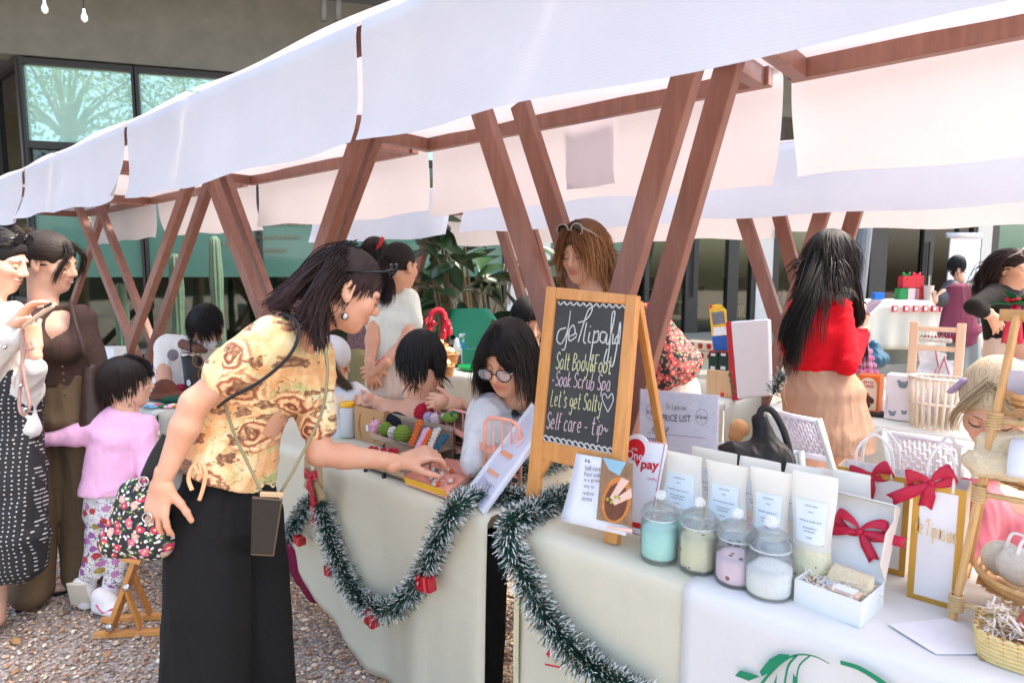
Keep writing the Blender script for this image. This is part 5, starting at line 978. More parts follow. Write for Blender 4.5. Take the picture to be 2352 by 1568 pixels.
garment('vest', [ecap(P(985, 1090, Z), P(980, 958, Z), (.195, .125), (.195, .105), RGT), cap(P(1030, 930, Z+.02), P(1035, 985, Z), .035, .05), cap(P(925, 935, Z+.02), P(925, 985, Z), .03, .05)], weave('black_vest', (.02, .02, .022), 500.), p7, .006, 0)
hair(p7, hc, A, s7, 620, .1, (.012, .011, .011), (.02, .018, .017), 18, comb=(.3, -.25, -.8), grav=.25, r=.0042, front=.08, volume=1.13, nape=-.06, side=-.02, gstart=1)
# ================================================================ 8. white-shirted person behind the blouse
p8 = person('white-shirted person in striped cap hidden behind the floral blouse', P(780, 900, 2.75)); Z = 2.75; hc = P(762, 838, Z); A = frame(190, 20)
body(p8, [(headprims(hc, A, .95, P(770, 890, Z), .045), .006)], TONE)
garment('shirt', [ecap(P(785, 1040, Z), P(782, 920, Z), (.16, .11), (.15, .1), RGT), cap(P(745, 905, Z), P(812, 905, Z), .06, .06, .05)], weave('white_shirt', (.68, .68, .67), 500.), p8, .009, .005, 24.)
def stripes(name, a, b, f, axis='X'):
    m, t, bs = newmat(name); wv = nd(t, 'ShaderNodeTexWave', bands_direction=axis); wv.inputs['Scale'].default_value = f; t.links.new(ocoord(t), wv.inputs[0]); t.links.new(ramp(t, wv.outputs[1], [(.7, a), (.85, b)]), bs.inputs['Base Color']); bs.inputs['Roughness'].default_value = .8; return m
garment('cap', [ell(hc+A[2]*.045-A[1]*.01, (.082, .1, .085), A, .01)], weave('white_shirt', (.68, .68, .67)), p8, .006, .001)
strandset(p8, [[hc-A[1]*.08-A[2]*.02, P(778, 868, Z-.05), P(795, 885, Z-.06), P(808, 893, Z-.06)]], 40, .012, .004, (.1, .06, .035), 3)
# ================================================================ 9. girl with glasses
p9 = person('girl with dark bob and round glasses in white shirt behind the pink rack', P(1180, 900, 2.25)); Z = 2.16
hc = P(1168, 820, Z); A = frame(-28, 22, 0, 1176); s9 = 1.03; nb = P(1190, 912, Z+.06)
body(p9, [(headprims(hc, A, s9, nb, .047), .0034), ([ecap(P(1165, 1120, Z+.1), P(1175, 1010, Z+.1), (.13, .08), (.13, .07), RGT), cap(P(1110, 950, Z+.1), P(1085, 1050, Z-.05), .045, .035)], .008)], TONE*np.array((1.0, .97, .95)), [(hc, A, s9)])
face_lines(p9, hc, A, s9)
garment('shirt', [ecap(P(1165, 1130, Z+.1), P(1172, 985, Z+.1), (.16, .115), (.165, .11), RGT), cap(P(1118, 950, Z+.06), P(1245, 960, Z+.16), .065, .065, .06), cap(P(1120, 950, Z+.04), P(1088, 1060, Z-.06), .07, .055, .04), cap(P(1235, 955, Z+.14), P(1255, 1060, Z+.1), .07, .055, .04)], weave('white_shirt', (.68, .68, .67), 500.), p9, .007, .006, 30., seed=7)
garment('trousers', [cap(P(1150, 1180, Z+.1), P(1120, 1270, Z-.25), .08, .07, .03), cap(P(1120, 1270, Z-.25), np.array([*P(1115, 1400, Z-.2)[:2], .1]), .07, .055, .03)], BLK, p9, .01, .003)
shoe(p9, np.array([*P(1115, 1400, Z-.2)[:2], 0]), -HF, Mrgb('dark_shoe', 40, 38, 36))
garment('collar', [cap(P(1182, 948, Z-.02), P(1190, 972, Z-.045), .013, .013), cap(P(1190, 972, Z-.045), P(1218, 945, Z+.02), .013, .014)], weave('black_vest', (.02, .02, .022), 500.), p9, .006, .001)
HB = (.018, .014, .013)
h_ = hair(p9, hc, A, s9, 620, .235, HB, (.03, .02, .017), 21, comb=(.75, -.4, -.4), grav=.3, r=.004, front=.06, volume=1.13, cols=[(hc+A[1]*.045-A[2]*.03, A, (.078, .075, .1)), (hc-A[1]*.02-A[2]*.09, A, (.07, .06, .06))], nape=-.05, side=-.03, endj=.08, wave=.001)
strandset(h_, [[hc+s9*(A[2]*.12+A[1]*.04), hc+s9*(A[2]*.08+A[1]*.09+A[0]*q*.04), hc+s9*(A[2]*.02+A[1]*.1+A[0]*q*.062), hc+s9*(-A[2]*.05+A[1]*.085+A[0]*q*.085), hc+s9*(-A[2]*.115+A[1]*.07+A[0]*q*.085)] for q in (1, .95)], 30, .005, .0028, HB, 8)
strandset(h_, [[hc+s9*(A[2]*.122+A[1]*.03), hc+s9*(A[2]*.095+A[1]*.085+A[0]*q*.03), hc+s9*(A[2]*.05+A[1]*.104+A[0]*q*.05), hc+s9*(A[2]*.012+A[1]*.092+A[0]*q*.072), hc+s9*(-A[2]*.03+A[1]*.07+A[0]*q*.084)] for q in (-1, -.8, -.55, .6, .85, 1)], 90, .006, .0028, HB, 9)
gl = thing('eyeglasses', 'black round-rimmed glasses worn by the girl with the dark bob', 'glasses', hc+A[1]*.1)
Lq = lambda x, y, z: hc+s9*(A[0]*x+A[1]*y+A[2]*z)
for q in (-1, 1):
    mb = MB(); mb.tube([Lq(q*.034+.026*math.cos(a), .112-.006*abs(math.cos(a)), -.006+.022*math.sin(a)) for a in np.linspace(0, 6.28, 19)[:-1]], .0022, 6, closed=True); mb.build('rim', Mrgb('black_acetate', 22, 21, 22, rough=.15), gl, smooth=True)
    mb = MB(); mb.prism([Lq(q*.034+.024*math.cos(a), .109, -.006+.02*math.sin(a)) for a in np.linspace(0, 6.28, 17)[:-1]], A[1], .001); mb.build('lens', clearmat('spectacle_lens', (.8, .9, .95), .15, .03), gl)
    mb = MB(); mb.tube([Lq(q*.06, .108, .0), Lq(q*.079, .06, .0), Lq(q*.08, -.01, .0)], .0018, 5); mb.build('temple', METAL, gl, smooth=True)
mb = MB(); mb.tube([Lq(-.009, .112, -.002), Lq(.009, .112, -.002)], .002, 5); mb.build('bridge', Mrgb('black_acetate', 22, 21, 22, rough=.15), gl, smooth=True)
# ================================================================ 10. copper-haired woman behind the V legs
p10 = person('copper-haired woman in black rose-print blouse leaning behind the chalkboard', P(1470, 900, 2.75)); Z = 2.66
hc = P(1342, 580, Z); A = frame(-34, 12, 0, 1330); nb = P(1362, 665, Z+.02)
body(p10, [(headprims(hc, A, 1.05, nb, .05), .0042), ([ecap(P(1520, 880, Z), P(1400, 740, Z), (.12, .09), (.14, .085), RGT)], .01)], PALE, [(hc, A, 1.05)])
face_lines(p10, hc, A, 1.05)
garment('blouse', [ecap(P(1545, 860, Z), P(1490, 790, Z), (.15, .12), (.14, .11), UP), ecap(P(1490, 790, Z), P(1400, 730, Z), (.14, .11), (.13, .09), UP), cap(P(1500, 720, Z-.05), P(1545, 850, Z-.04), .045, .085, .04), cap(P(1400, 730, Z-.05), P(1380, 850, Z-.1), .06, .05)], ROSES, p10, .008, .006, 26.)
garment('skirt', [ecap(P(1550, 885, Z), P(1540, 1000, Z), (.11, .11), (.17, .14), RGT), ecap(P(1540, 1000, Z), np.array([*P(1540, 1200, Z)[:2], .45]), (.17, .14), (.18, .15), RGT)], weave('cream_skirt', lin(225, 205, 190), 500.), p10, .01, .006, 24.)
body(p10, [([cap(np.array([*P(1515, 1200, Z)[:2], .5]), np.array([*P(1515, 1200, Z)[:2], .04]), .055, .035), cap(np.array([*P(1565, 1200, Z)[:2], .5]), np.array([*P(1565, 1200, Z)[:2], .04]), .055, .035)], .01)], PALE, name='legs')
h_ = hair(p10, hc, A, 1.05, 560, .2, (.15, .075, .038), (.46, .22, .09), 23, comb=(.7, -.2, -.3), grav=.3, r=.0042, front=.075, volume=1.16, endj=.15, wave=.002, cols=[(hc+A[1]*.02-A[2]*.05, A, (.07, .07, .08))], var=.3)
strandset(h_, [[hc+A[2]*.125+A[1]*.03, hc+A[2]*.1+A[1]*.09+A[0]*q*.03, hc+A[2]*.05+A[1]*.108+A[0]*q*.05, hc+A[2]*.0+A[1]*.095+A[0]*q*.078, hc-A[2]*.06+A[1]*.075+A[0]*q*.085] for q in (-1, -.7, .7, 1)], 90, .008, .003, (.1, .05, .03), 9, (.36, .16, .06))
sg = thing('sunglasses', 'grey mirrored sunglasses resting in copper hair', 'sunglasses', hc+A[2]*.1); shades(sg, hc, A, 1.05, .105, .03, Mrgb('grey_acetate', 170, 160, 155, rough=.2))
# ================================================================ 11. dark head behind the bob
p11 = person('dark-haired head glimpsed behind the girl with glasses', P(1215, 760, 3.1)); Z = 3.2; hc = P(1212, 740, Z); A = frame(20, 20)
body(p11, [(headprims(hc, A, 1., P(1212, 800, Z), .05), .006)], TONE); garment('shirt', [ecap(P(1212, 950, Z), P(1212, 830, Z), (.17, .11), (.16, .1), RGT)], Mrgb('navy_shirt', 40, 44, 60), p11, .012, .004); hair(p11, hc, A, 1., 240, .08, (.012, .012, .013), None, 25, comb=(.3, .2, -.3), r=.004, volume=1.14)
# ================================================================ 12. woman in the red sweater
p12 = person('woman in red sweater and khaki skirt with very long black hair holding a phone', P(1900, 900, 2.7)); Z = 2.72
hc = P(1908, 600, Z); A = frame(152, 14, 0, 1908); nb = P(1893, 690, Z); RED = weave('red_knit', lin(206, 18, 34), 450., .08, rough=.95, slub=.1)
el_, wr_ = P(1946, 835, Z-.1), P(1984, 752, Z+.02)
body(p12, [(headprims(hc, A, 1., nb, .045), .005), ([cap(el_, wr_, .036, .024), ecap(P(1890, 870, Z), P(1890, 790, Z), (.1, .07), (.1, .07), RGT), cap(P(1865, 1000, Z), P(1865, 1300, Z), .075, .05), cap(P(1935, 1000, Z+.03), P(1935, 1300, Z+.03), .075, .05), cap(P(1865, 1300, Z), np.array([*P(1865, 1300, Z)[:2], .06]), .05, .035), cap(P(1935, 1300, Z+.03), np.array([*P(1935, 1300, Z+.03)[:2], .06]), .05, .035)], .008), (handprims(wr_, P(1990, 705, Z+.06)-wr_, -FWD+RGT*.6, -RGT, .35, .95), .005)], PALE, None)
garment('sweater', [ecap(P(1888, 850, Z), P(1888, 770, Z), (.125, .1), (.135, .105), RGT), ecap(P(1888, 770, Z), P(1892, 695, Z), (.145, .1), (.11, .075), RGT), cap(P(1838, 708, Z-.02), P(1822, 800, Z), .055, .05, .03), cap(P(1930, 712, Z-.04), P(1946, 838, Z-.12), .052, .045, .03), cap(P(1946, 838, Z-.12), P(1978, 768, Z+.0), .044, .036, .02)], RED, p12, .006, .006, 26., (1, 0, .4), 6)
garment('skirt', [ecap(P(1888, 858, Z), P(1890, 900, Z), (.13, .105), (.165, .13), RGT), ecap(P(1890, 900, Z), P(1900, 1000, Z), (.165, .13), (.185, .15), RGT), ecap(P(1900, 1000, Z), P(1902, 1060, Z), (.185, .15), (.19, .155), RGT)], weave('khaki_skirt', lin(176, 140, 116), 500., .06), p12, .007, .004, 40., (0, 0, 1), 11, extra=[half(P(1900, 1036, Z), -UP), half(P(1900, 848, Z), UP)])
mb = MB(); mb.tube(spline([P(1808, 862, Z-.08), P(1800, 900, Z-.1), P(1806, 930, Z-.09)], 5), .003, 5); mb.build('drawcord', weave('khaki_skirt', lin(176, 140, 116)), p12, smooth=True)
for x in (1865, 1935): shoe(p12, P(x, 1300, Z), HF, wsh)
h_ = hair(p12, hc, A, 1.05, 640, .2, (.012, .010, .009), (.02, .015, .013), 28, comb=(.5, -.5, -.5), grav=.3, r=.0048, front=.06, volume=1.12, cols=[(P(1890, 745, Z), None, (.165, .165, .2)), (P(1888, 840, Z), None, (.15, .15, .15)), (P(1890, 900, Z), None, (.17, .17, .15))], wave=.0022, endj=.2, nape=-.07)
strandset(h_, [[hc-A[1]*.09, P(1855, 680, Z-.12), P(1822, 760, Z-.13), P(1806, 860, Z-.1)], [hc-A[1]*.09, P(1850, 670, Z-.13), P(1812, 740, Z-.12), P(1795, 800, Z-.1)], [hc-A[1]*.09, P(1870, 680, Z-.14), P(1840, 760, Z-.16), P(1822, 870, Z-.13)], [hc-A[1]*.03+A[0]*.07, P(1962, 660, Z-.02), P(1976, 760, Z+.03), P(1978, 850, Z+.03)]], 330, .014, .0042, (.013, .011, .01), 7)
strandset(h_, [[hc-A[1]*.095, P(x, 680, Z-.16), P(x-6, 750, Z-.17), P(x-4, 800, Z-.15)] for x in (1868, 1885, 1900)], 16, .01, .003, (.013, .011, .01), 8)
ph, n_, c_ = phone('phone in pink case held up by the woman in the red sweater', [P(x, y, z) for x, y, z in ((2004, 686, Z+.12), (2030, 690, Z+.02), (1998, 722, Z-.04), (1972, 712, Z+.06))], .01, Mrgb('screen_lilac', 120, 112, 128, rough=.1), Mrgb('case_pink', 235, 200, 205))
# ================================================================ 13. boy with maroon apron
p13 = person('short-haired person in maroon apron working at the far display table', onz(2220, 835, .16)); Z = 8.0
p13.location.z = .16
hc = P(2197, 612, Z); A = frame(195, 14, 0, 2197); CH = Mrgb('charcoal_tee', 66, 64, 68)
body(p13, [(headprims(hc, A, 1.05, P(2205, 640, Z), .055), .009), ([cap(P(2168, 672, Z-.1), P(2150, 690, Z-.1), .05, .04), cap(P(2150, 690, Z-.1), P(2145, 672, Z+.1), .035, .03)], .012)], PALE)
garment('tee', [ecap(P(2212, 740, Z), P(2208, 665, Z), (.22, .16), (.22, .14), RGT), cap(P(2185, 660, Z-.05), P(2163, 690, Z-.1), .1, .09, .05), cap(P(2235, 660, Z), P(2240, 700, Z), .1, .09, .05)], CH, p13, .014, .006, 14.)
garment('apron', [ecap(P(2205, 765, Z-.12), P(2200, 660, Z-.14), (.28, .08), (.14, .09), RGT), ecap(P(2215, 760, Z-.12), P(2225, 790, Z-.12), (.22, .07), (.12, .05), RGT)], weave('maroon_apron', lin(108, 52, 70), 300.), p13, .014, .012, 10.)
garment('trousers', [cap(P(2200, 780, Z), np.array([*P(2200, 830, Z)[:2], .22]), .13, .12), cap(P(2225, 780, Z), np.array([*P(2230, 830, Z)[:2], .22]), .13, .12)], weave('grey_trouser', lin(120, 128, 128), 300.), p13, .016, .01, 14.)
hair(p13, hc, A, 1.1, 220, .09, (.012, .012, .013), None, 31, comb=(.3, -.2, -.7), r=.008, volume=1.15)
# ================================================================ 14. woman in the black zip top
p14 = person('woman in black zip top with hand on hip at the right edge', P(2300, 760, 4.0)); Z = 4.0
hc = P(2326, 618, Z); A = frame(56, 4, 0, 2326); KB = weave('black_zip_top', (.022, .021, .022), 400.)
wr_ = P(2278, 725, Z-.1)
body(p14, [(headprims(hc, A, 1.03, P(2318, 668, Z), .046), .006), ([cap(P(2238, 712, Z-.1), wr_, .038, .028)], .008), (handprims(wr_, P(2295, 755, Z-.08)-wr_, -FWD-RGT*.3, RGT, .25, 1.), .006)], PALE, [(hc, A, 1.03)]); face_lines(p14, hc, A, 1.03)
garment('top', [ecap(P(2315, 775, Z), P(2312, 690, Z), (.14, .1), (.16, .1), RGT), cap(P(2285, 672, Z-.02), P(2345, 680, Z+.05), .06, .06, .05), cap(P(2280, 678, Z-.05), P(2236, 705, Z-.12), .06, .052, .03), cap(P(2236, 705, Z-.12), P(2256, 716, Z-.12), .05, .045, .02)], KB, p14, .009, .004, 20.)
garment('trousers', [ecap(P(2318, 780, Z), P(2318, 860, Z), (.15, .11), (.17, .12), RGT), cap(P(2300, 860, Z), np.array([*P(2300, 900, Z)[:2], .05]), .1, .09), cap(P(2340, 860, Z), np.array([*P(2340, 900, Z)[:2], .05]), .1, .09)], weave('cream_skirt', lin(225, 205, 190)), p14, .012, .005)
h_ = hair(p14, hc, A, 1.03, 320, .26, (.022, .015, .014), (.04, .026, .022), 33, comb=(.3, -.75, -.2), grav=.3, r=.005, front=.065, volume=1.1, hold=2, cols=[(P(2310, 720, Z), None, (.16, .16, .15))], wave=.002)
sg = thing('sunglasses', 'clear framed sunglasses on the head of the woman in black', 'sunglasses', hc+A[2]*.1); shades(sg, hc, A, 1.03, .105, .02, Mrgb('grey_acetate', 170, 160, 155, rough=.2))
# ================================================================ 15. blonde seller
p15 = person('blonde seller looking down behind the bamboo rack', P(2300, 1000, 1.9)); Z = 1.84
hc = P(2288, 930, Z); A = frame(-8, 30, 0, 2290); s15 = 1.08; nb = P(2303, 1060, Z+.08)
body(p15, [(headprims(hc, A, s15, nb, .05), .0036), ([ecap(P(2310, 1300, Z+.05), P(2305, 1140, Z+.05), (.15, .09), (.16, .085), RGT)], .009)], PALE*np.array((1.0, .98, .96)), [(hc, A, s15)])
face_lines(p15, hc, A, s15)
garment('top', [ecap(P(2310, 1330, Z+.06), P(2306, 1180, Z+.06), (.17, .12), (.17, .11), RGT), cap(P(2240, 1150, Z+.03), P(2375, 1160, Z+.08), .07, .07, .05), cap(P(2235, 1160, Z), P(2215, 1290, Z-.05), .075, .06, .04)], weave('rose_top', lin(205, 110, 120), 500.), p15, .008, .005, 26.)
h_ = hair(p15, hc, A, s15, 620, .2, (.58, .48, .32), (.72, .62, .46), 41, comb=(.45, -.55, .2), grav=.12, hold=5, r=.004, front=.2, volume=1.13, var=.45, part=.01, tie=hc-A[1]*.1+A[2]*.08)
strandset(h_, [[hc+s15*(A[2]*.11+A[1]*.05), hc+s15*(A[2]*.07+A[1]*.09+A[0]*q*.05), hc+s15*(A[1]*.075+A[0]*q*.082), hc+s15*(-A[2]*.05+A[1]*.06+A[0]*q*.088)] for q in (-1, 1)], 50, .007, .003, (.5, .4, .25), 8, var=.4)
mb = MB(); mb.tube(spline([hc+s15*(A[0]*.06+A[2]*.1+A[1]*.03), hc+s15*(A[0]*.085+A[2]*.06+A[1]*.02), hc+s15*(A[0]*.1+A[2]*.03)], 6), .014, 8, flat=.5); mb.build('hair_tie', Mrgb('lilac_scrunchie', 190, 175, 215, bump=.6), p15, smooth=True)
# ================================================================ 16. white top seated at right edge
p16 = person('dark-haired person in white top seated at the right edge', P(2345, 820, 3.3)); Z = 3.3; hc = P(2352, 778, Z); A = frame(165, 20, 0, 2350)
body(p16, [(headprims(hc, A, 1., P(2352, 830, Z), .05), .006)], TONE); garment('top', [ecap(P(2345, 930, Z), P(2345, 850, Z), (.17, .12), (.16, .1), RGT), cap(P(2305, 850, Z), P(2390, 850, Z), .06, .06, .05)], weave('white_shirt', (.68, .68, .67)), p16, .01, .004, 20.)
hair(p16, hc, A, 1., 220, .1, (.013, .012, .013), None, 44, r=.005, tie=hc-A[1]*.11+A[2]*.06, hold=9); strandset(p16, [[hc-A[1]*.1+A[2]*.05, hc-A[1]*.14+A[2]*.1, hc-A[1]*.13+A[2]*.02]], 40, .015, .004, (.013, .012, .013), 3)
# ================================================================ GOODS ON THE TABLES
def lean(A_, B_, deg):
    e = nrm(B_-A_); h = nrm(np.cross(e, ZUP)); h = -h if np.dot(h, FWD) > 0 else h; d = math.radians(deg); return nrm(h*math.cos(d)+ZUP*math.sin(d))
def pq(pts, p0, n, off=0.): return [onp(x, y, p0, n)+n*off for x, y in pts]
def flat(mb, pts, p0, n, off=.001, th=.0008, m=0): mb.prism(pq(pts, p0, n, off), n, th, m)
def tx(mb, s, x0, y0, x1, y1, hpx, p0, n, off=.0015, m=0, bold=0., sl=0.):
    """line of print from pixel (x0,y0) to (x1,y1) along its baseline, hpx tall"""
    a, b, c = pq([(x0, y0), (x1, y1), (x0+sl, y0-hpx)], p0, n, off); text_on(mb, s, a, b, c, 0, m, bold, n)
def ck(mb, s, x0, y0, x1, y1, hpx, p0, n, wd, off=.0015, m=0, seed=1, sl=0.):
    a, b, c = pq([(x0, y0), (x1, y1), (x0+sl, y0-hpx)], p0, n, off); chalk(mb, s, a, b, c, wd, n, m, seed, lift=0)
OAK = wood('honey_wood', lin(196, 128, 62), lin(222, 158, 88), (14, 14, 1.), .4); PALEWOOD = wood('pale_wood', lin(226, 186, 148), lin(240, 206, 172), (12, 12, 1.), .5)
PAPER = Mrgb('white_paper', 232, 234, 240, rough=.7, var=.03); KRAFT = Mrgb('kraft_paper', 190, 146, 100, rough=.85, var=.06, bump=.1); CARD = Mrgb('brown_card', 150, 124, 102, rough=.9, var=.08)
RIB = Mrgb('crimson_ribbon', 196, 26, 62, rough=.35, var=.15, vs=30.); PRED = Mrgb('print_red', 205, 34, 48, rough=.5); PINK_ = Mrgb('print_ink', 60, 58, 62, rough=.6); GREYP = Mrgb('print_grey', 150, 152, 160, rough=.6)
# ---------------------------------------------------------------- chalkboard
A0, B0 = onz(1212, 1178, T+.004), onz(1398, 1247, T+.004); n = lean(A0, B0, 9); cb = thing('chalkboard', 'wooden framed chalkboard with chalk lettering standing on the near table', 'chalkboard', A0)
def stick(parent, nm, pts, th, mat, off=0., bv=.003): mb = MB(); mb.prism(pq(pts, A0, n, off), n, th); return mb.build(nm, mat, parent, bevel=bv)
stick(cb, 'stile', [(1254, 657), (1277, 660), (1228, 1180), (1203, 1176)], .022, OAK); stick(cb, 'stile', [(1437, 676), (1462, 678), (1415, 1252), (1385, 1245)], .022, OAK)
stick(cb, 'rail', [(1277.5, 659), (1436.5, 676), (1435, 699), (1275, 686)], .02, OAK, -.001); stick(cb, 'rail', [(1243, 1011), (1408, 1044), (1404, 1092), (1239, 1054)], .02, OAK, -.001)
bdm = M('chalkboard_slate', (.055, .056, .053), .85, .25, 9.); stick(cb, 'board', [(1270, 684), (1440, 694), (1407, 1048), (1236, 1015)], .006, bdm, -.008, 0)
stick(cb, 'brace', [(1237, 1050), (1262, 1058), (1222, 1120), (1220, 1098)], .018, OAK, -.002)
up_ = onp(1450, 690, A0, n); bk = np.array([-n[0], -n[1], 0]); bk = nrm(bk)
for xa in (1268, 1450):
    a = onp(xa, 690, A0, n)-n*.03; b = a+bk*.2; b[2] = T+.004; mb = MB(); mb.bar(a, b, .022, .018, np.cross(bk, ZUP)); mb.build('rear_leg', OAK, cb, bevel=.002)
CH_W, CH_Y, CH_P = Mrgb('chalk_white', 204, 204, 198, rough=.95, var=.3, vs=300.), Mrgb('chalk_yellow', 206, 206, 160, rough=.95, var=.25, vs=300.), Mrgb('chalk_pink', 212, 188, 192, rough=.95, var=.25, vs=300.)
for s_, x0, y0, x1, y1, h, mt, wd, sl in [("Salt Body&Foot", 1272, 846, 1402, 858, 38, CH_Y, .0032, 5), ("-Soak Scrub Spa", 1262, 884, 1398, 898, 34, CH_P, .0028, 5), ("Let's get Salty", 1260, 930, 1378, 946, 36, CH_Y, .0028, 5), ("Self care - tip~", 1250, 983, 1392, 1002, 38, CH_P, .0028, 6)]:
    mb = MB(); ck(mb, s_, x0, y0, x1, y1, h, A0, n, wd, -.006, seed=len(s_), sl=sl); mb.build('chalk_writing', mt, cb)['kind'] = 'stuff'
def pxline(mb, pts, wd, p0, n, off, m=0, k=6): W = [onp(x, y, p0, n)+n*off for x, y in [tuple(q[:2]) for q in spline([V3(a, b, 0) for a, b in pts], k)]]; ribbon(mb, W, wd, n, m)
mb = MB()      # the big hand-drawn name: d e . T i p a s i o n
for st in [[(1300, 752), (1282, 758), (1276, 780), (1288, 788), (1304, 755), (1311, 712), (1302, 770), (1296, 800), (1288, 802)], [(1308, 772), (1322, 764), (1318, 746), (1308, 758), (1308, 782), (1326, 772)], [(1324, 764), (1327, 769)],
           [(1330, 785), (1345, 740), (1356, 712), (1366, 706), (1362, 720), (1348, 735), (1330, 740)], [(1352, 740), (1344, 780), (1350, 788)], [(1360, 762), (1356, 782), (1363, 786)], [(1361, 748), (1362, 750)], [(1372, 758), (1360, 828)], [(1370, 766), (1382, 760), (1380, 782), (1368, 786)], [(1402, 764), (1390, 762), (1386, 780), (1396, 786), (1404, 766), (1402, 786), (1408, 790)],
           [(1408, 790), (1420, 742), (1424, 716), (1417, 722), (1412, 780), (1404, 830), (1396, 828), (1404, 800)], [(1420, 766), (1418, 788), (1424, 786)], [(1430, 770), (1424, 782), (1430, 790), (1436, 776), (1430, 768)], [(1434, 790), (1438, 762), (1437, 740), (1428, 800), (1418, 840), (1408, 828)]]: pxline(mb, [(1276+(a-1276)*.9, b) for a, b in st], .004, A0, n, -.006)
for k in range(11): x = 1279+k*15; pxline(mb, [(x, 691+k), (x+5, 699+k*.9), (x+13, 692+k*.8), (x+15, 698+k*.8)], .004, A0, n, -.006, k=3)
for k in range(12): x = 1243+k*13.5; y = 1001+k*2.6; pxline(mb, [(x, y), (x+7, y+12), (x+15, y+10), (x+8, y-1), (x, y+2)], .0045, A0, n, -.006, k=3)
pxline(mb, [(1393, 946), (1380, 915), (1386, 903), (1393, 914), (1402, 903), (1405, 920), (1393, 946)], .0028, A0, n, -.006); mb.build('chalk_writing', CH_W, cb)['kind'] = 'stuff'
# ---------------------------------------------------------------- flyer on the board
fo = .012; fl = thing('flyer', 'foot soak flyer with a photo of feet in a wooden bowl, fixed to the chalkboard', 'flyer', onp(1380, 1200, A0, n))
fc = [onp(x, y, A0, n)+n*o for x, y, o in ((1330, 1040, .012), (1457, 1062, .014), (1454, 1226, .03), (1302, 1192, .03))]
mb = MB(); mb.grid(lambda u, v: lerp(lerp(fc[0], fc[1], u), lerp(fc[3], fc[2], u), v)-n*.006*math.sin(math.pi*v), 6, 8); mb.build('sheet', PAPER, fl, solid=.0008, smooth=True)
f0 = lerp(lerp(fc[0], fc[1], .5), lerp(fc[3], fc[2], .5), .5); fn = nrm(np.cross(fc[1]-fc[0], fc[0]-fc[3])); fn = fn if np.dot(fn, FWD) < 0 else -fn
def fprint(nm, polys, mat, off=.003):
    mb = MB()
    for q in polys: flat(mb, q, f0, fn, off, .0006)
    mb.build(nm, mat, fl)
def elp(cx, cy, rx, ry, rot=0., k=22, a0=0, a1=6.283): return [(cx+rx*math.cos(t)*math.cos(rot)-ry*math.sin(t)*math.sin(rot), cy+rx*math.cos(t)*math.sin(rot)+ry*math.sin(t)*math.cos(rot)) for t in np.linspace(a0, a1, k+1)[:-1]]
fprint('photo_print', [[(1384, 1049), (1455, 1064), (1453, 1210), (1371, 1192)]], Mrgb('flyer_brown', 150, 116, 84, var=.25, vs=50.), .0026)
fprint('photo_print', [[(1386, 1050), (1440, 1061), (1424, 1092), (1400, 1078)]], Mrgb('flyer_blue', 150, 190, 205), .0032); fprint('photo_print', [elp(1418, 1148, 33, 54, .18)], Mrgb('flyer_bowl', 206, 128, 58, var=.2, vs=60.), .0034)
fprint('photo_print', [elp(1417, 1152, 26, 44, .18)], Mrgb('flyer_water', 112, 66, 44, var=.2, vs=60.), .0040); fprint('photo_print', [[(1430, 1096), (1448, 1104), (1412, 1150), (1403, 1142)], [(1452, 1120), (1454, 1142), (1414, 1160), (1407, 1150)]], Mrgb('flyer_skin', 236, 196, 172), .0046)
fprint('photo_print', [elp(1398+9*k, 1146+7*math.sin(k*2), 3.4, 4) for k in range(4)], Mrgb('flyer_lime', 170, 170, 70), .005); fprint('photo_print', [[(1396, 1206), (1454, 1214), (1453, 1224), (1395, 1212)]], Mrgb('flyer_peach', 238, 200, 182), .0032)
mb = MB()
for s_, x0, y0, x1, h in [('\u201c', 1345, 1060, 1356, 8), ('Self-care', 1345, 1079, 1381, 10), ('Foot soak', 1344, 1093, 1382, 10), ('is a great', 1343, 1107, 1380, 10), ('way to', 1342, 1121, 1366, 9), ('reduce', 1340, 1135, 1366, 9), ('stress', 1338, 1148, 1361, 8)]: tx(mb, s_, x0, y0, x1, y0+3, h, f0, fn, .003)
mb.build('lettering', PINK_, fl)
# ---------------------------------------------------------------- payment sign
A1, B1 = onz(1440, 1226, T+.004), onz(1482, 1240, T+.004); n1 = lean(A1, B1, 6); ps = thing('payment_sign', 'white acrylic payment sign with red lettering behind the flyer', 'sign', A1)
outl = [(1436, 1222), (1442, 1060)]+[(1462-26*math.cos(t), 1022-26*math.sin(t)) for t in np.linspace(-.6, 2.4, 10)]+[(1488, 1012), (1528, 1018), (1532, 1024), (1490, 1240)]
mb = MB(); mb.prism(pq(outl, A1, n1), n1, .004); mb.build('panel', PAPER, ps, bevel=.001)
mb = MB(); flat(mb, elp(1460, 1032, 22, 25), A1, n1, .001); tx(mb, 'pay', 1471, 1082, 1512, 1086, 22, A1, n1, .0016, bold=.03, sl=3); flat(mb, [(1455, 1046), (1474, 1052), (1464, 1072)], A1, n1, .0012)
tx(mb, 'OnePay', 1488, 1103, 1510, 1106, 8, A1, n1, .0016); flat(mb, [(1446, 1196), (1482, 1203), (1480, 1216), (1445, 1208)], A1, n1, .001)
for a, b in (((1490, 1013), (1527, 1019)), ((1527, 1019), (1489, 1232)), ((1438, 1218), (1488, 1234))): pxline(mb, [a, b], .0018, A1, n1, .001, k=2)
mb.build('lettering', PRED, ps)
mb = MB(); tx(mb, 'One', 1440, 1052, 1476, 1058, 20, A1, n1, .002, sl=1); tx(mb, 'BCEL', 1452, 1032, 1466, 1034, 5, A1, n1, .002); mb.build('lettering', PAPER, ps)
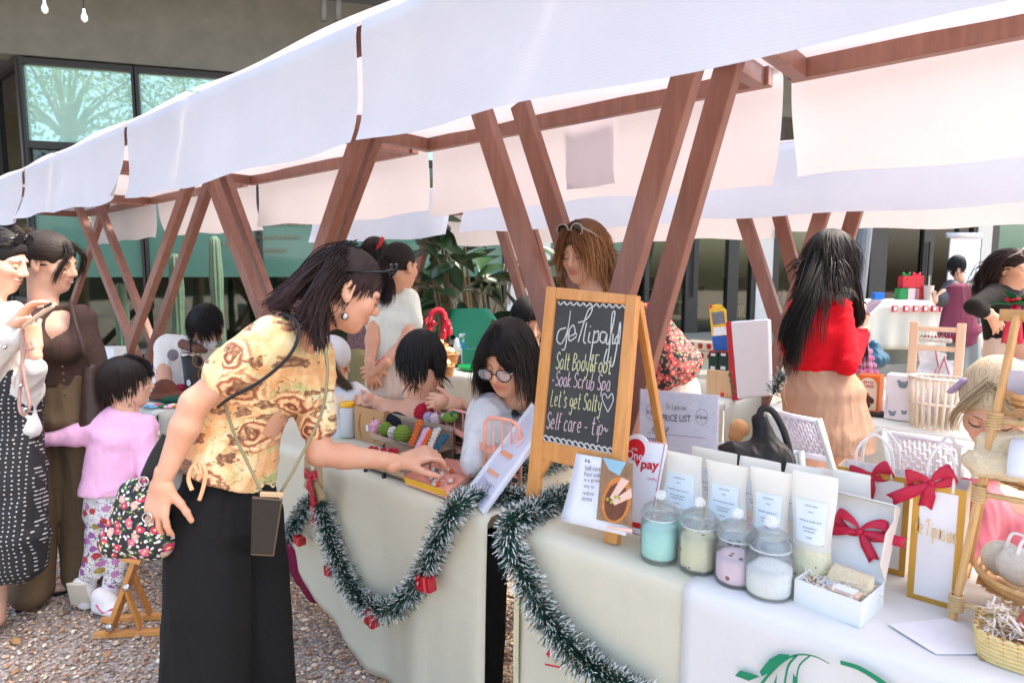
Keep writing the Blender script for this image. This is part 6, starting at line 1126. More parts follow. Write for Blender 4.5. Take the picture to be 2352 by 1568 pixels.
# ---------------------------------------------------------------- price list stand
A2, B2 = onz(1474, 1128, T+.004), onz(1640, 1168, T+.004); n2 = lean(A2, B2, 7); pl_ = thing('price_list', 'clear acrylic stand holding a printed price list', 'sign', A2)
mb = MB(); mb.prism(pq([(1471, 893), (1651, 908), (1642, 1168), (1468, 1128)], A2, n2), n2, .003); mb.build('sheet', Mrgb('lilac_paper', 218, 218, 230, rough=.3, var=.01), pl_, bevel=.0008)
mb = MB(); mb.prism(pq([(1469, 891), (1655, 906), (1646, 1170), (1466, 1128)], A2, n2, .003), n2, .0015); mb.build('acrylic_front', clearmat('acrylic', (.95, .96, 1), .12, .08), pl_)
mb = MB(); tx(mb, 'PRICE LIST', 1521, 966, 1588, 969, 15, A2, n2, .0045); tx(mb, 'SOAP', 1487, 1012, 1510, 1014, 8, A2, n2, .0045); pxline(mb, [(1488, 992), (1540, 998), (1622, 1006)], .001, A2, n2, .0042)
ck(mb, 'De tipasian', 1532, 938, 1578, 942, 12, A2, n2, .0009, .0045, seed=3)
for cx, cy in ((1499, 946), (1613, 957)): pxline(mb, elp(cx, cy, 14, 18)+elp(cx, cy, 14, 18)[:1], .0008, A2, n2, .0042, k=2); ck(mb, 'de Tipasian', cx-12, cy+3, cx+12, cy+5, 9, A2, n2, .0009, .0045, seed=4)
mb.build('lettering', PINK_, pl_)
mb = MB()
for k in range(7): x, y = 1500+k*5, 993+k*.6; flat(mb, elp(x+3, y-9*(-1)**k*.6-5, 3, 8, .5*(-1)**k), A2, n2, .0042)
mb.build('leaf_print', GREYP, pl_)
# ---------------------------------------------------------------- pouches of salt
FRO = M('frosted_pouch', lin(247, 245, 234), .4, .03, 8., transl=.25)
def pouch(label, xl, xr, ytop, Y, fill, band, seed, lab=True):
    X0, X1_ = X1(xl, ytop+60, Y), X1(xr, ytop+60, Y); zt = ony((xl+xr)/2, ytop, Y)[2]; w_ = X1_-X0; h = zt-T; root = thing('salt_pouch', label, 'pouch', ((X0+X1_)/2, Y, T+.005), group='stand-up pouches of bath salt'); rr = random.Random(seed)
    def face(sg, s0=0., s1=1., grow=0.):
        def fn(u, v):
            v = s0+(s1-s0)*v; e = (1-(2*u-1)**2)**.5 if 0 < u < 1 else 0; d = (.034*(1-v)**1.2+.004)*e*(1 if v > .03 else .8)
            return V3(-w_/2+w_*u*(1)+.004*math.sin(v*7+seed)*(2*u-1), sg*(d+grow)+.006*math.sin(v*4+seed)*v, h*v)
        return fn
    mb = MB(); mb.grid(face(-1), 14, 14, flip=True); mb.grid(face(1), 14, 14); mb.build('pouch_body', FRO, root, local=True, smooth=True)
    mb = MB(); mb.grid(face(-1, .04, .36, .0012), 14, 6, flip=True); mb.build('contents', fill, root, local=True, smooth=True)
    def lf(u, v):
        q = face(-1, .42, .78, .002)(.14+.72*u, v); return q
    if lab:
        mb = MB(); mb.grid(lf, 8, 6, flip=True); lb = mb.build('label_panel', Mrgb('label_blue', 228, 236, 238, rough=.6), root, local=True, smooth=True)
        mb = MB()
        for k, (v, a, b) in enumerate(((.86, .3, .7), (.72, .42, .58), (.5, .12, .88), (.34, .25, .75), (.26, .3, .7), (.12, .4, .6))):
            n_ = 9; 
            for j in range(n_):
                u0 = a+(b-a)*j/n_; u1 = a+(b-a)*(j+rr.uniform(.5, .9))/n_; P4 = [lf(u0, v), lf(u1, v), lf(u1, v+.035), lf(u0, v+.035)]; mb.add([q+V3(0, -.0008, 0) for q in P4], [(0, 1, 2, 3)])
        mb.build('small_print', Mrgb('faint_print', 165, 168, 174), lb, local=True)['kind'] = 'stuff'
        mb = MB(); mb.add([lf(.0, -.01)+V3(0, -.001, 0), lf(1., -.01)+V3(0, -.001, 0), lf(1., .015)+V3(0, -.001, 0), lf(0., .015)+V3(0, -.001, 0)], [(0, 1, 2, 3)]); mb.build('label_line', band, lb, local=True)
GL_, PKL = Mrgb('line_green', 120, 190, 140), Mrgb('line_pink', 225, 150, 190)
def specks(name, base, dot, sc=90., th=.2):
    m, t, b = newmat(name); v = voro(t, gcoord(t), sc); k = nd_sep(t, voro(t, gcoord(t), sc, out='Color')); g = noise(t, gcoord(t), 500., 3)
    c = ramp(t, g, [(.3, tuple(x*.85 for x in base)), (.7, tuple(min(1, x*1.1) for x in base))]); c = mixc(t, math_(t, 'MULTIPLY', math_(t, 'LESS_THAN', v, th), math_(t, 'LESS_THAN', k, .3)), c, dot)
    t.links.new(c, b.inputs['Base Color']); b.inputs['Roughness'].default_value = .8; bumpit(t, b, g, .4, .003); return m
MINTS, CREAMS, PINKS, WHITES = specks('salt_mint', lin(186, 236, 224), lin(210, 242, 234)), specks('salt_cream', lin(232, 226, 190), lin(96, 66, 44), 70., .3), specks('salt_pink', lin(244, 216, 226), lin(150, 70, 60), 45., .22), specks('salt_white', lin(246, 244, 240), lin(220, 210, 200))
HERB = specks('salt_herbs', lin(224, 214, 180), lin(70, 46, 30), 60., .45)
pouch('back pouch with a blank cream top beside the price list', 1592, 1690, 1036, 1.56, CREAMS, GL_, 1); pouch('back pouch between the rose and herb pouches', 1700, 1790, 1058, 1.55, PINKS, PKL, 2); pouch('back pouch directly behind the tall grey pouch', 1800, 1890, 1075, 1.54, WHITES, GL_, 3)
pouch('tall cream back pouch left of the white gift bag', 1905, 2000, 1090, 1.52, CREAMS, GL_, 4); pouch('cream back pouch half hidden by the gift box lid', 1870, 1950, 1084, 1.6, WHITES, GL_, 9)
pouch('front pouch of mint green salt nearest the payment sign', 1518, 1612, 1046, 1.44, MINTS, GL_, 5); pouch('front pouch showing dried brown herbs', 1622, 1716, 1068, 1.43, HERB, PKL, 6); pouch('front pouch of pink salt with a pink line', 1727, 1816, 1082, 1.42, PINKS, PKL, 7); pouch('tallest front pouch with specked white salt beside the gift box', 1822, 1920, 1092, 1.41, CREAMS, GL_, 8)
# ---------------------------------------------------------------- glass jars
def jarglass():
    m, t, b = newmat('jar_glass'); t.nodes.remove(b); N = t.nodes.new
    tr = N('ShaderNodeBsdfTransparent'); tr.inputs[0].default_value = (.975, .99, .985, 1); gl = N('ShaderNodeBsdfGlossy'); gl.inputs['Roughness'].default_value = .04; df = N('ShaderNodeBsdfDiffuse'); df.inputs[0].default_value = (.86, .9, .9, 1)
    fr = N('ShaderNodeFresnel'); fr.inputs[0].default_value = 1.45; m1 = N('ShaderNodeMixShader'); m1.inputs[0].default_value = .045; m2 = N('ShaderNodeMixShader'); t.links.new(math_(t, 'MULTIPLY', fr.outputs[0], .42), m2.inputs[0])
    t.links.new(tr.outputs[0], m1.inputs[1]); t.links.new(df.outputs[0], m1.inputs[2]); t.links.new(m1.outputs[0], m2.inputs[1]); t.links.new(gl.outputs[0], m2.inputs[2]); t.links.new(m2.outputs[0], t.nodes['Material Output'].inputs[0]); return m
JG = jarglass()
def jar(label, x, y, r, h, fill, frac, kind):
    b = onz(x, y, T+.005); root = thing('glass_jar', label, 'jar', b, group='glass jars of bath salt')
    nseg = 8 if kind == 'oct' else 48; wob = (lambda a, z: 1+.02*math.cos(22*a) if .1*h < z < .62*h else 1) if kind == 'rib' else ((lambda a, z: 1+.012*math.sin(9*a+z*260)*math.sin(z*420)) if kind == 'pat' else None)
    bh = h*.66; prof = [(r*.9, 0), (r*.99, .006), (r, .015), (r, bh*.85), (r*.93, bh*.96), (r*.8, bh), (r*.8, bh*1.03)]
    mb = MB(); mb.lathe(prof, nseg, m=0, wob=wob, caps=False); mb.lathe([(q*.94, max(.006, z)) for q, z in prof], nseg, wob=wob, caps=False); mb.lathe([(r*.9, 0), (r*.9, .005)], nseg); o = mb.build('jar_body', JG, root, local=True, smooth=kind != 'oct')
    if kind == 'oct': [setattr(p, 'use_smooth', False) for p in o.data.polygons]
    ft = bh*frac; mb = MB(); mb.lathe([(r*.86, .008), (r*.915, .014), (r*.915, ft*.96), (r*.7, ft), (r*.4, ft*1.03), (.004, ft*1.02)], 32 if kind != 'oct' else 8); mb.build('contents', fill, root, local=True, smooth=True)
    mb = MB(); z0 = bh*1.02; mb.lathe([(r*.86, z0), (r*.98, z0+.003), (r*1.0, z0+.008), (r*.96, z0+.013), (r*.9, z0+.014), (r*.84, z0+.022), (r*.6, z0+.031), (r*.26, z0+.035), (r*.2, z0+.038)], 40); mb.lathe([(r*.93, z0+.006), (r*.93, z0+.009)], 40); ld = mb.build('lid', JG, root, local=True, smooth=True)
    mb = MB(); mb.ball((0, 0, z0+.038+r*.27), (r*.3, r*.3, r*.28), 16); mb.build('knob', clearmat('jar_knob', (.95, .98, .98), .32, .05), ld, local=True, smooth=True)
    mb = MB(); mb.tube([V3(r*.82*math.cos(a), r*.82*math.sin(a), z0-.002) for a in np.linspace(0, 6.28, 33)[:-1]], .003, 6, closed=True); mb.build('seal', clearmat('silicone_seal', (.9, .95, .95), .5, .3), ld, local=True, smooth=True)
jar('patterned glass jar of mint green salt', 1514, 1280, .046, .155, MINTS, .78, 'pat'); jar('eight-sided glass jar of cream salt with dark petals', 1603, 1304, .046, .158, CREAMS, .8, 'oct'); jar('round glass jar of pink salt with dried flowers', 1689, 1334, .046, .155, PINKS, .62, 'pat'); jar('ribbed glass jar of plain white salt nearest the gift box', 1764, 1362, .05, .158, WHITES, .62, 'rib')
for k, (x, y) in enumerate(((1695, 1325), (1672, 1262), (1712, 1264))):
    mb = MB(); p = P(x, y, 1.5+.015*0) if k == 0 else P(x, y, 1.53)
    for j in range(9): a = j*.7; mb.ball(p+(RGT*math.cos(a)+UP*math.sin(a))*.008, (.006, .004, .006), 6)
    single('dried_flower', ('dried flower pressed low inside the pink salt jar', 'dried brown petals at upper left in the pink salt jar', 'dried brown petals at upper right in the pink salt jar')[k], 'flower', mb, Mrgb('dried_petal', 168, 112, 96, var=.3), smooth=True)
# ---------------------------------------------------------------- ribbons and bows
def bow(parent, c, ex, ey, n, s, mat=RIB, tails=((-1.3, -.5), (1.3, -.35), (.45, -1.0)), wid=.35, nm='bow'):
    mb = MB(); c = np.array(c)
    for q in (-1, 1):
        def fn(u, v, q=q):
            a = u*2*math.pi; l = (1-math.cos(a))/2; w_ = (v-.5)*wid*s*(.35+.9*l); return c+ex*q*s*.85*l*(1-.12*(v-.5))+ey*(s*.5*l*.6+s*.22*math.sin(a)+w_)+n*(.05*s+.16*s*math.sin(a)*(.4+.6*l))
        mb.grid(fn, 18, 3)
    for tx_, ty_ in tails:
        def ft(u, v, tx_=tx_, ty_=ty_):
            pr = nrm(ex*-ty_+ey*tx_); fork = (.14*s*abs(v-.5)*2 if u > .99 else 0); return c+(ex*tx_+ey*ty_)*s*u*(1+0)+(ex*tx_+ey*ty_)*fork*.6+pr*(v-.5)*wid*s*(.35+.65*min(1, u*2))+n*(.04*s+.05*s*math.sin(u*5))
        mb.grid(ft, 10, 2)
    mb.ball(c+n*.06*s, (.13*s, .13*s, .1*s), 8, A=(ex, ey, n)); o = mb.build(nm, mat, parent, smooth=True, solid=.0012); return o
# ---------------------------------------------------------------- gift box
WB = Mrgb('white_carton', 226, 228, 224, rough=.75, var=.03); BB = Mrgb('carton_inside', 232, 216, 200, rough=.8, var=.04)
FL, FR, RR = onz(1819, 1388, T+.005), onz(1976, 1443, T+.005), onz(2074, 1405, T+.005); q_ = math.radians(41); ux = HF*-math.cos(q_)+RGT*math.sin(q_); uy = np.cross(ZUP, ux); uy = -uy if uy@HF < 0 else uy
wL = abs((FR-FL)@ux)*1.02; FL = FR-ux*wL; dL = .118; hB = .052; gb = thing('gift_box', 'open white gift box with red bow on its lid and soaps in shredded paper', 'gift box', FL+ux*wL/2+uy*dL/2)
for c_, sz in ((FL+ux*wL/2+uy*.0015+ZUP*hB/2, (wL, .003, hB)), (FL+ux*wL/2+uy*(dL-.0015)+ZUP*hB/2, (wL, .003, hB)), (FL+ux*.0015+uy*dL/2+ZUP*hB/2, (.003, dL-.007, hB)), (FL+ux*(wL-.0015)+uy*dL/2+ZUP*hB/2, (.003, dL-.007, hB)), (FL+ux*wL/2+uy*dL/2+ZUP*.002, (wL-.008, dL-.008, .003))): mb = MB(); mb.box(c_, sz, (ux, uy, ZUP)); mb.build('side_wall' if sz[2] > .01 else 'bottom', WB, gb, bevel=.0008)
hb0, hb1 = FL+uy*dL+ZUP*hB, FL+ux*wL+uy*dL+ZUP*hB; nl = nrm(-uy*math.cos(.42)+ZUP*math.sin(.42)); vl = nrm(np.cross(nl, ux)); vl = -vl if vl[2] < 0 else vl; lh = dL*1.32
mb = MB(); mb.prism([hb0+ux*.0, hb1, hb1+vl*lh, hb0+vl*lh], nl, .003); ld = mb.build('lid', WB, gb, bevel=.0008)
for sx, e in ((0, hb0), (1, hb1)):
    mb = MB(); q = [e+vl*.004, e+nl*.045+vl*.03, e+nl*.05+vl*(lh*.6), e+nl*.02+vl*(lh*.8), e+nl*.03+vl*(lh*.98), e+vl*lh]; mb.prism(q, ux*(1 if sx else -1), .0025); mb.build('lid_flap', BB, ld, bevel=.0006)
mb = MB(); mb.prism([hb0+vl*lh, hb1+vl*lh, hb1+vl*lh+nl*.035, hb0+vl*lh+nl*.035], vl, .0025); mb.build('lid_flap', WB, ld)
cbw = hb0+ux*wL*.52+vl*lh*.55+nl*.004; bow(ld, cbw, ux, vl, nl, .062, tails=((-1.25, -.3), (1.3, .05), (.55, -.75)), wid=.34)
mb = MB(); rr = random.Random(5)
for k in range(150):
    c_ = FL+ux*wL*rr.uniform(.05, .95)+uy*dL*rr.uniform(.06, .9)+ZUP*(.03+rr.uniform(0, .022)); pts = [c_+V3(rr.gauss(0, .008), rr.gauss(0, .008), rr.gauss(0, .005)) for _ in range(4)]; ribbon(mb, spline(pts, 3), .0022, ZUP)
mb.build('shredded_paper', Mrgb('shred_cream', 240, 228, 212, rough=.9), gb, smooth=True)['kind'] = 'stuff'
NET = Mrgb('sisal_net', 236, 216, 178, rough=.95, var=.1, vs=180., bump=.9, bs=420.)
sp_ = thing('soap_pouch', 'sisal soap saver pouch with paper band lying in the gift box', 'pouch', FL+ux*wL*.55+uy*dL*.55+ZUP*.04); sp0 = origin(sp_)
e1_ = nrm(ux*.9-ZUP*.1); e2_ = nrm(uy*.5+ZUP*.8)
garment('net_bag', [ecap(sp0+e2_*.01-e1_*.028, sp0+e2_*.012+e1_*.045, (.03, .012), (.032, .013), e2_, .01)], NET, sp_, .004, .002, 120.)
mb = MB(); mb.prism([sp0+e1_*a-e2_*.012*b+nrm(np.cross(e1_, e2_))*.0*1-uy*.016+ZUP*(.008 if b < 1 else -.012) for a, b in ((-.035, 0), (.045, 0), (.045, 1), (-.035, 1))], nrm(-uy+ZUP*.5), .001); mb.build('paper_band', PAPER, sp_)
mb = MB(); mb.tube(spline([sp0-e1_*.03+e2_*.02, sp0-e1_*.052+e2_*.0, sp0-e1_*.06-e2_*.012], 5), .0018, 6); mb.build('drawstring', NET, sp_, smooth=True); mb = MB(); mb.ball(sp0-e1_*.061-e2_*.016, .006, 10); mb.build('bead', OAK, sp_, smooth=True)
mb = MB(); c_ = FL+ux*wL*.68+uy*dL*.25+ZUP*.045; mb.box(c_, (.055, .03, .014), (ux, uy, ZUP)); sbx = single('soap_bar', 'tan soap bar tied with white string in the gift box', 'soap', mb, Mrgb('soap_tan', 226, 190, 160, rough=.5), bevel=.003)
mb = MB(); mb.box(c_+ZUP*.0085, (.04, .026, .0015), (ux, uy, ZUP)); single('soap_label', 'white paper label on the tan soap bar', 'label', mb, PAPER)
# ---------------------------------------------------------------- paper gift bags
GOLD = Mrgb('gold_edge', 196, 150, 62, rough=.35, metal=.3); BAGW = Mrgb('bag_white', 236, 230, 228, rough=.6, var=.03)
def giftbag(label, xl, xr, ytop, Y, depth, seed, script=None, bowp=(.5, .95)):
    a, b = X1(xl, ytop, Y), X1(xr, ytop, Y); zt = ony((xl+xr)/2, ytop+4, Y)[2]; w_, h = b-a, zt-T-.005; root = thing('gift_bag', label, 'paper bag', ((a+b)/2, Y+depth/2, T+.005), group='white paper gift bags with gold edges'); o = V3(-w_/2, -depth/2, 0)
    for c_, sz, nm in (((w_/2, 0, h/2), (w_, .0015, h), 'front'), ((w_/2, depth, h/2), (w_, .0015, h), 'back'), ((0, depth/2, h/2), (.0015, depth, h), 'side'), ((w_, depth/2, h/2), (.0015, depth, h), 'side')): mb = MB(); mb.box(o+np.array(c_), sz); mb.build(nm, BAGW if nm != 'side' else Mrgb('bag_cream', 238, 220, 190), root, local=True)
    mb = MB()
    for x0, z0, sx, sz in ((.006, h/2, .012, h), (w_-.006, h/2, .012, h), (w_/2, h-.006, w_-.024, .012), (w_/2, .006, w_-.024, .012)): mb.box(o+V3(x0, -.0014, z0), (sx, .001, sz))
    mb.build('gold_border', GOLD, root, local=True)
    for y in (0, depth): mb = MB(); mb.tube(spline([o+V3(w_*.25, y, h-.01), o+V3(w_*.27, y, h+.05), o+V3(w_*.5, y+.004, h+.085), o+V3(w_*.73, y, h+.05), o+V3(w_*.75, y, h-.01)], 8), .0032, 8); mb.build('handle', Mrgb('cord_white', 238, 232, 225, rough=.7), root, local=True, smooth=True)
    wc = origin(root)+o+V3(w_*bowp[0], -.004, h*bowp[1]); bow(root, wc, nrm(V3(1, 0, .35)), nrm(V3(-.35, 0, 1)), V3(0, -1, 0), .05, tails=((-1.6, -.5), (-.5, -.9)), wid=.5)
    if script: mb = MB(); o2 = origin(root)+o; chalk(mb, 'de Tipasion', o2+V3(w_*.08, -.003, h*.58), o2+V3(w_*.9, -.003, h*.55), o2+V3(w_*.08, -.003, h*.72), .0018, V3(0, -1, 0), seed=2); mb.build('lettering', Mrgb('gold_script', 216, 186, 120, rough=.3, metal=.5), root)
giftbag('taller white gift bag with gold edges and red bow behind the gift box', 1924, 2094, 1080, 1.6, .07, 1)
giftbag('white gift bag with gold script and red bow beside the bamboo rack', 2100, 2222, 1112, 1.5, .08, 2, True, (.35, 1.02))
# ---------------------------------------------------------------- bamboo rack with three baskets
BAM = wood('bamboo', lin(196, 146, 86), lin(222, 176, 116), (20, 20, 2.), .4); RAT = Mrgb('rattan', 214, 180, 128, rough=.7, var=.15, vs=60., bump=.4)
f0_ = onz(2187, 1424, T+.005); top_ = P(2330, 705, 1.66); W_ = .26
rk = thing('bamboo_rack', 'three-tier bamboo ladder rack with woven trays at right edge', 'rack', f0_+V3(W_/2, .07, 0))
def lv(t): return lerp(f0_, np.array([f0_[0]+.055, f0_[1]+.11, T+.60]), t)
def rv(t): return lerp(f0_+V3(.0, .24, 0), np.array([f0_[0]+.055, f0_[1]+.13, T+.60]), t)
for fn_ in (lv, rv):
    for dx in (0, W_): mb = MB(); q = V3(dx*(1), 0, 0); mb.bar(fn_(0)+q, fn_(1)+q*(.55), .013, .01); mb.build('leg', BAM, rk, bevel=.002)
for t in (.06, .42, .66):
    for fn_ in (lv, rv): mb = MB(); k = 1-.45*t; mb.tube([fn_(t)-V3(.012, 0, 0), fn_(t)+V3(W_*k+.012, 0, 0)], .006, 8); mb.build('cross_bar', RAT, rk, smooth=True)
    for dx in (0, W_): mb = MB(); k = 1-.45*t; mb.tube([lv(t)+V3(dx*k, 0, 0), rv(t)+V3(dx*k, 0, 0)], .005, 8); mb.build('cross_bar', RAT, rk, smooth=True)
    for fn_ in (lv,): mb = MB(); p = fn_(t); [mb.tube([p+V3(.011*math.cos(a), .011*math.sin(a), dz) for a in np.linspace(0, 6.28, 11)[:-1]], .0028, 5, closed=True) for dz in np.linspace(-.014, .014, 6)]; mb.build('binding', RAT, rk, smooth=True)
mb = MB(); p = lv(1.)+V3(W_*.28, .01, 0); mb.tube([p-V3(.1, 0, .0), p+V3(.1, 0, 0)], .012, 8); mb.build('top_bar', BAM, rk, smooth=True)
TRAYS = []
for t, lab in ((.08, 'lower woven bamboo tray holding grey foot stones'), (.435, 'middle woven bamboo tray under sisal cloths'), (.68, 'top woven bamboo tray with packets')):
    k = 1-.45*t; c_ = (lv(t)+rv(t))/2+V3(W_*k/2+.005, 0, .012); rx, ry = W_*k*.47, abs(rv(t)[1]-lv(t)[1])*.5+.015; TRAYS.append((c_, rx, ry)); tr_ = thing('woven_tray', lab, 'tray', c_, group='woven trays on the bamboo rack')
    mb = MB()
    for z in (.0, .012, .024): mb.lathe([(1, z), (1.02, z+.009), (1, z+.009)], 28, c_*0, A=(V3(rx, 0, 0), V3(0, ry, 0), ZUP)) if False else mb.tube([V3((rx*(.8+z*6))*math.cos(a), (ry*(.8+z*6))*math.sin(a), z) for a in np.linspace(0, 6.283, 33)[:-1]], .006, 6, closed=True, flat=1.)
    mb.build('rim', BAM, tr_, local=True, smooth=True)
    mb = MB()
    for j in range(9): y = ry*(-.8+1.6*j/8); w2 = rx*.9*math.sqrt(max(.02, 1-(y/ry)**2)); mb.box((0, y, .0+.002*(j % 2)), (2*w2, ry*.16, .0015))
    for j in range(13): x = rx*(-.85+1.7*j/12); w2 = ry*.9*math.sqrt(max(.02, 1-(x/rx)**2)); mb.box((x, 0, .001+.002*((j+1) % 2)), (rx*.11, 2*w2, .0015))
    mb.build('weave', BAM, tr_, local=True)['kind'] = 'stuff'
(c1, rx1, ry1), (c2, rx2, ry2), (c3, rx3, ry3) = TRAYS
STN = Mrgb('pumice_grey', 224, 218, 206, rough=.95, var=.1, vs=60., bump=.9, bs=300.)
for j, (dx, dy, h, tl, lab) in enumerate(((-.075, -.005, .085, -.12, 'grey oval foot stone at the left of the lower tray'), (-.04, -.035, .09, .08, 'front grey oval foot stone hung with white cord'), (.035, -.01, .085, .1, 'grey foot stone at the right edge of the lower tray'), (.0, .03, .085, -.05, 'grey foot stone behind the others in the lower tray'))):
    A_ = np.array([V3(math.cos(tl), 0, math.sin(tl)), V3(0, .94, .34), V3(-math.sin(tl), -.34, .94)]); A_ = np.array([nrm(a) for a in A_]); root = thing('foot_stone', lab, 'stone', c1+V3(dx, dy, .012), group='oval foot stones in the lower tray'); mb = MB(); mb.ball(origin(root)+A_[2]*h*.5, (.036, .014, h*.52), 18, A=A_); mb.build('stone', STN, root, smooth=True)
    mb = MB(); t0 = origin(root)+A_[2]*h*.92; mb.tube(spline([t0-A_[1]*.012, t0+V3(.01, -.01, .03), t0+V3(.04, -.012, .018), t0+V3(.045, -.018, -.03)], 6), .003, 6); mb.build('cord', Mrgb('cord_white', 238, 232, 225), root, smooth=True)
for j, (dx, dy, dz, lab) in enumerate(((-.07, -.05, .035, 'front folded cream sisal cloth with a paper band on the rack'), (.03, .02, .055, 'sisal cloth folded behind with a drawstring on the rack'))):
    root = thing('sisal_cloth', lab, 'cloth', c2+V3(dx, dy, .02), group='sisal cloths on the rack'); o_ = origin(root)
    garment('cloth_roll', [ecap(o_+V3(-.05, -.01, dz*.5), o_+V3(.1, .0, dz*.5+.01), (.05, .026), (.055, .03), (0, 1, .2), .02), cap(o_+V3(-.06, -.03, .025), o_+V3(.1, -.04, .02), .02, .024, .02), cap(o_+V3(-.04, .01, .06), o_+V3(.06, .02, .075), .02, .025, .02)], NET, root, .005, .004, 60.)
    mb = MB(); mb.tube([o_+V3(.02+.002*j, 0, dz*.5)+V3(0, .062*math.cos(a), .042*math.sin(a)) for a in np.linspace(0, 6.28, 25)[:-1]], .018, 6, closed=True, flat=.1, nv=V3(0, 0, 1)); 
    mb = MB(); mb.grid(lambda u, v: o_+V3(.0+.04*v, 0, dz*.5+.005)+V3(0, -.064*math.cos(u*2.4-.2), .05*math.sin(u*2.4-.2)), 12, 2); mb.build('paper_band', PAPER, root, smooth=True, solid=.0008)
for j in range(5):
    mb = MB(); rr = random.Random(j); a = rr.uniform(-.4, .4); mb.box(c3+V3(-.06+.035*j, rr.uniform(-.02, .02), .045), (.05, .004, .06), (V3(math.cos(a), math.sin(a), 0), V3(-math.sin(a)*.9, math.cos(a)*.9, .4), V3(0, -.4, .9)))
    single('paper_packet', ('lilac printed', 'white', 'pale printed', 'small lilac', 'folded white')[j]+' paper packet standing in the top tray', 'packet', mb, Mrgb('packet_%d' % (j % 2), 214-10*(j % 2), 212-12*(j % 2), 226), 'packets in the top tray', bevel=.001)
# poinsettia with red ribbon at the top of the rack
po = thing('poinsettia', 'green and red poinsettia ornament tied to the top of the rack', 'ornament', P(2335, 700, 1.66)); pc = origin(po)
lm_ = leaf_mesh('leaf', .06, .03, Mrgb('felt_green', 28, 100, 60, rough=.9), .15)
for j in range(11): o = mkobj('leaf', lm_, po); a = j*.58; o.rotation_euler = (random.uniform(-.2, .9), 0, a); o.location = (0, 0, .0)
mb = MB()
for j in range(4): a = j*1.57; mb.ball(pc+V3(.014*math.cos(a), .014*math.sin(a), .012), (.012, .012, .008), 8)
mb.build('flower', Mrgb('poinsettia_red', 205, 30, 40), po, smooth=True); mb = MB()
for dx in (-.012, .01): ribbon(mb, spline([pc+V3(dx*.2, -.01, 0), pc+V3(dx, -.03, -.05), pc+V3(dx*1.6, -.02, -.1)], 5), .016, nrm(-FWD))
mb.build('ribbon', RIB, po, smooth=True, solid=.001)
# small woven basket with soap, lower right
bk_ = onz(2330, 1545, T+.005); bs_ = thing('woven_basket', 'small yellow woven basket with shredded paper at lower right corner', 'basket', bk_+V3(.02, .06, 0)); WV = Mrgb('straw_weave', 224, 200, 140, rough=.8, var=.12, vs=80.)
mb = MB()
for k in range(7):
    z = .006+k*.0075; nn = 44; pts = []
    for j in range(nn): a = 2*math.pi*j/nn; rr_ = 1+.02*math.sin(a*nn/4*2+k*math.pi)+k*.012; c4, s4_ = math.cos(a), math.sin(a); sq = (abs(c4)**4+abs(s4_)**4)**-.25; pts.append(V3(.075*c4*sq*rr_, .06*s4_*sq*rr_, z))
    mb.tube(pts, .0042, 5, closed=True)
mb.build('weave', WV, bs_, local=True, smooth=True)['kind'] = 'stuff'
mb = MB()
for j in range(28): a = 2*math.pi*j/28; c4, s4_ = math.cos(a), math.sin(a); sq = (abs(c4)**4+abs(s4_)**4)**-.25; mb.tube([V3(.073*c4*sq, .058*s4_*sq, .003), V3(.081*c4*sq, .066*s4_*sq, .058)], .003, 4)
mb.box((0, 0, .004), (.14, .11, .004)); mb.build('ribs', Mrgb('straw_dark', 170, 130, 80), bs_, local=True)['kind'] = 'stuff'
mb = MB(); rr = random.Random(9)
for k in range(120): c_ = V3(rr.uniform(-.065, .065), rr.uniform(-.05, .05), .045+rr.uniform(0, .03)); ribbon(mb, spline([c_+V3(rr.gauss(0, .01), rr.gauss(0, .01), rr.gauss(0, .008)) for _ in range(4)], 3), .003, ZUP)
mb.build('shredded_paper', Mrgb('shred_cream', 240, 228, 212), bs_, local=True, smooth=True)['kind'] = 'stuff'
mb = MB(); mb.box(origin(bs_)+V3(.02, -.01, .075), (.08, .025, .05), (nrm(V3(.9, 0, -.4)), V3(0, 1, 0), nrm(V3(.4, 0, .9)))); single('soap_bar', 'red-brown soap bar with white label in the straw basket', 'soap', mb, Mrgb('soap_red', 170, 92, 74, rough=.45), bevel=.004)
mb = MB(); q = [onz(x, y, T+.0085) for x, y in ((2040, 1432), (2180, 1418), (2270, 1470), (2240, 1500), (2150, 1500))]; mb.prism(q, ZUP, .0012); single('paper_sheet', 'loose white printed sheet lying before the bamboo rack', 'paper', mb, Mrgb('sheet_white', 230, 228, 230, rough=.6))
# ---------------------------------------------------------------- green print on the overlay cloth
GP = Mrgb('print_green', 22, 132, 92, rough=.7, var=.05); Yp = 1.2245
lp = thing('leaf_motif', 'green leaf spray printed on the white overlay cloth', 'print', ony(1800, 1540, Yp))
mb = MB(); pn = V3(0, -1, 0); p0_ = V3(0, Yp, 0)
def rb(pts, w0, w1): W = [onp(*q[:2], p0_, pn) for q in spline([V3(a, b, 0) for a, b in pts], 8)]; k = len(W); ribbon(mb, W, [w0+(w1-w0)*(i/k) for i in range(k)], pn)
rb([(1905, 1523), (1870, 1506), (1830, 1503), (1795, 1520), (1760, 1555), (1740, 1585)], .002, .006); rb([(1830, 1504), (1810, 1530), (1800, 1585)], .004, .004); rb([(1930, 1520), (1970, 1532), (2010, 1555), (2050, 1585)], .008, .012); rb([(1860, 1505), (1835, 1530), (1828, 1580)], .003, .003)
for q in ([(1745, 1540), (1768, 1512), (1790, 1500), (1815, 1502), (1800, 1520), (1775, 1540), (1750, 1552)], [(1688, 1550), (1700, 1538), (1725, 1545), (1745, 1552), (1720, 1562)], [(1775, 1575), (1785, 1545), (1782, 1585), (1772, 1590)], [(1822, 1545), (1832, 1560), (1830, 1585), (1820, 1585)]): mb.prism(pq(q, p0_, pn, .001), pn, .0008)
mb.build('print', GP, lp)
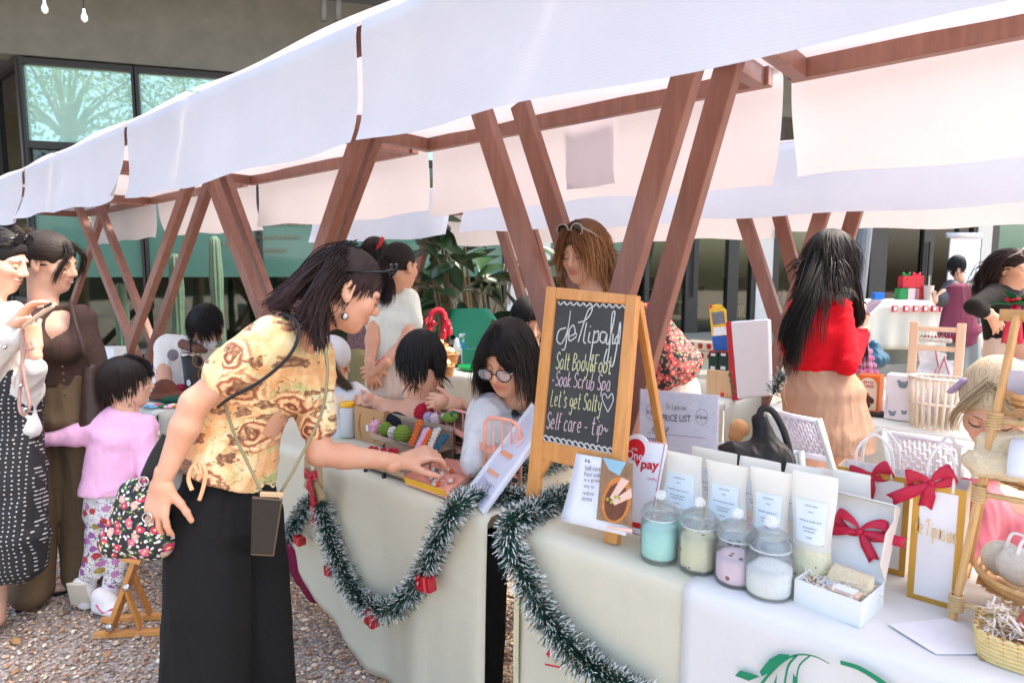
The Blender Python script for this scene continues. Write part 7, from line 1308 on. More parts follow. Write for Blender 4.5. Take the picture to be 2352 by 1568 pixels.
mb = MB(); p0_ = V3(0, 1.2185, 0)
for q in ([(1254, 1500), (1265, 1488), (1262, 1510)], [(1252, 1522), (1290, 1530), (1290, 1534), (1252, 1526)]): mb.prism(pq(q, p0_, pn, .001), pn, .0008)
mb.build('print', PRED, lp)
# ================================================================ TINSEL GARLANDS
TIN = vcol('tinsel', .45, .4)
def garland(label, pts, R, dens, seed, group='green tinsel garlands with white tips'):
    g = np.array(spline(pts, 14)); rr = np.random.default_rng(seed); seg = np.linalg.norm(np.diff(g, axis=0), axis=1); cum = np.r_[0, np.cumsum(seg)]; Lt = cum[-1]; N = int(Lt*dens)
    s = rr.uniform(0, Lt, N); c_ = np.stack([np.interp(s, cum, g[:, i]) for i in range(3)], 1); tg = np.stack([np.interp(s, cum[:-1], np.diff(g, axis=0)[:, i]/seg) for i in range(3)], 1); tg /= np.linalg.norm(tg, axis=1)[:, None]
    d = rr.normal(0, 1, (N, 3)); d -= tg*(d*tg).sum(1)[:, None]; d /= np.linalg.norm(d, axis=1)[:, None]; d = d+tg*(rr.normal(.35, .3, (N, 1))); d /= np.linalg.norm(d, axis=1)[:, None]; L = R*rr.uniform(.6, 1.15, (N, 1)); tip = c_+d*L+np.array([0, 0, -1.])*L*.12
    sx = np.cross(d, rr.normal(0, 1, (N, 3))); sx /= np.linalg.norm(sx, axis=1)[:, None]; w_ = .00095; mid = lerp(c_, tip, .7)
    V = np.stack([c_-sx*w_, c_+sx*w_, mid-sx*w_, mid+sx*w_, mid-sx*w_*1.1, mid+sx*w_*1.1, tip-sx*w_*.9, tip+sx*w_*.9], 1).reshape(-1, 3); base = np.arange(N)[:, None]*8
    Q = np.concatenate([base+np.array([0, 1, 3, 2]), base+np.array([4, 5, 7, 6])]); gr = np.array((.012, .042, .026))*rr.uniform(.5, 2., (N, 1)); wt = rr.random((N, 1)) < .55; tc = np.where(wt, np.array((.74, .75, .70)), np.array((.02, .08, .06)))
    C_ = np.stack([gr]*4+[tc]*4, 1).reshape(-1, 3); root = thing('tinsel_garland', label, 'garland', (g[0][0], g[0][1], g[:, 2].min()), group=group); o = arrmesh('needles', V, Q, TIN, root, C_); o['kind'] = 'stuff'; [setattr(p, 'use_smooth', False) for p in []]
    mb = MB(); mb.tube(list(g[::4]), .004, 6); mb.build('core_wire', Mrgb('tinsel_core', 20, 40, 34), root, smooth=True); return root
Yg = 1.19; G = lambda L, Y=Yg: [ony(x, y, Y) for x, y in L]
garland('tinsel garland swagged in a deep U on the middle table front', G([(735, 1150), (752, 1215), (785, 1305), (828, 1375), (885, 1398), (940, 1362), (985, 1285), (1015, 1215), (1045, 1165)])+[onz(1075, 1140, T+.03)], .047, 5600, 1)
garland('short tinsel garland piece beside the black trousers at table left', G([(655, 1240), (675, 1205), (700, 1165), (722, 1140)]), .043, 5600, 2)
garland('tinsel garland hanging down the side edge of the near table', [onz(1300, 1130, T+.03), onz(1215, 1178, T+.035)]+G([(1172, 1200), (1175, 1260), (1215, 1340), (1265, 1430), (1330, 1505), (1400, 1555), (1480, 1600)]), .048, 6000, 3)
garland('tinsel garland lying across the table ends behind the chalkboard', [onz(1080, 1140, T+.03), onz(1160, 1135, T+.03), onz(1240, 1150, T+.035), onz(1330, 1128, T+.035)], .043, 5600, 4)
garland('tinsel garland at the back between leaning sign and chalkboard', [onz(1120, 1110, T+.04), onz(1190, 1085, T+.04), onz(1260, 1060, T+.04), onz(1310, 1045, T+.04)], .045, 4200, 5)
garland('small tinsel garland by the skirt of the woman in red', [P(1775, 905, 3.1), P(1790, 880, 3.1), P(1800, 860, 3.1)], .06, 3200, 6)
FOIL = Mrgb('red_foil', 178, 30, 42, rough=.22, var=.3, vs=25., spec=.6)
for k, (x, y, w_, h, lab) in enumerate(((978, 1338, .062, .044, 'red foil present hanging at the right of the tinsel swag'), (855, 1418, .048, .05, 'red foil present at the bottom of the tinsel swag'), (757, 1308, .03, .035, 'small red foil present peeking from the left of the swag'), (688, 1240, .045, .026, 'red foil present below the short garland piece'), (722, 1170, .02, .1, 'long red foil strip under the burlap bow'))):
    c_ = ony(x, y, 1.175); root = thing('foil_present', lab, 'ornament', c_-V3(0, 0, h/2), group='red foil ornaments on the garlands'); a = .15*(-1)**k; A_ = (V3(math.cos(a), 0, math.sin(a)), V3(0, 1, 0), V3(-math.sin(a), 0, math.cos(a)))
    mb = MB(); mb.box(c_, (w_, min(w_, .03), h), A_); mb.build('box', FOIL, root, bevel=.002)
    mb = MB(); mb.box(c_+A_[0]*w_*.18, (w_*.16, min(w_, .03)+.002, h+.002), A_); mb.build('band', Mrgb('pink_foil', 215, 90, 80, rough=.25), root)
JUTE = Mrgb('burlap', 196, 168, 126, rough=.95, var=.2, vs=300., bump=.9, bs=700.); bb = thing('burlap_bow', 'burlap and red ribbon bow pinned to the middle table cloth', 'bow', ony(725, 1110, 1.18)); bc = ony(722, 1095, 1.17)
bow(bb, bc, V3(1, 0, -.05), V3(0, 0, 1), V3(0, -1, 0), .065, JUTE, ((-.7, -1.0), (.6, -1.1)), 1.0, 'burlap_loop'); bow(bb, bc+V3(0, -.012, .002), nrm(V3(1, 0, .1)), V3(0, 0, 1), V3(0, -1, 0), .045, RIB, ((-.55, -1.0), (.1, -2.2)), .5, 'ribbon')
# ================================================================ MIDDLE TABLE GOODS
def boxy(name, label, cat, c, size, mat, rz=0., group=None, bevel=.002, lid=None):
    """simple carton standing at c (base centre)"""
    A_ = (V3(math.cos(rz), math.sin(rz), 0), V3(-math.sin(rz), math.cos(rz), 0), ZUP); root = thing(name, label, cat, c, group=group); mb = MB(); mb.box(np.array(c)+ZUP*size[2]/2, size, A_); mb.build('carton', mat, root, bevel=bevel); return root, A_
TB = T+.004
# kraft paper bag
kb = ony(846, 1024, 1.55); kb = np.array([X1(815, 980, 1.5), 1.5, TB]); kx = X1(882, 980, 1.5); zt = ony(848, 938, 1.5)[2]; w_ = kx-kb[0]; h = zt-TB
bg = thing('kraft_bag', 'brown kraft paper bag with handles standing beside the crochet display', 'paper bag', kb+V3(w_/2, .05, 0))
for c_, sz, nm in (((w_/2, 0, h/2), (w_, .0015, h), 'front'), ((w_/2, .11, h/2), (w_, .0015, h), 'back'), ((0, .055, h/2), (.0015, .108, h), 'side'), ((w_, .055, h/2), (.0015, .108, h), 'side')): mb = MB(); mb.box(kb+np.array(c_), sz); mb.build(nm, KRAFT, bg)
for fx in (.22, .68): mb = MB(); mb.tube(spline([kb+V3(w_*fx, -.003, h*.8), kb+V3(w_*(fx-.05), -.006, h*.4), kb+V3(w_*(fx+.02), -.005, h*.1)], 5), .0035, 5, flat=.5); mb.build('handle', KRAFT, bg, smooth=True)
mb = MB(); mb.box(kb+V3(w_*.45, -.002, h*.42), (.016, .001, .024)); mb.build('label_panel', PAPER, bg)
# stepped cardboard display
dp = thing('step_display', 'three-step brown cardboard display of crochet animals', 'display', (X1(930, 1040, 1.42), 1.42, TB)); ST = []
for k, (a, b, Y) in enumerate((((827, 1079), (931, 1114), 1.28), ((852, 999), (987, 1036), 1.42), ((902, 952), (1040, 985), 1.53))):
    p, q = ony(*a, Y), ony(*b, Y); z = max(TB+.012, (p[2]+q[2])/2-.012); x0, x1 = p[0], q[0]; ST.append((x0, x1, Y, z))
    mb = MB(); mb.box(((x0+x1)/2, Y+.055, z-.002), (x1-x0, .11, .003)); mb.build('shelf', CARD, dp); mb = MB(); mb.box(((x0+x1)/2, Y, z+.008), (x1-x0, .003, .024), (V3(1, 0, 0), V3(0, .94, .3), V3(0, -.3, .94))); mb.build('lip', Mrgb('card_light', 186, 166, 142, rough=.9), dp)
    mb = MB(); mb.box(((x0+x1)/2, Y+.112, (z+TB)/2+.03), (x1-x0, .003, z-TB+.06)); mb.build('back_panel', CARD, dp)
for x in (840, 882): mb = MB(); p = ony(x, 1085 if x == 840 else 1095, 1.27); mb.ball(p, (.008, .008, .018), 8); mb.build('foot', STRAP, dp, smooth=True)
def yarn(name, r, g, b): return Mrgb('yarn_'+name, r, g, b, rough=.95, var=.18, vs=160., bump=1., bs=380.)
def ami(label, x, y, Y, r, col, parts=(), squash=(1, 1, .95), ears=None):
    c = ony(x, y, Y); root = thing('crochet_animal', label, 'crochet toy', c-ZUP*r, group='crochet animals on the display'); mb = MB(); nn = 16
    for i in range(9):           # crocheted rounds are built as stacked rings
        t = math.pi*(i+.5)/9; rr_ = r*math.sin(t); mb.tube([c+V3(rr_*squash[0]*math.cos(a)*(1+.03*math.sin(a*8+i*3.1)), rr_*squash[1]*math.sin(a)*(1+.03*math.sin(a*8+i*3.1)), -r*squash[2]*math.cos(t)) for a in np.linspace(0, 6.283, 19)[:-1]], r*.21, 5, closed=True)
    mb.ball(c, (r*.93*squash[0], r*.93*squash[1], r*.93*squash[2]), 12); mb.build('body', col, root, smooth=True)
    for q in (ears or ()): mb = MB(); mb.ball(c+V3(*q[:3])*r, r*q[3], 8); mb.build('ear', q[4] if len(q) > 4 else col, root, smooth=True)
    if parts:
        mb = MB()
        for (ex, ez) in parts: p = c+V3(ex*r, -math.sqrt(max(.05, 1-ex*ex-ez*ez))*r*1.1, ez*r); mb.tube([p-V3(r*.12, 0, 0), p+V3(r*.12, 0, 0)], r*.05, 4)
        mb.build('stitched_face', INK, root)
YG, YP, YR, YL, YW, YO, YT, YB_ = yarn('green', 126, 150, 58), yarn('pink', 238, 178, 196), yarn('red', 186, 26, 52), yarn('lilac', 190, 170, 200), yarn('white', 226, 218, 205), yarn('orange', 228, 110, 44), yarn('teal', 52, 100, 122), yarn('brown', 150, 88, 52)
ey = ((-.3, .25), (.3, .25), (0, .1)); E2_ = ((-.5, -.1, .85, .28), (.5, -.1, .85, .28))
ami('pink crochet pig at the left of the second step', 864, 980, 1.46, .022, YP, ey, (1, 1, 1.15), E2_); ami('green crochet frog beside the pink pig', 886, 985, 1.46, .024, YG, ey, (1, 1, 1), E2_); ami('small grey-white crochet animal between two green ones', 903, 994, 1.45, .02, YW, ey, (.9, .9, 1.1), E2_); ami('largest green crochet frog on the second step', 925, 996, 1.44, .029, YG, ey, (1.1, 1, .95), E2_)
ami('big red crochet strawberry on the top step', 974, 948, 1.57, .033, YR, ((.3, .3),), (1.05, 1, 1), ((.7, 0, .7, .3), (.5, 0, .9, .25))); ami('lilac crochet ball below the strawberry', 986, 958, 1.55, .02, YL, ey); ami('pale pink crochet ball with red bobble', 1002, 960, 1.55, .02, yarn('palepink', 240, 205, 205), ey, (1, 1, 1), ((.5, 0, .8, .35, YR),)); ami('long green crochet turtle at the right of the top step', 1028, 958, 1.55, .018, YG, (), (2.2, 1, .8), ((1.6, 0, 1., .7, yarn('pine', 60, 110, 80)), (2.4, 0, .6, .6), (-.6, -.6, .3, .6, YL)))
for k, (xa, ya, xb, yb, col, lab) in enumerate(((965, 967, 944, 1022, YO, 'orange and brown braided crochet strap'), (980, 985, 958, 1030, YP, 'pink braided crochet strap'), (990, 990, 968, 1035, YO, 'orange braided crochet strap on the second step'), (1005, 985, 982, 1038, YW, 'white braided crochet strap with flower end'), (1023, 1000, 992, 1045, YT, 'teal braided crochet strap'))):
    a, b = ony(xa, ya, 1.47), ony(xb, yb, 1.4); mb = MB(); d = b-a
    for j in range(15): t = j/14; p = a+d*t; s_ = .007*(1.2 if t < .25 else 1); mb.ball(p+V3(.006*(-1)**j, 0, 0), (s_*1.25, s_, s_), 7)
    single('crochet_strap', lab, 'crochet strap', mb, col, 'braided straps on the display', smooth=True)
for k, x in enumerate((852, 862, 880, 898, 908)):
    c_ = ony(x, 1032+k*1.5, 1.3); mb = MB()
    for j in range(7): a = j*.9; mb.ball(c_+V3(.007*math.cos(a), .004*math.sin(j), .007*math.sin(a)), .0062, 6)
    single('crochet_rose', 'red crochet rose, number %s from the left on the lowest step' % ('one', 'two', 'three', 'four', 'five')[k], 'crochet rose', mb, YR, 'crochet roses on the lowest step', smooth=True)
mb = MB(); p0 = ony(950, 965, 1.6); nn = nrm(V3(0, -.95, .3)); q = pq([(922, 957), (955, 907), (1000, 918), (962, 975)], p0, nn); mb.prism(q, nn, .002); single('orange_card', 'orange printed price card leaning behind the strawberry', 'card', mb, Mrgb('card_orange', 232, 142, 88, rough=.5, var=.15, vs=40.))
# tray of key charms
tc = [onz(931, 1108, TB+.01), onz(1020, 1066, TB+.01), onz(1099, 1082, TB+.01), onz(1026, 1141, TB+.01)]; PEACH = Mrgb('peach_plastic', 244, 172, 148, rough=.4)
ty = thing('charm_tray', 'peach and yellow plastic tray of key charms under the reaching hand', 'tray', sum(tc)/4-ZUP*.01)
mb = MB(); mb.prism(tc, ZUP, .004); mb.build('base', PEACH, ty)
for i in range(4):
    a, b = tc[i], tc[(i+1) % 4]; c_ = sum(tc)/4; o = nrm(np.cross(b-a, ZUP)); o = -o if o@((a+b)/2-c_) < 0 else o; mb = MB(); mb.prism([a, b, b+ZUP*.022+o*.008, a+ZUP*.022+o*.008], o, .002); mb.build('wall', Mrgb('yellow_plastic', 236, 186, 48, rough=.4) if i in (3,) else PEACH, ty)
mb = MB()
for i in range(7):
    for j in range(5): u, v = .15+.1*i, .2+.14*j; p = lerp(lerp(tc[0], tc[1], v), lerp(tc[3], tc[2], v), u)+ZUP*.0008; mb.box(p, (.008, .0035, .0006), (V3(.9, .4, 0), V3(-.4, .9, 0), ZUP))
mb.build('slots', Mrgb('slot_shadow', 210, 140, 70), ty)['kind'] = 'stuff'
for k in range(11):
    rr = random.Random(k+40); u, v = rr.uniform(.12, .85), rr.uniform(.15, .8); p = lerp(lerp(tc[0], tc[1], v), lerp(tc[3], tc[2], v), u)+ZUP*.009; a = rr.uniform(0, 3.1); d = V3(math.cos(a), math.sin(a), 0); root = thing('key_charm', ('red', 'white', 'grey')[k % 3]+' capped crochet key charm, one of those lying in the tray', 'key charm', p-ZUP*.008, group='key charms in the tray'); root['label'] = ('red', 'grey')[k % 2]+' and white crochet key charm lying in the peach tray'
    mb = MB(); mb.tube([p-d*.014, p-d*.006, p+d*.002], [.004, .0085, .0085], 8); mb.build('body', YW, root, smooth=True); mb = MB(); mb.tube([p+d*.002, p+d*.01, p+d*.015], [.0086, .008, .004], 8); mb.build('cap', (YO if k % 2 == 0 else yarn('grey', 110, 112, 112)), root, smooth=True)
    mb = MB(); e = p+d*.016
    for j in range(4): mb.tube([e+d*.004*j+(V3(0, 0, 1) if j % 2 else np.cross(d, ZUP))*.003*math.sin(t)+d*.003*math.cos(t) for t in np.linspace(0, 6.28, 8)[:-1]], .0007, 4, closed=True)
    mb.build('chain', METAL, root, smooth=True)
# pink arched rack
pr_ = thing('pink_rack', 'peach plastic two-tier rack with arched grid sides', 'rack', onz(1110, 1075, TB))
def arch(xl, xr, yt, yb, Y):
    a, b = X1(xl, yb, Y), X1(xr, yb, Y); zt = ony((xl+xr)/2, yt, Y)[2]; w_ = b-a; r_ = min(w_*.45, .04); mb = MB()
    pts = [V3(a, Y, TB+.006)]+[V3(a+r_-r_*math.cos(t), Y, zt-r_+r_*math.sin(t)) for t in np.linspace(0, 1.57, 6)]+[V3(b-r_+r_*math.sin(t), Y, zt-r_+r_*math.cos(t)) for t in np.linspace(0, 1.57, 6)]+[V3(b, Y, TB+.006)]
    mb.tube(pts, .006, 8); mb.build('arch', PEACH, pr_, smooth=True); mb = MB()
    for j in (1, 2, 3): x = a+w_*j/4; mb.tube([V3(x, Y, TB+.01), V3(x, Y, zt-.004)], .0026, 6)
    for z in (.03, .06, .09): mb.tube([V3(a, Y, TB+z), V3(b, Y, TB+z)], .0026, 6)
    mb.build('grid', PEACH, pr_, smooth=True)['kind'] = 'stuff'; return a, b, zt
a1, b1, z1 = arch(1026, 1104, 946, 1058, 1.58); a2, b2, z2_ = arch(1114, 1195, 962, 1060, 1.44)
for z in (.05, .11): mb = MB(); q = [V3(a1, 1.58, TB+z), V3(b1, 1.58, TB+z), V3(b2, 1.44, TB+z), V3(a2, 1.44, TB+z)]; mb.prism(q, ZUP, .004); mb.build('shelf', PEACH, pr_)
mb = MB(); mb.bar(V3(a1, 1.575, TB+.117), V3(a2, 1.445, TB+.117), .02, .003); mb.build('shelf_lip', PEACH, pr_)
c_ = np.array([(b1+b2)/2+.02, 1.56, TB+.12]); cl = thing('clear_box', 'clear plastic box resting on the peach rack', 'box', c_)
for cc, sz in (((0, -.045, .04), (.16, .002, .08)), ((0, .045, .04), (.16, .002, .08)), ((-.08, 0, .04), (.002, .088, .08)), ((.08, 0, .04), (.002, .088, .08)), ((0, 0, .082), (.17, .098, .004))): mb = MB(); mb.box(c_+np.array(cc), sz); mb.build('panel', clearmat('clear_plastic', (.95, .96, .95), .22, .12), cl, bevel=.0008)
boxy('mint_carton', 'pale mint carton standing under the peach rack', 'carton', np.array([X1(1110, 1060, 1.5), 1.5, TB]), (.075, .06, .062), Mrgb('mint_card', 178, 204, 184, rough=.7)); boxy('teal_carton', 'small teal box behind the peach rack grid', 'carton', np.array([X1(1085, 1010, 1.66), 1.66, TB]), (.07, .04, .06), Mrgb('teal_card', 110, 180, 184))
# leaning white sign board with stickers
A3, B3 = onz(1068, 1131, TB), onz(1108, 1178, TB); n3 = lean(A3, B3, 42); wb = thing('leaning_sign', 'white framed board with orange stickers leaning back beside the chalkboard', 'sign', A3)
mb = MB(); mb.prism(pq([(1068, 1131), (1222, 926), (1262, 965), (1108, 1178)], A3, n3), n3, .012); mb.build('board', Mrgb('board_lilac', 216, 218, 230, rough=.35), wb, bevel=.002)
mb = MB(); mb.prism(pq([(1068, 1131), (1222, 926), (1226, 930), (1072, 1136)], A3, n3, .003), n3, .004); mb.prism(pq([(1105, 1174), (1109, 1178), (1262, 966), (1258, 961)], A3, n3, .003), n3, .004); mb.prism(pq([(1072, 1136), (1105, 1174), (1109, 1168), (1077, 1130)], A3, n3, .0035), n3, .004); mb.build('frame', Mrgb('frame_white', 236, 238, 242, rough=.3), wb)
for q, c_ in (([(1118, 1082), (1126, 1074), (1148, 1090), (1140, 1098)], (240, 176, 140)), ([(1148, 1040), (1156, 1032), (1180, 1046), (1172, 1056)], (240, 166, 120)), ([(1090, 1115), (1112, 1092), (1128, 1112), (1106, 1140)], (196, 196, 216)), ([(1172, 1010), (1190, 990), (1206, 1008), (1190, 1028)], (236, 206, 204))): mb = MB(); flat(mb, q, A3, n3, .002); mb.build('sticker', Mrgb('sticker_%d' % c_[2], *c_, rough=.5), wb)
mb = MB(); ck(mb, 'unclear' if False else 'care', 1114, 1108, 1126, 1116, 8, A3, n3, .001, .003); mb.build('lettering', GREYP, wb)
# jar with yellow lid and leaf-print box
c_ = np.array([X1(800, 1000, 1.5), 1.5, TB]); jy = thing('lidded_tub', 'clear tub with yellow lid beside the kraft bag', 'tub', c_); mb = MB(); mb.lathe([(.03, 0), (.032, .01), (.032, .12), (.026, .128)], 28, c_); mb.build('tub', Mrgb('tub_white', 224, 226, 224, rough=.25, transl=.3), jy, smooth=True); mb = MB(); mb.lathe([(.028, .128), (.029, .128), (.029, .146), (.026, .148)], 28, c_); mb.build('lid', Mrgb('lid_yellow', 242, 186, 40, rough=.4), jy, smooth=True)
lb_, A_ = boxy('leaf_print_box', 'white box printed with orange maple leaves half behind the blouse', 'box', np.array([X1(768, 1000, 1.48), 1.5, TB]), (.07, .06, .17), Mrgb('box_ivory', 236, 224, 210, rough=.7)); mb = MB(); c0_ = origin(lb_)
for k in range(7): p = c0_+V3(random.uniform(-.025, .028), -.0315, random.uniform(.02, .15)); mb.prism([p+V3(.011*math.cos(t)*(1 if j % 2 else .5), 0, .011*math.sin(t)*(1 if j % 2 else .5)) for j, t in enumerate(np.linspace(0, 6.28, 11)[:-1])], V3(0, -1, 0), .0006)
mb.build('leaf_print', Mrgb('maple_orange', 232, 150, 84), lb_)
# ================================================================ CROCHET TABLE AT LEFT
def tabp(x, y, z=TB): return onz(x, y, z)
c_ = tabp(443, 897); tb = thing('tumbler', 'tall black tumbler with steel rim and straw', 'tumbler', c_); h = .155; mb = MB(); mb.lathe([(.037, 0), (.04, .01), (.052, h*1.35)], 28, c_); mb.build('cup', Mrgb('matt_black', 42, 40, 40, rough=.5), tb, smooth=True); mb = MB(); mb.lathe([(.052, h*1.35), (.055, h*1.36), (.055, h*1.42), (.05, h*1.44)], 28, c_); mb.build('rim', METAL, tb, smooth=True); mb = MB(); mb.tube([c_+ZUP*h*1.4, c_+ZUP*h*1.4+V3(.0, 0, .08)], .005, 8); mb.build('straw', STRAP, tb, smooth=True)
mb = MB(); [mb.ball(c_-FWD*.045+V3(.012*math.cos(a), 0, .05+.012*math.sin(a)), .008, 6) for a in np.linspace(0, 6.28, 6)[:-1]]; mb.build('flower_charm', PAPER, tb, smooth=True)
c_ = tabp(405, 873); nb_ = thing('necklace_bust', 'black velvet bust wearing a pearl necklace', 'display bust', c_); garment('bust', [ecap(c_+ZUP*.01, c_+ZUP*.1, (.09, .05), (.085, .05), RGT), cap(c_+ZUP*.12, c_+ZUP*.27, .05, .032, .05)], Mrgb('velvet_black', 26, 26, 28, rough=1.), nb_, .008, 0)
mb = MB(); [mb.ball(c_+ZUP*.2+RGT*.055*math.cos(a)-FWD*(.055-.01*math.cos(a)**2)+ZUP*(.075*math.sin(a)-.02), .0075, 7) for a in np.linspace(math.pi*1.02, math.pi*1.98, 13)]; mb.build('pearls', Mrgb('pearl', 232, 228, 220, rough=.2), nb_, smooth=True)
def knit(name, label, c, prims, mat): root = thing(name, label, 'crochet goods', c, group='crochet goods on the left table'); garment('knit', prims, mat, root, .006, .003, 90.)
for nm, lab, x, y, r, mt in (('crochet_pouch', 'orange drawstring crochet pouch', 376, 884, .05, YO), ('crochet_pouch', 'purple crochet pouch behind the orange one', 354, 876, .04, yarn('purple', 96, 56, 130)), ('crochet_pouch', 'small orange crochet piece at the toddler\'s nose', 346, 890, .03, YO)):
    c_ = tabp(x, y); knit(nm, lab, c_, [cap(c_+ZUP*r*.8, c_+ZUP*r*1.6, r, r*.6, .02), cap(c_+ZUP*r*1.8, c_+ZUP*r*2.1, r*.6, r*.75, .01)], mt)
c_ = tabp(385, 915); knit('crochet_hat', 'brown crochet hat with brim lying on the left table', c_, [ell(c_+ZUP*.02, (.14, .1, .02), None, .01), ell(c_+ZUP*.05-RGT*.01, (.07, .06, .06), None, .02)], yarn('hat', 108, 62, 46))
for nm, lab, x, y, r, mt in (('crochet_flower', 'green crochet piece behind the brown hat', 362, 893, .04, yarn('emerald', 20, 110, 70)), ('crochet_flower', 'white crochet doily behind the brown hat', 395, 886, .05, YW), ('crochet_flower', 'red crochet flower beside the tumbler', 418, 896, .035, yarn('berry', 178, 28, 60)), ('crochet_flower', 'dark green crochet coaster under the hat', 400, 925, .06, yarn('forest', 16, 74, 52)), ('crochet_flower', 'cream crochet piece left of the hat', 352, 905, .035, yarn('cream', 226, 200, 176))):
    c_ = tabp(x, y); knit(nm, lab, c_, [ell(c_+ZUP*.018+V3(.5*r*math.cos(a), .5*r*math.sin(a), 0), (r*.62, r*.62, .02), None, .006) for a in np.linspace(0, 6.28, 6)[:-1]], mt)
for k, (x, cc) in enumerate(((330, (236, 120, 140)), (340, (130, 190, 220)), (352, (130, 190, 220)), (362, (226, 70, 110)), (375, (60, 140, 80)), (386, (240, 190, 205)), (396, (245, 235, 225)), (407, (230, 150, 60)))):
    c_ = tabp(x, 934+k % 3*2); mb = MB(); [mb.ball(c_+V3(.013*math.cos(a), .013*math.sin(a), .008), (.011, .011, .008), 7) for a in np.linspace(0, 6.28, 6)[:-1]]; single('crochet_blossom', ('coral', 'sky blue', 'second sky blue', 'magenta', 'green', 'blush', 'ivory', 'amber')[k]+' crochet blossom at the front edge of the left table', 'crochet blossom', mb, yarn('bl%d' % k, *cc), 'crochet blossoms', smooth=True)
sg = thing('sunglasses', 'brown sunglasses lying beside the tumbler', 'sunglasses', tabp(470, 880)); Aq = np.array([nrm(RGT*.3-ZUP*.9), -FWD, nrm(RGT*.9+ZUP*.3)]); shades(sg, P(452, 850, 3.55), Aq, 1.3, .03, -.03, Mrgb('amber_acetate', 130, 90, 50, rough=.2))
boxy('white_tub', 'white tub with blue print behind the left stall legs', 'tub', P(245, 812, 4.6)*np.array((1, 1, 0))+ZUP*TB, (.2, .15, .15), Mrgb('tub_white2', 226, 230, 232, rough=.4), AZ)
# wooden easel stand on the gravel
es = thing('easel', 'folding honey wood easel standing on the gravel behind the floral bag', 'easel', onz(300, 1440, 0)); zf = lambda x, y, z=.012: onz(x, y, z)
def eb(nm, a, b, w_=.024, d_=.014): mb = MB(); mb.bar(a, b, w_, d_, FWD); mb.build(nm, OAK, es, bevel=.002)
eb('base_rail', zf(218, 1457), zf(400, 1448), .03, .022); eb('base_rail', zf(235, 1422), zf(400, 1412), .03, .022)
b0 = zf(250, 1450, .03); t0 = P(322, 1260, np.dot(b0-CAM, FWD)*1.0); eb('mast', b0, P(318, 1268, 2.42), .032, .02); eb('mast', b0+HF*.03, P(325, 1262, 2.46), .018, .014)
m1_ = P(302, 1310, 2.44); eb('strut', m1_, zf(345, 1408, .03)); eb('strut', P(290, 1350, 2.44), zf(322, 1440, .03)); eb('arm', P(280, 1282, 2.4), P(325, 1290, 2.4), .02, .016)
mb = MB(); [mb.lathe([(.014, 0), (.014, .008), (.004, .009)], 12, P(x, y, 2.38), A=(RGT, UP, -FWD)) for x, y in ((252, 1440), (292, 1348))]; mb.build('wing_nut', METAL, es, smooth=True)
# ================================================================ BACK ROW GOODS
A4, B4 = onz(1692, 917, TB), onz(1762, 908, TB); n4 = nrm(np.array([-.35, -1, .06])); fb = thing('foam_box', 'white foam box lid with red painted edge standing on the back-row table', 'box', A4)
mb = MB(); mb.prism(pq([(1677, 738), (1764, 732), (1768, 908), (1692, 917)], A4, n4), n4, .03); mb.build('foam', Mrgb('foam_white', 234, 234, 234, rough=.8, bump=.1, var=.01), fb, bevel=.01)
mb = MB(); mb.prism(pq([(1667, 740), (1678, 738), (1693, 918), (1682, 920)], A4, n4, .003), n4, .05); mb.build('red_edge', Mrgb('paint_red', 196, 40, 52), fb, bevel=.003); mb = MB(); [mb.ball(onp(1678+k*3, 860+k*14, A4, n4), (.012, .006, .02), 7) for k in range(4)]; mb.build('leaf_paint', Mrgb('paint_green', 40, 110, 60), fb, smooth=True)
def cart(name, label, xl, xr, yt, Y, d, mat, group=None, ybase=None):
    a, b = X1(xl, yt+30, Y), X1(xr, yt+30, Y); zt = ony((xl+xr)/2, yt, Y)[2]; zb = TB if ybase is None else ony((xl+xr)/2, ybase, Y)[2]; root, A_ = boxy(name, label, 'box', np.array([(a+b)/2, Y+d/2, zb]), (b-a, d, max(.02, zt-zb)), mat, 0., group); return root, a, b, zb, zt
DG = Mrgb('dark_green_card', 34, 66, 54, rough=.5)
for k, (xl, xr) in enumerate(((1627, 1648), (1650, 1672))):
    root, a, b, zb, zt = cart('dark_green_carton', ('left', 'right')[k]+' one of the pair of dark green cartons on the back-row table', xl, xr, 806, 3.42, .1, DG, 'dark green cartons', 853); mb = MB(); mb.box(((a+b)/2, 3.4185, zt-.02), ((b-a)*.5, .001, .014)); mb.box(((a+b)/2, 3.4185, zb+.02), ((b-a)*.5, .001, .02)); mb.build('label_panel', PAPER, root); mb = MB(); mb.box(((a+b)/2, 3.4188, zt-.003), (b-a, .001, .006)); mb.build('edge', PRED, root)
cart('wood_crate', 'plain pale wooden board box below the green cartons', 1622, 1680, 852, 3.38, .12, wood('crate_wood', lin(214, 176, 130), lin(228, 194, 150)))
for k, (xl, xr, yt, yb) in enumerate(((1566, 1642, 786, 804), (1572, 1642, 806, 830))):
    root, a, b, zb, zt = cart('printed_carton', ('upper', 'lower')[k]+' cream carton printed with small drinks pictures', xl, xr, yt, 3.55, .14, Mrgb('cream_card', 238, 220, 188, rough=.6), 'cream printed cartons', yb)
    for j in range(3): mb = MB(); x = a+(b-a)*(.3+.26*j); mb.ball((x, 3.548, (zb+zt)/2+.004), (.016, .002, .018), 8); mb.build('picture', Mrgb('pic%d' % j, (70, 170, 190)[j], (40, 70, 50)[j], (40, 40, 60)[j]), root)
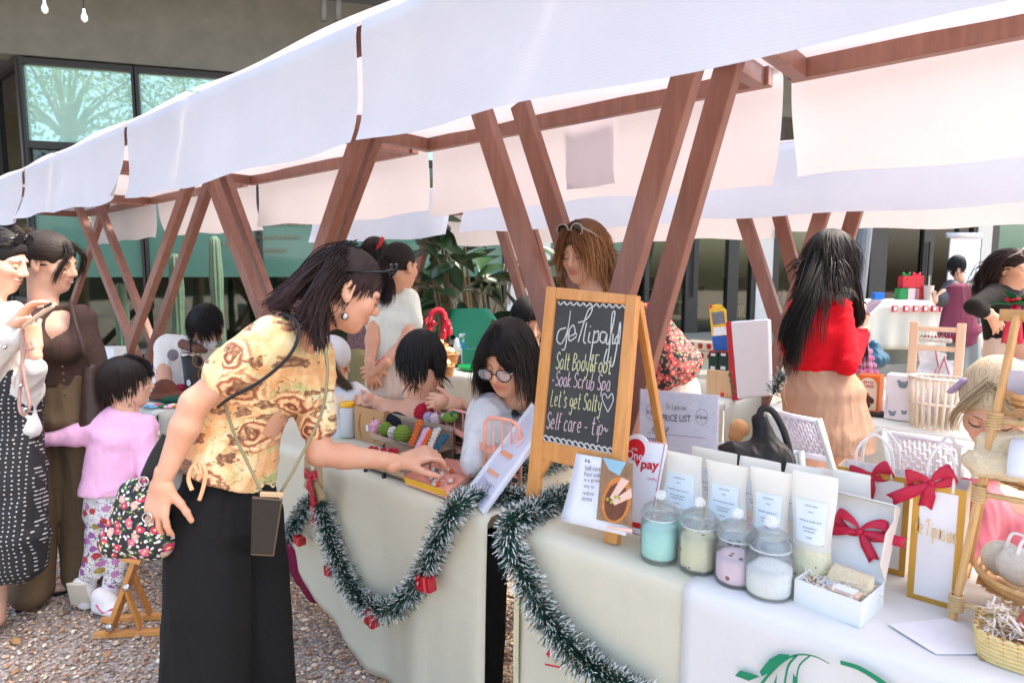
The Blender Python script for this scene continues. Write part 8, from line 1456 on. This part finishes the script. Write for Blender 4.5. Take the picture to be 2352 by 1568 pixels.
c_ = onz(1592, 893, TB); wbt = thing('water_bottle', 'clear water bottle with blue cap on the back-row table', 'bottle', c_); hh = .235; mb = MB(); mb.lathe([(.03, 0), (.034, .01), (.034, .05), (.031, .06), (.034, .07), (.034, .16), (.03, .18), (.013, .205), (.013, .215)], 24, c_); mb.build('body', JG, wbt, smooth=True); mb = MB(); mb.lathe([(.0345, .1), (.035, .102), (.035, .148), (.0345, .15)], 24, c_, caps=False); mb.build('label_band', Mrgb('label_aqua', 70, 190, 220, var=.4, vs=60.), wbt, smooth=True); mb = MB(); mb.lathe([(.016, .212), (.016, .232), (.012, .235)], 18, c_); mb.build('cap', Mrgb('cap_blue', 40, 140, 215), wbt, smooth=True)
A5 = ony(1650, 804, 3.5); n5 = nrm(V3(-.1, -1, .1)); st_ = thing('price_display', 'yellow and blue printed display card standing behind the foam box', 'display card', A5-ZUP*.0); 
for nm, q, c_ in (('card', [(1628, 700), (1655, 698), (1668, 712), (1672, 806), (1638, 808)], (236, 190, 60)), ('blue_print', [(1635, 772), (1671, 770), (1672, 804), (1639, 806)], (50, 100, 180)), ('white_print', [(1637, 752), (1669, 750), (1670, 768), (1639, 771)], (235, 238, 240)), ('red_print', [(1629, 701), (1637, 700), (1631, 712)], (205, 30, 40)), ('picture', [(1634, 718), (1662, 714), (1666, 742), (1638, 746)], (120, 120, 130))): mb = MB(); flat(mb, q, A5, n5, .001*(nm != 'card')+.0005*(nm == 'picture'), .003 if nm == 'card' else .0008); mb.build(nm, Mrgb('disp_'+nm, *c_, rough=.4, var=.2, vs=40.), st_)
root, a, b, zb, zt = cart('clear_stand', 'clear tray under the yellow and blue display card', 1636, 1676, 806, 3.5, .06, clearmat('clear_plastic', (.95, .96, .95), .22, .12), None, 812)
mb = MB(); mb.bar(onz(1630, 898, TB+.012), onz(1662, 906, TB+.012), .022, .012); mb.bar(onz(1660, 905, TB+.01), onz(1672, 908, TB+.01), .008, .004); single('utility_knife', 'red utility knife lying before the foam box', 'knife', mb, Mrgb('knife_red', 226, 50, 44, rough=.35), bevel=.003)
# toy block boxes
root, a, b, zb, zt = cart('toy_block_box', 'orange toy box with dog picture and red lettering', 1968, 2020, 862, 3.42, .1, Mrgb('toy_orange', 232, 118, 44, rough=.45)); w_ = b-a; mb = MB(); Yq = 3.4188
mb.prism([V3(a+w_*.12, Yq, zb+.02), V3(b-w_*.1, Yq, zb+.02)]+[V3((a+b)/2+w_*.39*math.cos(t), Yq, zt-w_*.5+w_*.39*math.sin(t)) for t in np.linspace(0, math.pi, 12)], V3(0, -1, 0), .001); mb.build('arch_print', Mrgb('toy_cream', 240, 222, 196), root)
mb = MB(); text_on(mb, 'D  G', V3(a+w_*.3, Yq-.002, zt-w_*.4), V3(a+w_*.72, Yq-.002, zt-w_*.4), V3(a+w_*.3, Yq-.002, zt-w_*.28), 0, 0, .03); text_on(mb, 'BLOCK', V3(a+w_*.25, Yq-.002, zt-w_*.6), V3(a+w_*.77, Yq-.002, zt-w_*.6), V3(a+w_*.25, Yq-.002, zt-w_*.46), 0, 0, .03); mb.build('lettering', PRED, root)
mb = MB(); cx = (a+b)/2; [mb.ball((cx+dx*w_, Yq-.001, zb+dz*w_), (rx*w_, .002, rz*w_), 10) for dx, dz, rx, rz in ((0, .75, .2, .2), (-.2, .68, .1, .16), (.2, .68, .1, .16), (0, .45, .16, .18))]; mb.ball((cx, Yq-.001, zt-w_*.32), (.03*w_, .001, .04*w_), 6); mb.build('dog_picture', Mrgb('dog_brown', 92, 56, 38), root, smooth=True); mb = MB(); mb.ball((cx, Yq-.003, zb+w_*1.0), (.08*w_, .002, .07*w_), 8); mb.build('fruit_picture', YO, root)
root, a, b, zb, zt = cart('bear_box', 'white toy box with grey-blue bear picture', 2034, 2098, 862, 3.36, .1, Mrgb('toy_white', 240, 240, 242, rough=.45)); w_ = b-a; mb = MB()
for cx, cz, s_ in ((a+w_*.62, zt-w_*.38, .17), (a+w_*.3, zb+w_*.25, .12), (a+w_*.72, zb+w_*.35, .09)): [mb.ball((cx+dx*w_*s_, 3.3585, cz+dz*w_*s_), (r_*w_*s_, .0015, r_*w_*s_*.85), 8) for dx, dz, r_ in ((0, 0, 1.), (-.85, .75, .45), (.85, .75, .45))]
mb.build('bear_picture', Mrgb('bear_blue', 130, 150, 164), root, smooth=True); mb = MB(); pk_ = [V3(a+w_*.08, 3.3585, zb+.02), V3(a+w_*.1, 3.3585, zb+.02), V3(a+w_*.1, 3.3585, zt-.1), V3(a+w_*.08, 3.3585, zt-.1)]; mb.prism(pk_, V3(0, -1, 0), .0008); mb.build('pink_print', PKL, root)
c_ = np.array([X1(1986, 850, 3.6), 3.6, ony(1986, 858, 3.6)[2]]); pt = thing('pink_tree', 'small pink felt tree standing behind the toy box', 'ornament', c_)
for k in range(4):
    mb = MB(); z0 = .035*k; r0 = .052-.0105*k; [mb.ball(c_+V3(r0*math.cos(t), r0*math.sin(t), z0+.012), .014, 6) for t in np.linspace(0, 6.28, 9)[:-1]]; mb.lathe([(r0, z0+.008), (r0*.5, z0+.045)], 14, c_); mb.build('tier', yarn('rose%d' % (k % 2), 240, 150+30*(k % 2), 190+15*(k % 2)), pt, smooth=True)
mb = MB(); mb.ball(c_+ZUP*.17, .018, 8); mb.build('top', YP, pt, smooth=True)
# wooden charm rack
Yr = 3.5; wr = thing('charm_rack', 'pale wooden ladder rack with small white charms on its bars', 'rack', (X1(2150, 900, Yr), Yr, TB)); xa, xb = X1(2097, 800, Yr), X1(2205, 800, Yr); zt = ony(2150, 740, Yr)[2]
for x in (xa, xb): mb = MB(); mb.box((x, Yr, (zt+TB)/2), (.034, .03, zt-TB)); mb.build('post', PALEWOOD, wr, bevel=.003)
for yy in (756, 800, 875): z = ony(2150, yy, Yr)[2]; mb = MB(); mb.box(((xa+xb)/2, Yr, z), (xb-xa-.034, .018, .022)); mb.build('bar', PALEWOOD, wr, bevel=.002)
for k in range(9): x = xa+.03+(xb-xa-.06)*(k+.3)/9; z = ony(2150, 760, Yr)[2]; root = thing('hanging_charm', 'tiny white charm hanging from the wooden rack', 'charm', (x, Yr-.015, z-.045), group='charms on the wooden rack'); mb = MB(); mb.tube([(x, Yr-.012, z), (x, Yr-.014, z-.03)], .0008, 4); mb.build('thread', GREYP, root); mb = MB(); mb.ball((x, Yr-.015, z-.04), (.011, .009, .013), 8); mb.ball((x, Yr-.016, z-.026), .006, 6, m=1); mb.build('charm', [YW, YR if k % 3 else YG], root, smooth=True)
# lattice basket and clear packets
c_ = np.array([X1(2146, 940, 3.28), 3.3, TB]); lbk = thing('lattice_basket', 'cream plastic lattice basket filled with clear packets', 'basket', c_); CRP = Mrgb('cream_plastic', 236, 222, 200, rough=.45); zt = ony(2146, 868, 3.28)[2]-TB
for k in range(22): t = 2*math.pi*k/22; mb = MB() if k == 0 else mb; mb.tube([c_+V3(.085*math.cos(t), .06*math.sin(t), 0), c_+V3(.105*math.cos(t), .075*math.sin(t), zt)], .0075, 5)
mb.build('ribs', CRP, lbk, smooth=True)['kind'] = 'stuff'
for z, r_ in ((0, .085), (zt*.5, .095), (zt, .106)): mb = MB(); mb.tube([c_+V3(r_*math.cos(t), r_*.71*math.sin(t), z) for t in np.linspace(0, 6.283, 33)[:-1]], .007, 6, closed=True); mb.build('hoop', CRP, lbk, smooth=True)
CLP = clearmat('packet_film', (.93, .92, .93), .42, .15)
for k in range(8):
    rr = random.Random(k+5); x, y = rr.uniform(2105, 2190), rr.uniform(815, 865) if k < 5 else rr.uniform(900, 945); p = P(x, y, 3.0 if k < 5 else 2.85); a = rr.uniform(-.5, .5); root = thing('clear_packet', 'clear packet with red-lined paper card '+('standing in the lattice basket' if k < 5 else 'lying before the lattice basket'), 'packet', p, group='clear packets by the lattice basket'); ex_ = nrm(RGT*math.cos(a)+UP*math.sin(a)); ey_ = nrm(np.cross(-FWD, ex_)); mb = MB(); mb.box(p, (.09, .12, .008), (ex_, ey_, -FWD)); mb.build('film', CLP, root, bevel=.002); mb = MB(); mb.box(p+ex_*.005, (.06, .075, .002), (ex_, ey_, -FWD)); mb.build('card', PAPER, root); mb = MB(); mb.box(p+ex_*.036-FWD*.005, (.004, .1, .001), (ex_, ey_, -FWD)); mb.build('red_line', PRED, root)
c_ = onz(2010, 952, TB); mb = MB(); mb.lathe([(.05, 0), (.06, .004), (.06, .01), (.05, .014)], 28, c_); single('round_coaster', 'round black coaster at the edge of the toy box table', 'coaster', mb, STRAP, smooth=True)
# ---------------------------------------------------------------- white folding chairs
CW = Mrgb('chair_white', 226, 226, 236, rough=.4, var=.03); CS = Mrgb('chair_tube', 206, 218, 214, rough=.35)
def chair(label, c0, bl, br, tl, tr_, back=True, seat=None):
    """perforated plastic back between four corner points, tube frame, seat and legs"""
    root = thing('folding_chair', label, 'chair', np.array([*((bl+br)/2)[:2], 0]), group='white folding chairs between the rows'); n_ = nrm(np.cross(br-bl, tl-bl)); q = lambda u, v: lerp(lerp(bl, br, u), lerp(tl, tr_, u), v)+n_*.02*math.sin(math.pi*u)
    for (u0, u1, v0, v1) in ((0, 1, .88, 1), (0, 1, 0, .14), (0, .07, .14, .88), (.93, 1, .14, .88)): mb = MB(); mb.grid(lambda u, v: q(u0+(u1-u0)*u, v0+(v1-v0)*v), 10, 3); mb.build('back_frame', CW, root, solid=.012, smooth=True)
    mb = MB()
    for i in range(15): u = .07+.86*i/14; mb.tube([q(u, .13), q(u, .89)], .0042, 5)
    for i in range(14):
        for j in range(4): u = .07+.86*(i+.5)/14; v = .16+.2*j+(.1 if i % 2 else 0); mb.tube([q(u-.03, v), q(u+.03, v)], .0055, 5)
    mb.build('lattice', CW, root, smooth=True)['kind'] = 'stuff'
    hz = nrm(np.cross(ZUP, br-bl)); fw = hz if hz@(-n_) > 0 else -hz
    for e, s_ in ((bl, tl), (br, tr_)): mb = MB(); d = nrm(e-s_); g = e+d*(e[2]/max(.2, -d[2])); g[2] = 0; mb.tube([s_+n_*.0, e, g+0*fw], .013, 8); mb.build('leg', CS, root, smooth=True)
    sc = (bl+br)/2; sc = np.array([sc[0], sc[1], .44])+fw*.2; mb = MB(); ex_ = nrm((br-bl)*np.array((1, 1, 0))); mb.box(sc, (np.linalg.norm(br-bl)*.95, .38, .025), (ex_, np.cross(ZUP, ex_), ZUP)); mb.build('seat', CW, root, bevel=.01)
    for s_ in (-1, 1): mb = MB(); mb.tube([sc+ex_*s_*.18-ZUP*.01, np.array([*(sc+ex_*s_*.19+fw*.2)[:2], 0])], .013, 8); mb.build('leg', CS, root, smooth=True)
chair('white folding chair with slotted back beside the black bag', None, P(1806, 1040, 2.45), P(1908, 1062, 2.35), P(1762, 935, 2.5), P(1880, 962, 2.4))
chair('white folding chair with slotted back behind the gift bags', None, P(2045, 1090, 2.3), P(2215, 1120, 2.15), P(2030, 988, 2.35), P(2228, 1016, 2.2))
chair('nearest white folding chair seat carrying the black bag', None, P(1668, 1085, 2.1), P(1842, 1110, 2.0), P(1655, 1015, 2.12), P(1838, 1035, 2.02))
chair('white folding chair behind the short-haired person', None, P(1010, 1000, 2.35), P(1078, 1010, 2.3), P(985, 905, 2.42), P(1040, 880, 2.38)) if False else None
bgb = thing('black_bag', 'black backpack slumped on a white chair with its strap looped up', 'bag', P(1740, 1070, 2.0)); LB = Mrgb('black_leather', 30, 29, 30, rough=.5)
garment('bag_body', [cap(P(1690, 1045, 2.0), P(1790, 1062, 1.98), .045, .05, .04), cap(P(1770, 1050, 2.0), P(1745, 965, 2.02), .05, .028, .05), ell(P(1680, 1040, 2.0), (.055, .04, .025), None, .03)], LB, bgb, .006, .003, 40.); mb = MB(); mb.tube(spline([P(x, y, 2.0) for x, y in ((1742, 960), (1752, 938), (1775, 945), (1798, 985), (1812, 1030), (1820, 1075))], 6), .012, 6, flat=.35, nv=FWD); mb.build('strap', LB, bgb, smooth=True); mb = MB(); mb.tube([P(1808, 1048, 1.95), P(1818, 1062, 1.95)], .004, 6); mb.build('zip_pull', METAL, bgb, smooth=True)
garment('paper', [cap(P(1690, 1000, 3.2), P(1698, 985, 3.2), .04, .05)], KRAFT, thing('crumpled_bag', 'crumpled brown paper bag under the back-row table', 'paper bag', P(1695, 1010, 3.2)), .008, .006, 40.)
# ================================================================ BREAD TABLE, GREEN BOX
A6 = onz(1085, 838, TB); n6 = nrm(V3(-.55, -1, .25)); GC = Mrgb('green_card', 40, 142, 108, rough=.6, var=.05); gx = thing('green_box', 'open green cardboard box with raised lid on the bread table', 'box', A6)
mb = MB(); mb.prism(pq([(1004, 711), (1118, 709), (1138, 735), (1112, 798), (1070, 796)], A6, n6, .03), n6, .004); mb.build('lid', GC, gx); mb = MB(); mb.prism(pq([(1118, 709), (1132, 712), (1152, 738), (1138, 735)], A6, n6, .034), n6, .004); mb.build('lid_flap', Mrgb('green_card2', 60, 160, 128), gx); mb = MB(); mb.box(A6+V3(.0, .05, .06), (.16, .16, .12)); mb.build('tray', GC, gx, bevel=.002)
c_ = onz(1085, 850, TB); mb = MB(); mb.lathe([(.07, 0), (.1, .012), (.11, .03), (.105, .03)], 24, c_, A=(V3(1.2, 0, 0), V3(0, .7, 0), ZUP)); single('green_tray', 'bright green oval tray before the open green box', 'tray', mb, Mrgb('tray_green', 30, 178, 88, rough=.35), smooth=True)
c_ = onz(1050, 842, TB); sbt = thing('sauce_bottle', 'squeeze bottle half filled with dark sauce', 'bottle', c_); mb = MB(); mb.lathe([(.03, 0), (.033, .01), (.03, .09)], 20, c_); mb.build('sauce', Mrgb('sauce_brown', 58, 34, 30, rough=.3), sbt, smooth=True); mb = MB(); mb.lathe([(.03, .09), (.027, .16), (.02, .18), (.018, .2), (.006, .215)], 20, c_); mb.build('bottle_top', Mrgb('bottle_clear', 222, 226, 226, rough=.3), sbt, smooth=True)
c_ = onz(1068, 828, TB); mb = MB(); mb.lathe([(.03, 0), (.032, .14), (.015, .17), (.015, .19)], 18, c_); mb.lathe([(.0325, .1), (.0325, .15)], 18, c_, m=1); mb.box(c_+V3(0, -.02, .2), (.025, .06, .03), m=2); single('spray_bottle', 'pale spray bottle with blue label behind the sauce', 'bottle', mb, [Mrgb('spray_white', 220, 226, 226), Mrgb('spray_blue', 40, 150, 210), PAPER], smooth=True)
RATT = Mrgb('wicker_brown', 172, 122, 74, rough=.8, var=.25, vs=120., bump=.8, bs=250.); BUN = Mrgb('bread_tan', 222, 176, 130, rough=.6, var=.2, vs=50.)
for k, (x, y, w_, lab) in enumerate(((985, 795, .15, 'upper wicker basket of wrapped bread tied with red ribbon'), (1010, 815, .14, 'middle wicker basket of wrapped bread'), (1000, 842, .14, 'lowest wicker basket beside the sauce bottle'))):
    c_ = P(x, y, 3.95-.12*k); c_[2] = max(TB, c_[2]-.05); root = thing('bread_basket', lab, 'basket', c_, group='wicker baskets of bread'); mb = MB(); [mb.tube([c_+V3(w_*(.86+.02*j)*math.cos(t), w_*.6*(.86+.02*j)*math.sin(t), .008+j*.011) for t in np.linspace(0, 6.283, 29)[:-1]], .0075, 5, closed=True) for j in range(6)]; mb.lathe([(w_*.5, .004), (w_*.5, .008)], 16, c_); mb.build('wicker', RATT, root, smooth=True)
    for j in range(6): mb = MB(); t = j*1.05; mb.ball(c_+V3(w_*.5*math.cos(t), w_*.3*math.sin(t), .075), (.05, .032, .026), 9); mb.build('bread_roll', BUN, root, smooth=True)
mb = MB()
for pts in ([(985, 740), (992, 720), (1010, 712), (1022, 730), (1018, 780)], [(990, 735), (985, 770), (990, 800)], [(1020, 730), (1030, 745), (1033, 770)], [(975, 735), (990, 745), (1000, 738)]): ribbon(mb, spline([P(x, y, 3.8) for x, y in pts], 6), .035, -FWD)
single('gift_ribbon', 'red spotted ribbon standing over the bread baskets', 'ribbon', mb, specks('red_dots', lin(198, 34, 58), lin(235, 220, 220), 60., .25), smooth=True, solid=.002)
# ================================================================ FAR DISPLAY TABLE
tz = GZ+.74; a, b = onz(1990, 690, tz), onz(2275, 690, tz); tcm = (a+b)/2; fw_ = nrm(b-a); fdn = np.cross(ZUP, fw_); fdn = -fdn if fdn@FWD > 0 else fdn
ft = thing('display_table', 'far table under pale cloth with a string of red ornaments', 'table', np.array([*tcm[:2], GZ])); L_ = np.linalg.norm(b-a); mb = MB(); c0_ = tcm-fdn*.3
def fcl(u, v):
    x = (u-.5)*L_; return (c0_+fw_*x-fdn*.3*(1-v/.4)*1+fdn*0+ZUP*0 if v < .4 else c0_+fw_*x+fdn*(.3+.03*math.sin(u*40)*(v-.4))-ZUP*(v-.4)/.6*.68)+(fdn*.3*(v/.4) if v < .4 else 0)
mb.grid(fcl, 50, 14); mb.build('cloth', BCL, ft, smooth=True, solid=.004)
for s_ in (-.45, .45): mb = MB(); mb.tube([c0_+fw_*L_*s_-ZUP*.02, c0_+fw_*L_*s_-ZUP*(tz-GZ)], .02, 8); mb.build('leg', TLEG, ft)
for k, x in enumerate((2000, 2052, 2078, 2100, 2122, 2142, 2160, 2270)):
    p = onz(x, 690, tz)+fdn*.04-ZUP*.17; root = thing('hanging_ornament', 'small red and white ornament strung along the far table', 'ornament', p, group='ornaments strung along the far table'); mb = MB(); mb.box(p+ZUP*.06, (.075, .03, .09), (fw_, fdn, ZUP)); mb.build('ornament', PRED if k else Mrgb('silver_foil', 190, 196, 205), root, bevel=.01); mb = MB(); mb.box(p+ZUP*.06+fdn*.0165, (.04, .003, .055), (fw_, fdn, ZUP)); mb.build('picture', PAPER, root)
for k, (x, y, mt) in enumerate(((2092, 684, 'g'), (2112, 684, 'w'), (2128, 684, 'r'), (2098, 660, 'r'), (2122, 660, 'r'))):
    p = onz(x, 690, tz)-fdn*.2; p[2] = tz+.005+(.17 if k > 2 else 0); root, A_ = boxy('gift_parcel', ('green wrapped parcel at the left of the far gift pile', 'white striped parcel in the middle of the far gift pile', 'red parcel at the right of the far gift pile', 'upper left red parcel of the far gift pile', 'upper right red parcel of the far gift pile')[k], 'parcel', p, (.15, .12, .16), {'g': Mrgb('wrap_green', 40, 130, 70, var=.4, vs=30.), 'w': stripes('wrap_stripe', lin(232, 230, 228), lin(200, 40, 50), 20.), 'r': Mrgb('wrap_red', 196, 44, 52, var=.4, vs=30.)}[mt], math.atan2(fw_[1], fw_[0])); bow(root, p+ZUP*.165, fw_, ZUP, fdn, .07, Mrgb('bow_green', 24, 124, 60, rough=.5) if k % 2 else RIB, ((-.8, .2), (.8, .2)), .5)
boxy('blue_box', 'small bright blue box on the far table', 'box', np.array([*(onz(2030, 690, tz)-fdn*.15)[:2], tz+.004]), (.13, .1, .1), Mrgb('bright_blue', 30, 110, 200), math.atan2(fw_[1], fw_[0]))
c_ = np.array([*(onz(2142, 690, tz)-fdn*.1)[:2], tz+.004]); mb = MB(); mb.lathe([(.05, 0), (.065, .2)], 18, c_); mb.tube([c_+ZUP*.1, c_+ZUP*.34], .008, 6); single('drink_cup', 'clear takeaway cup with straw on the far table', 'cup', mb, Mrgb('cup_clear', 200, 190, 178, rough=.25))
# flip chart behind
fp_ = P(2213, 640, 10.4); fpt = thing('flip_chart', 'white flip chart stand behind the far table', 'flip chart', np.array([*fp_[:2], GZ])); e_ = RGT; mb = MB(); mb.box(P(2212, 620, 10.4), (.5, .03, 1.1), (e_, HF, ZUP)); mb.build('sheet', PAPER, fpt, bevel=.004); mb = MB(); mb.tube([P(2173, 540, 10.3), P(2254, 541, 10.3)], .045, 10); mb.build('roll', Mrgb('roll_grey', 200, 202, 206, rough=.4), fpt, smooth=True)
for x in (2180, 2246): mb = MB(); q = P(x, 640, 10.45); mb.bar(np.array([q[0], q[1], 2.0]), np.array([q[0], q[1], GZ]), .04, .03); mb.build('leg', DARKF, fpt)
mb = MB(); q = P(2005, 815, 8.6); q[2] = .16; garment('sack', [cap(q+ZUP*.14, q+ZUP*.3, .17, .08, .05), cap(q+ZUP*.12-RGT*.1, q+ZUP*.12+RGT*.1, .12, .12, .05)], Mrgb('blue_plastic', 34, 84, 110, rough=.4), thing('blue_sack', 'blue plastic bag lying by the steps', 'bag', q), .018, .012, 20.)
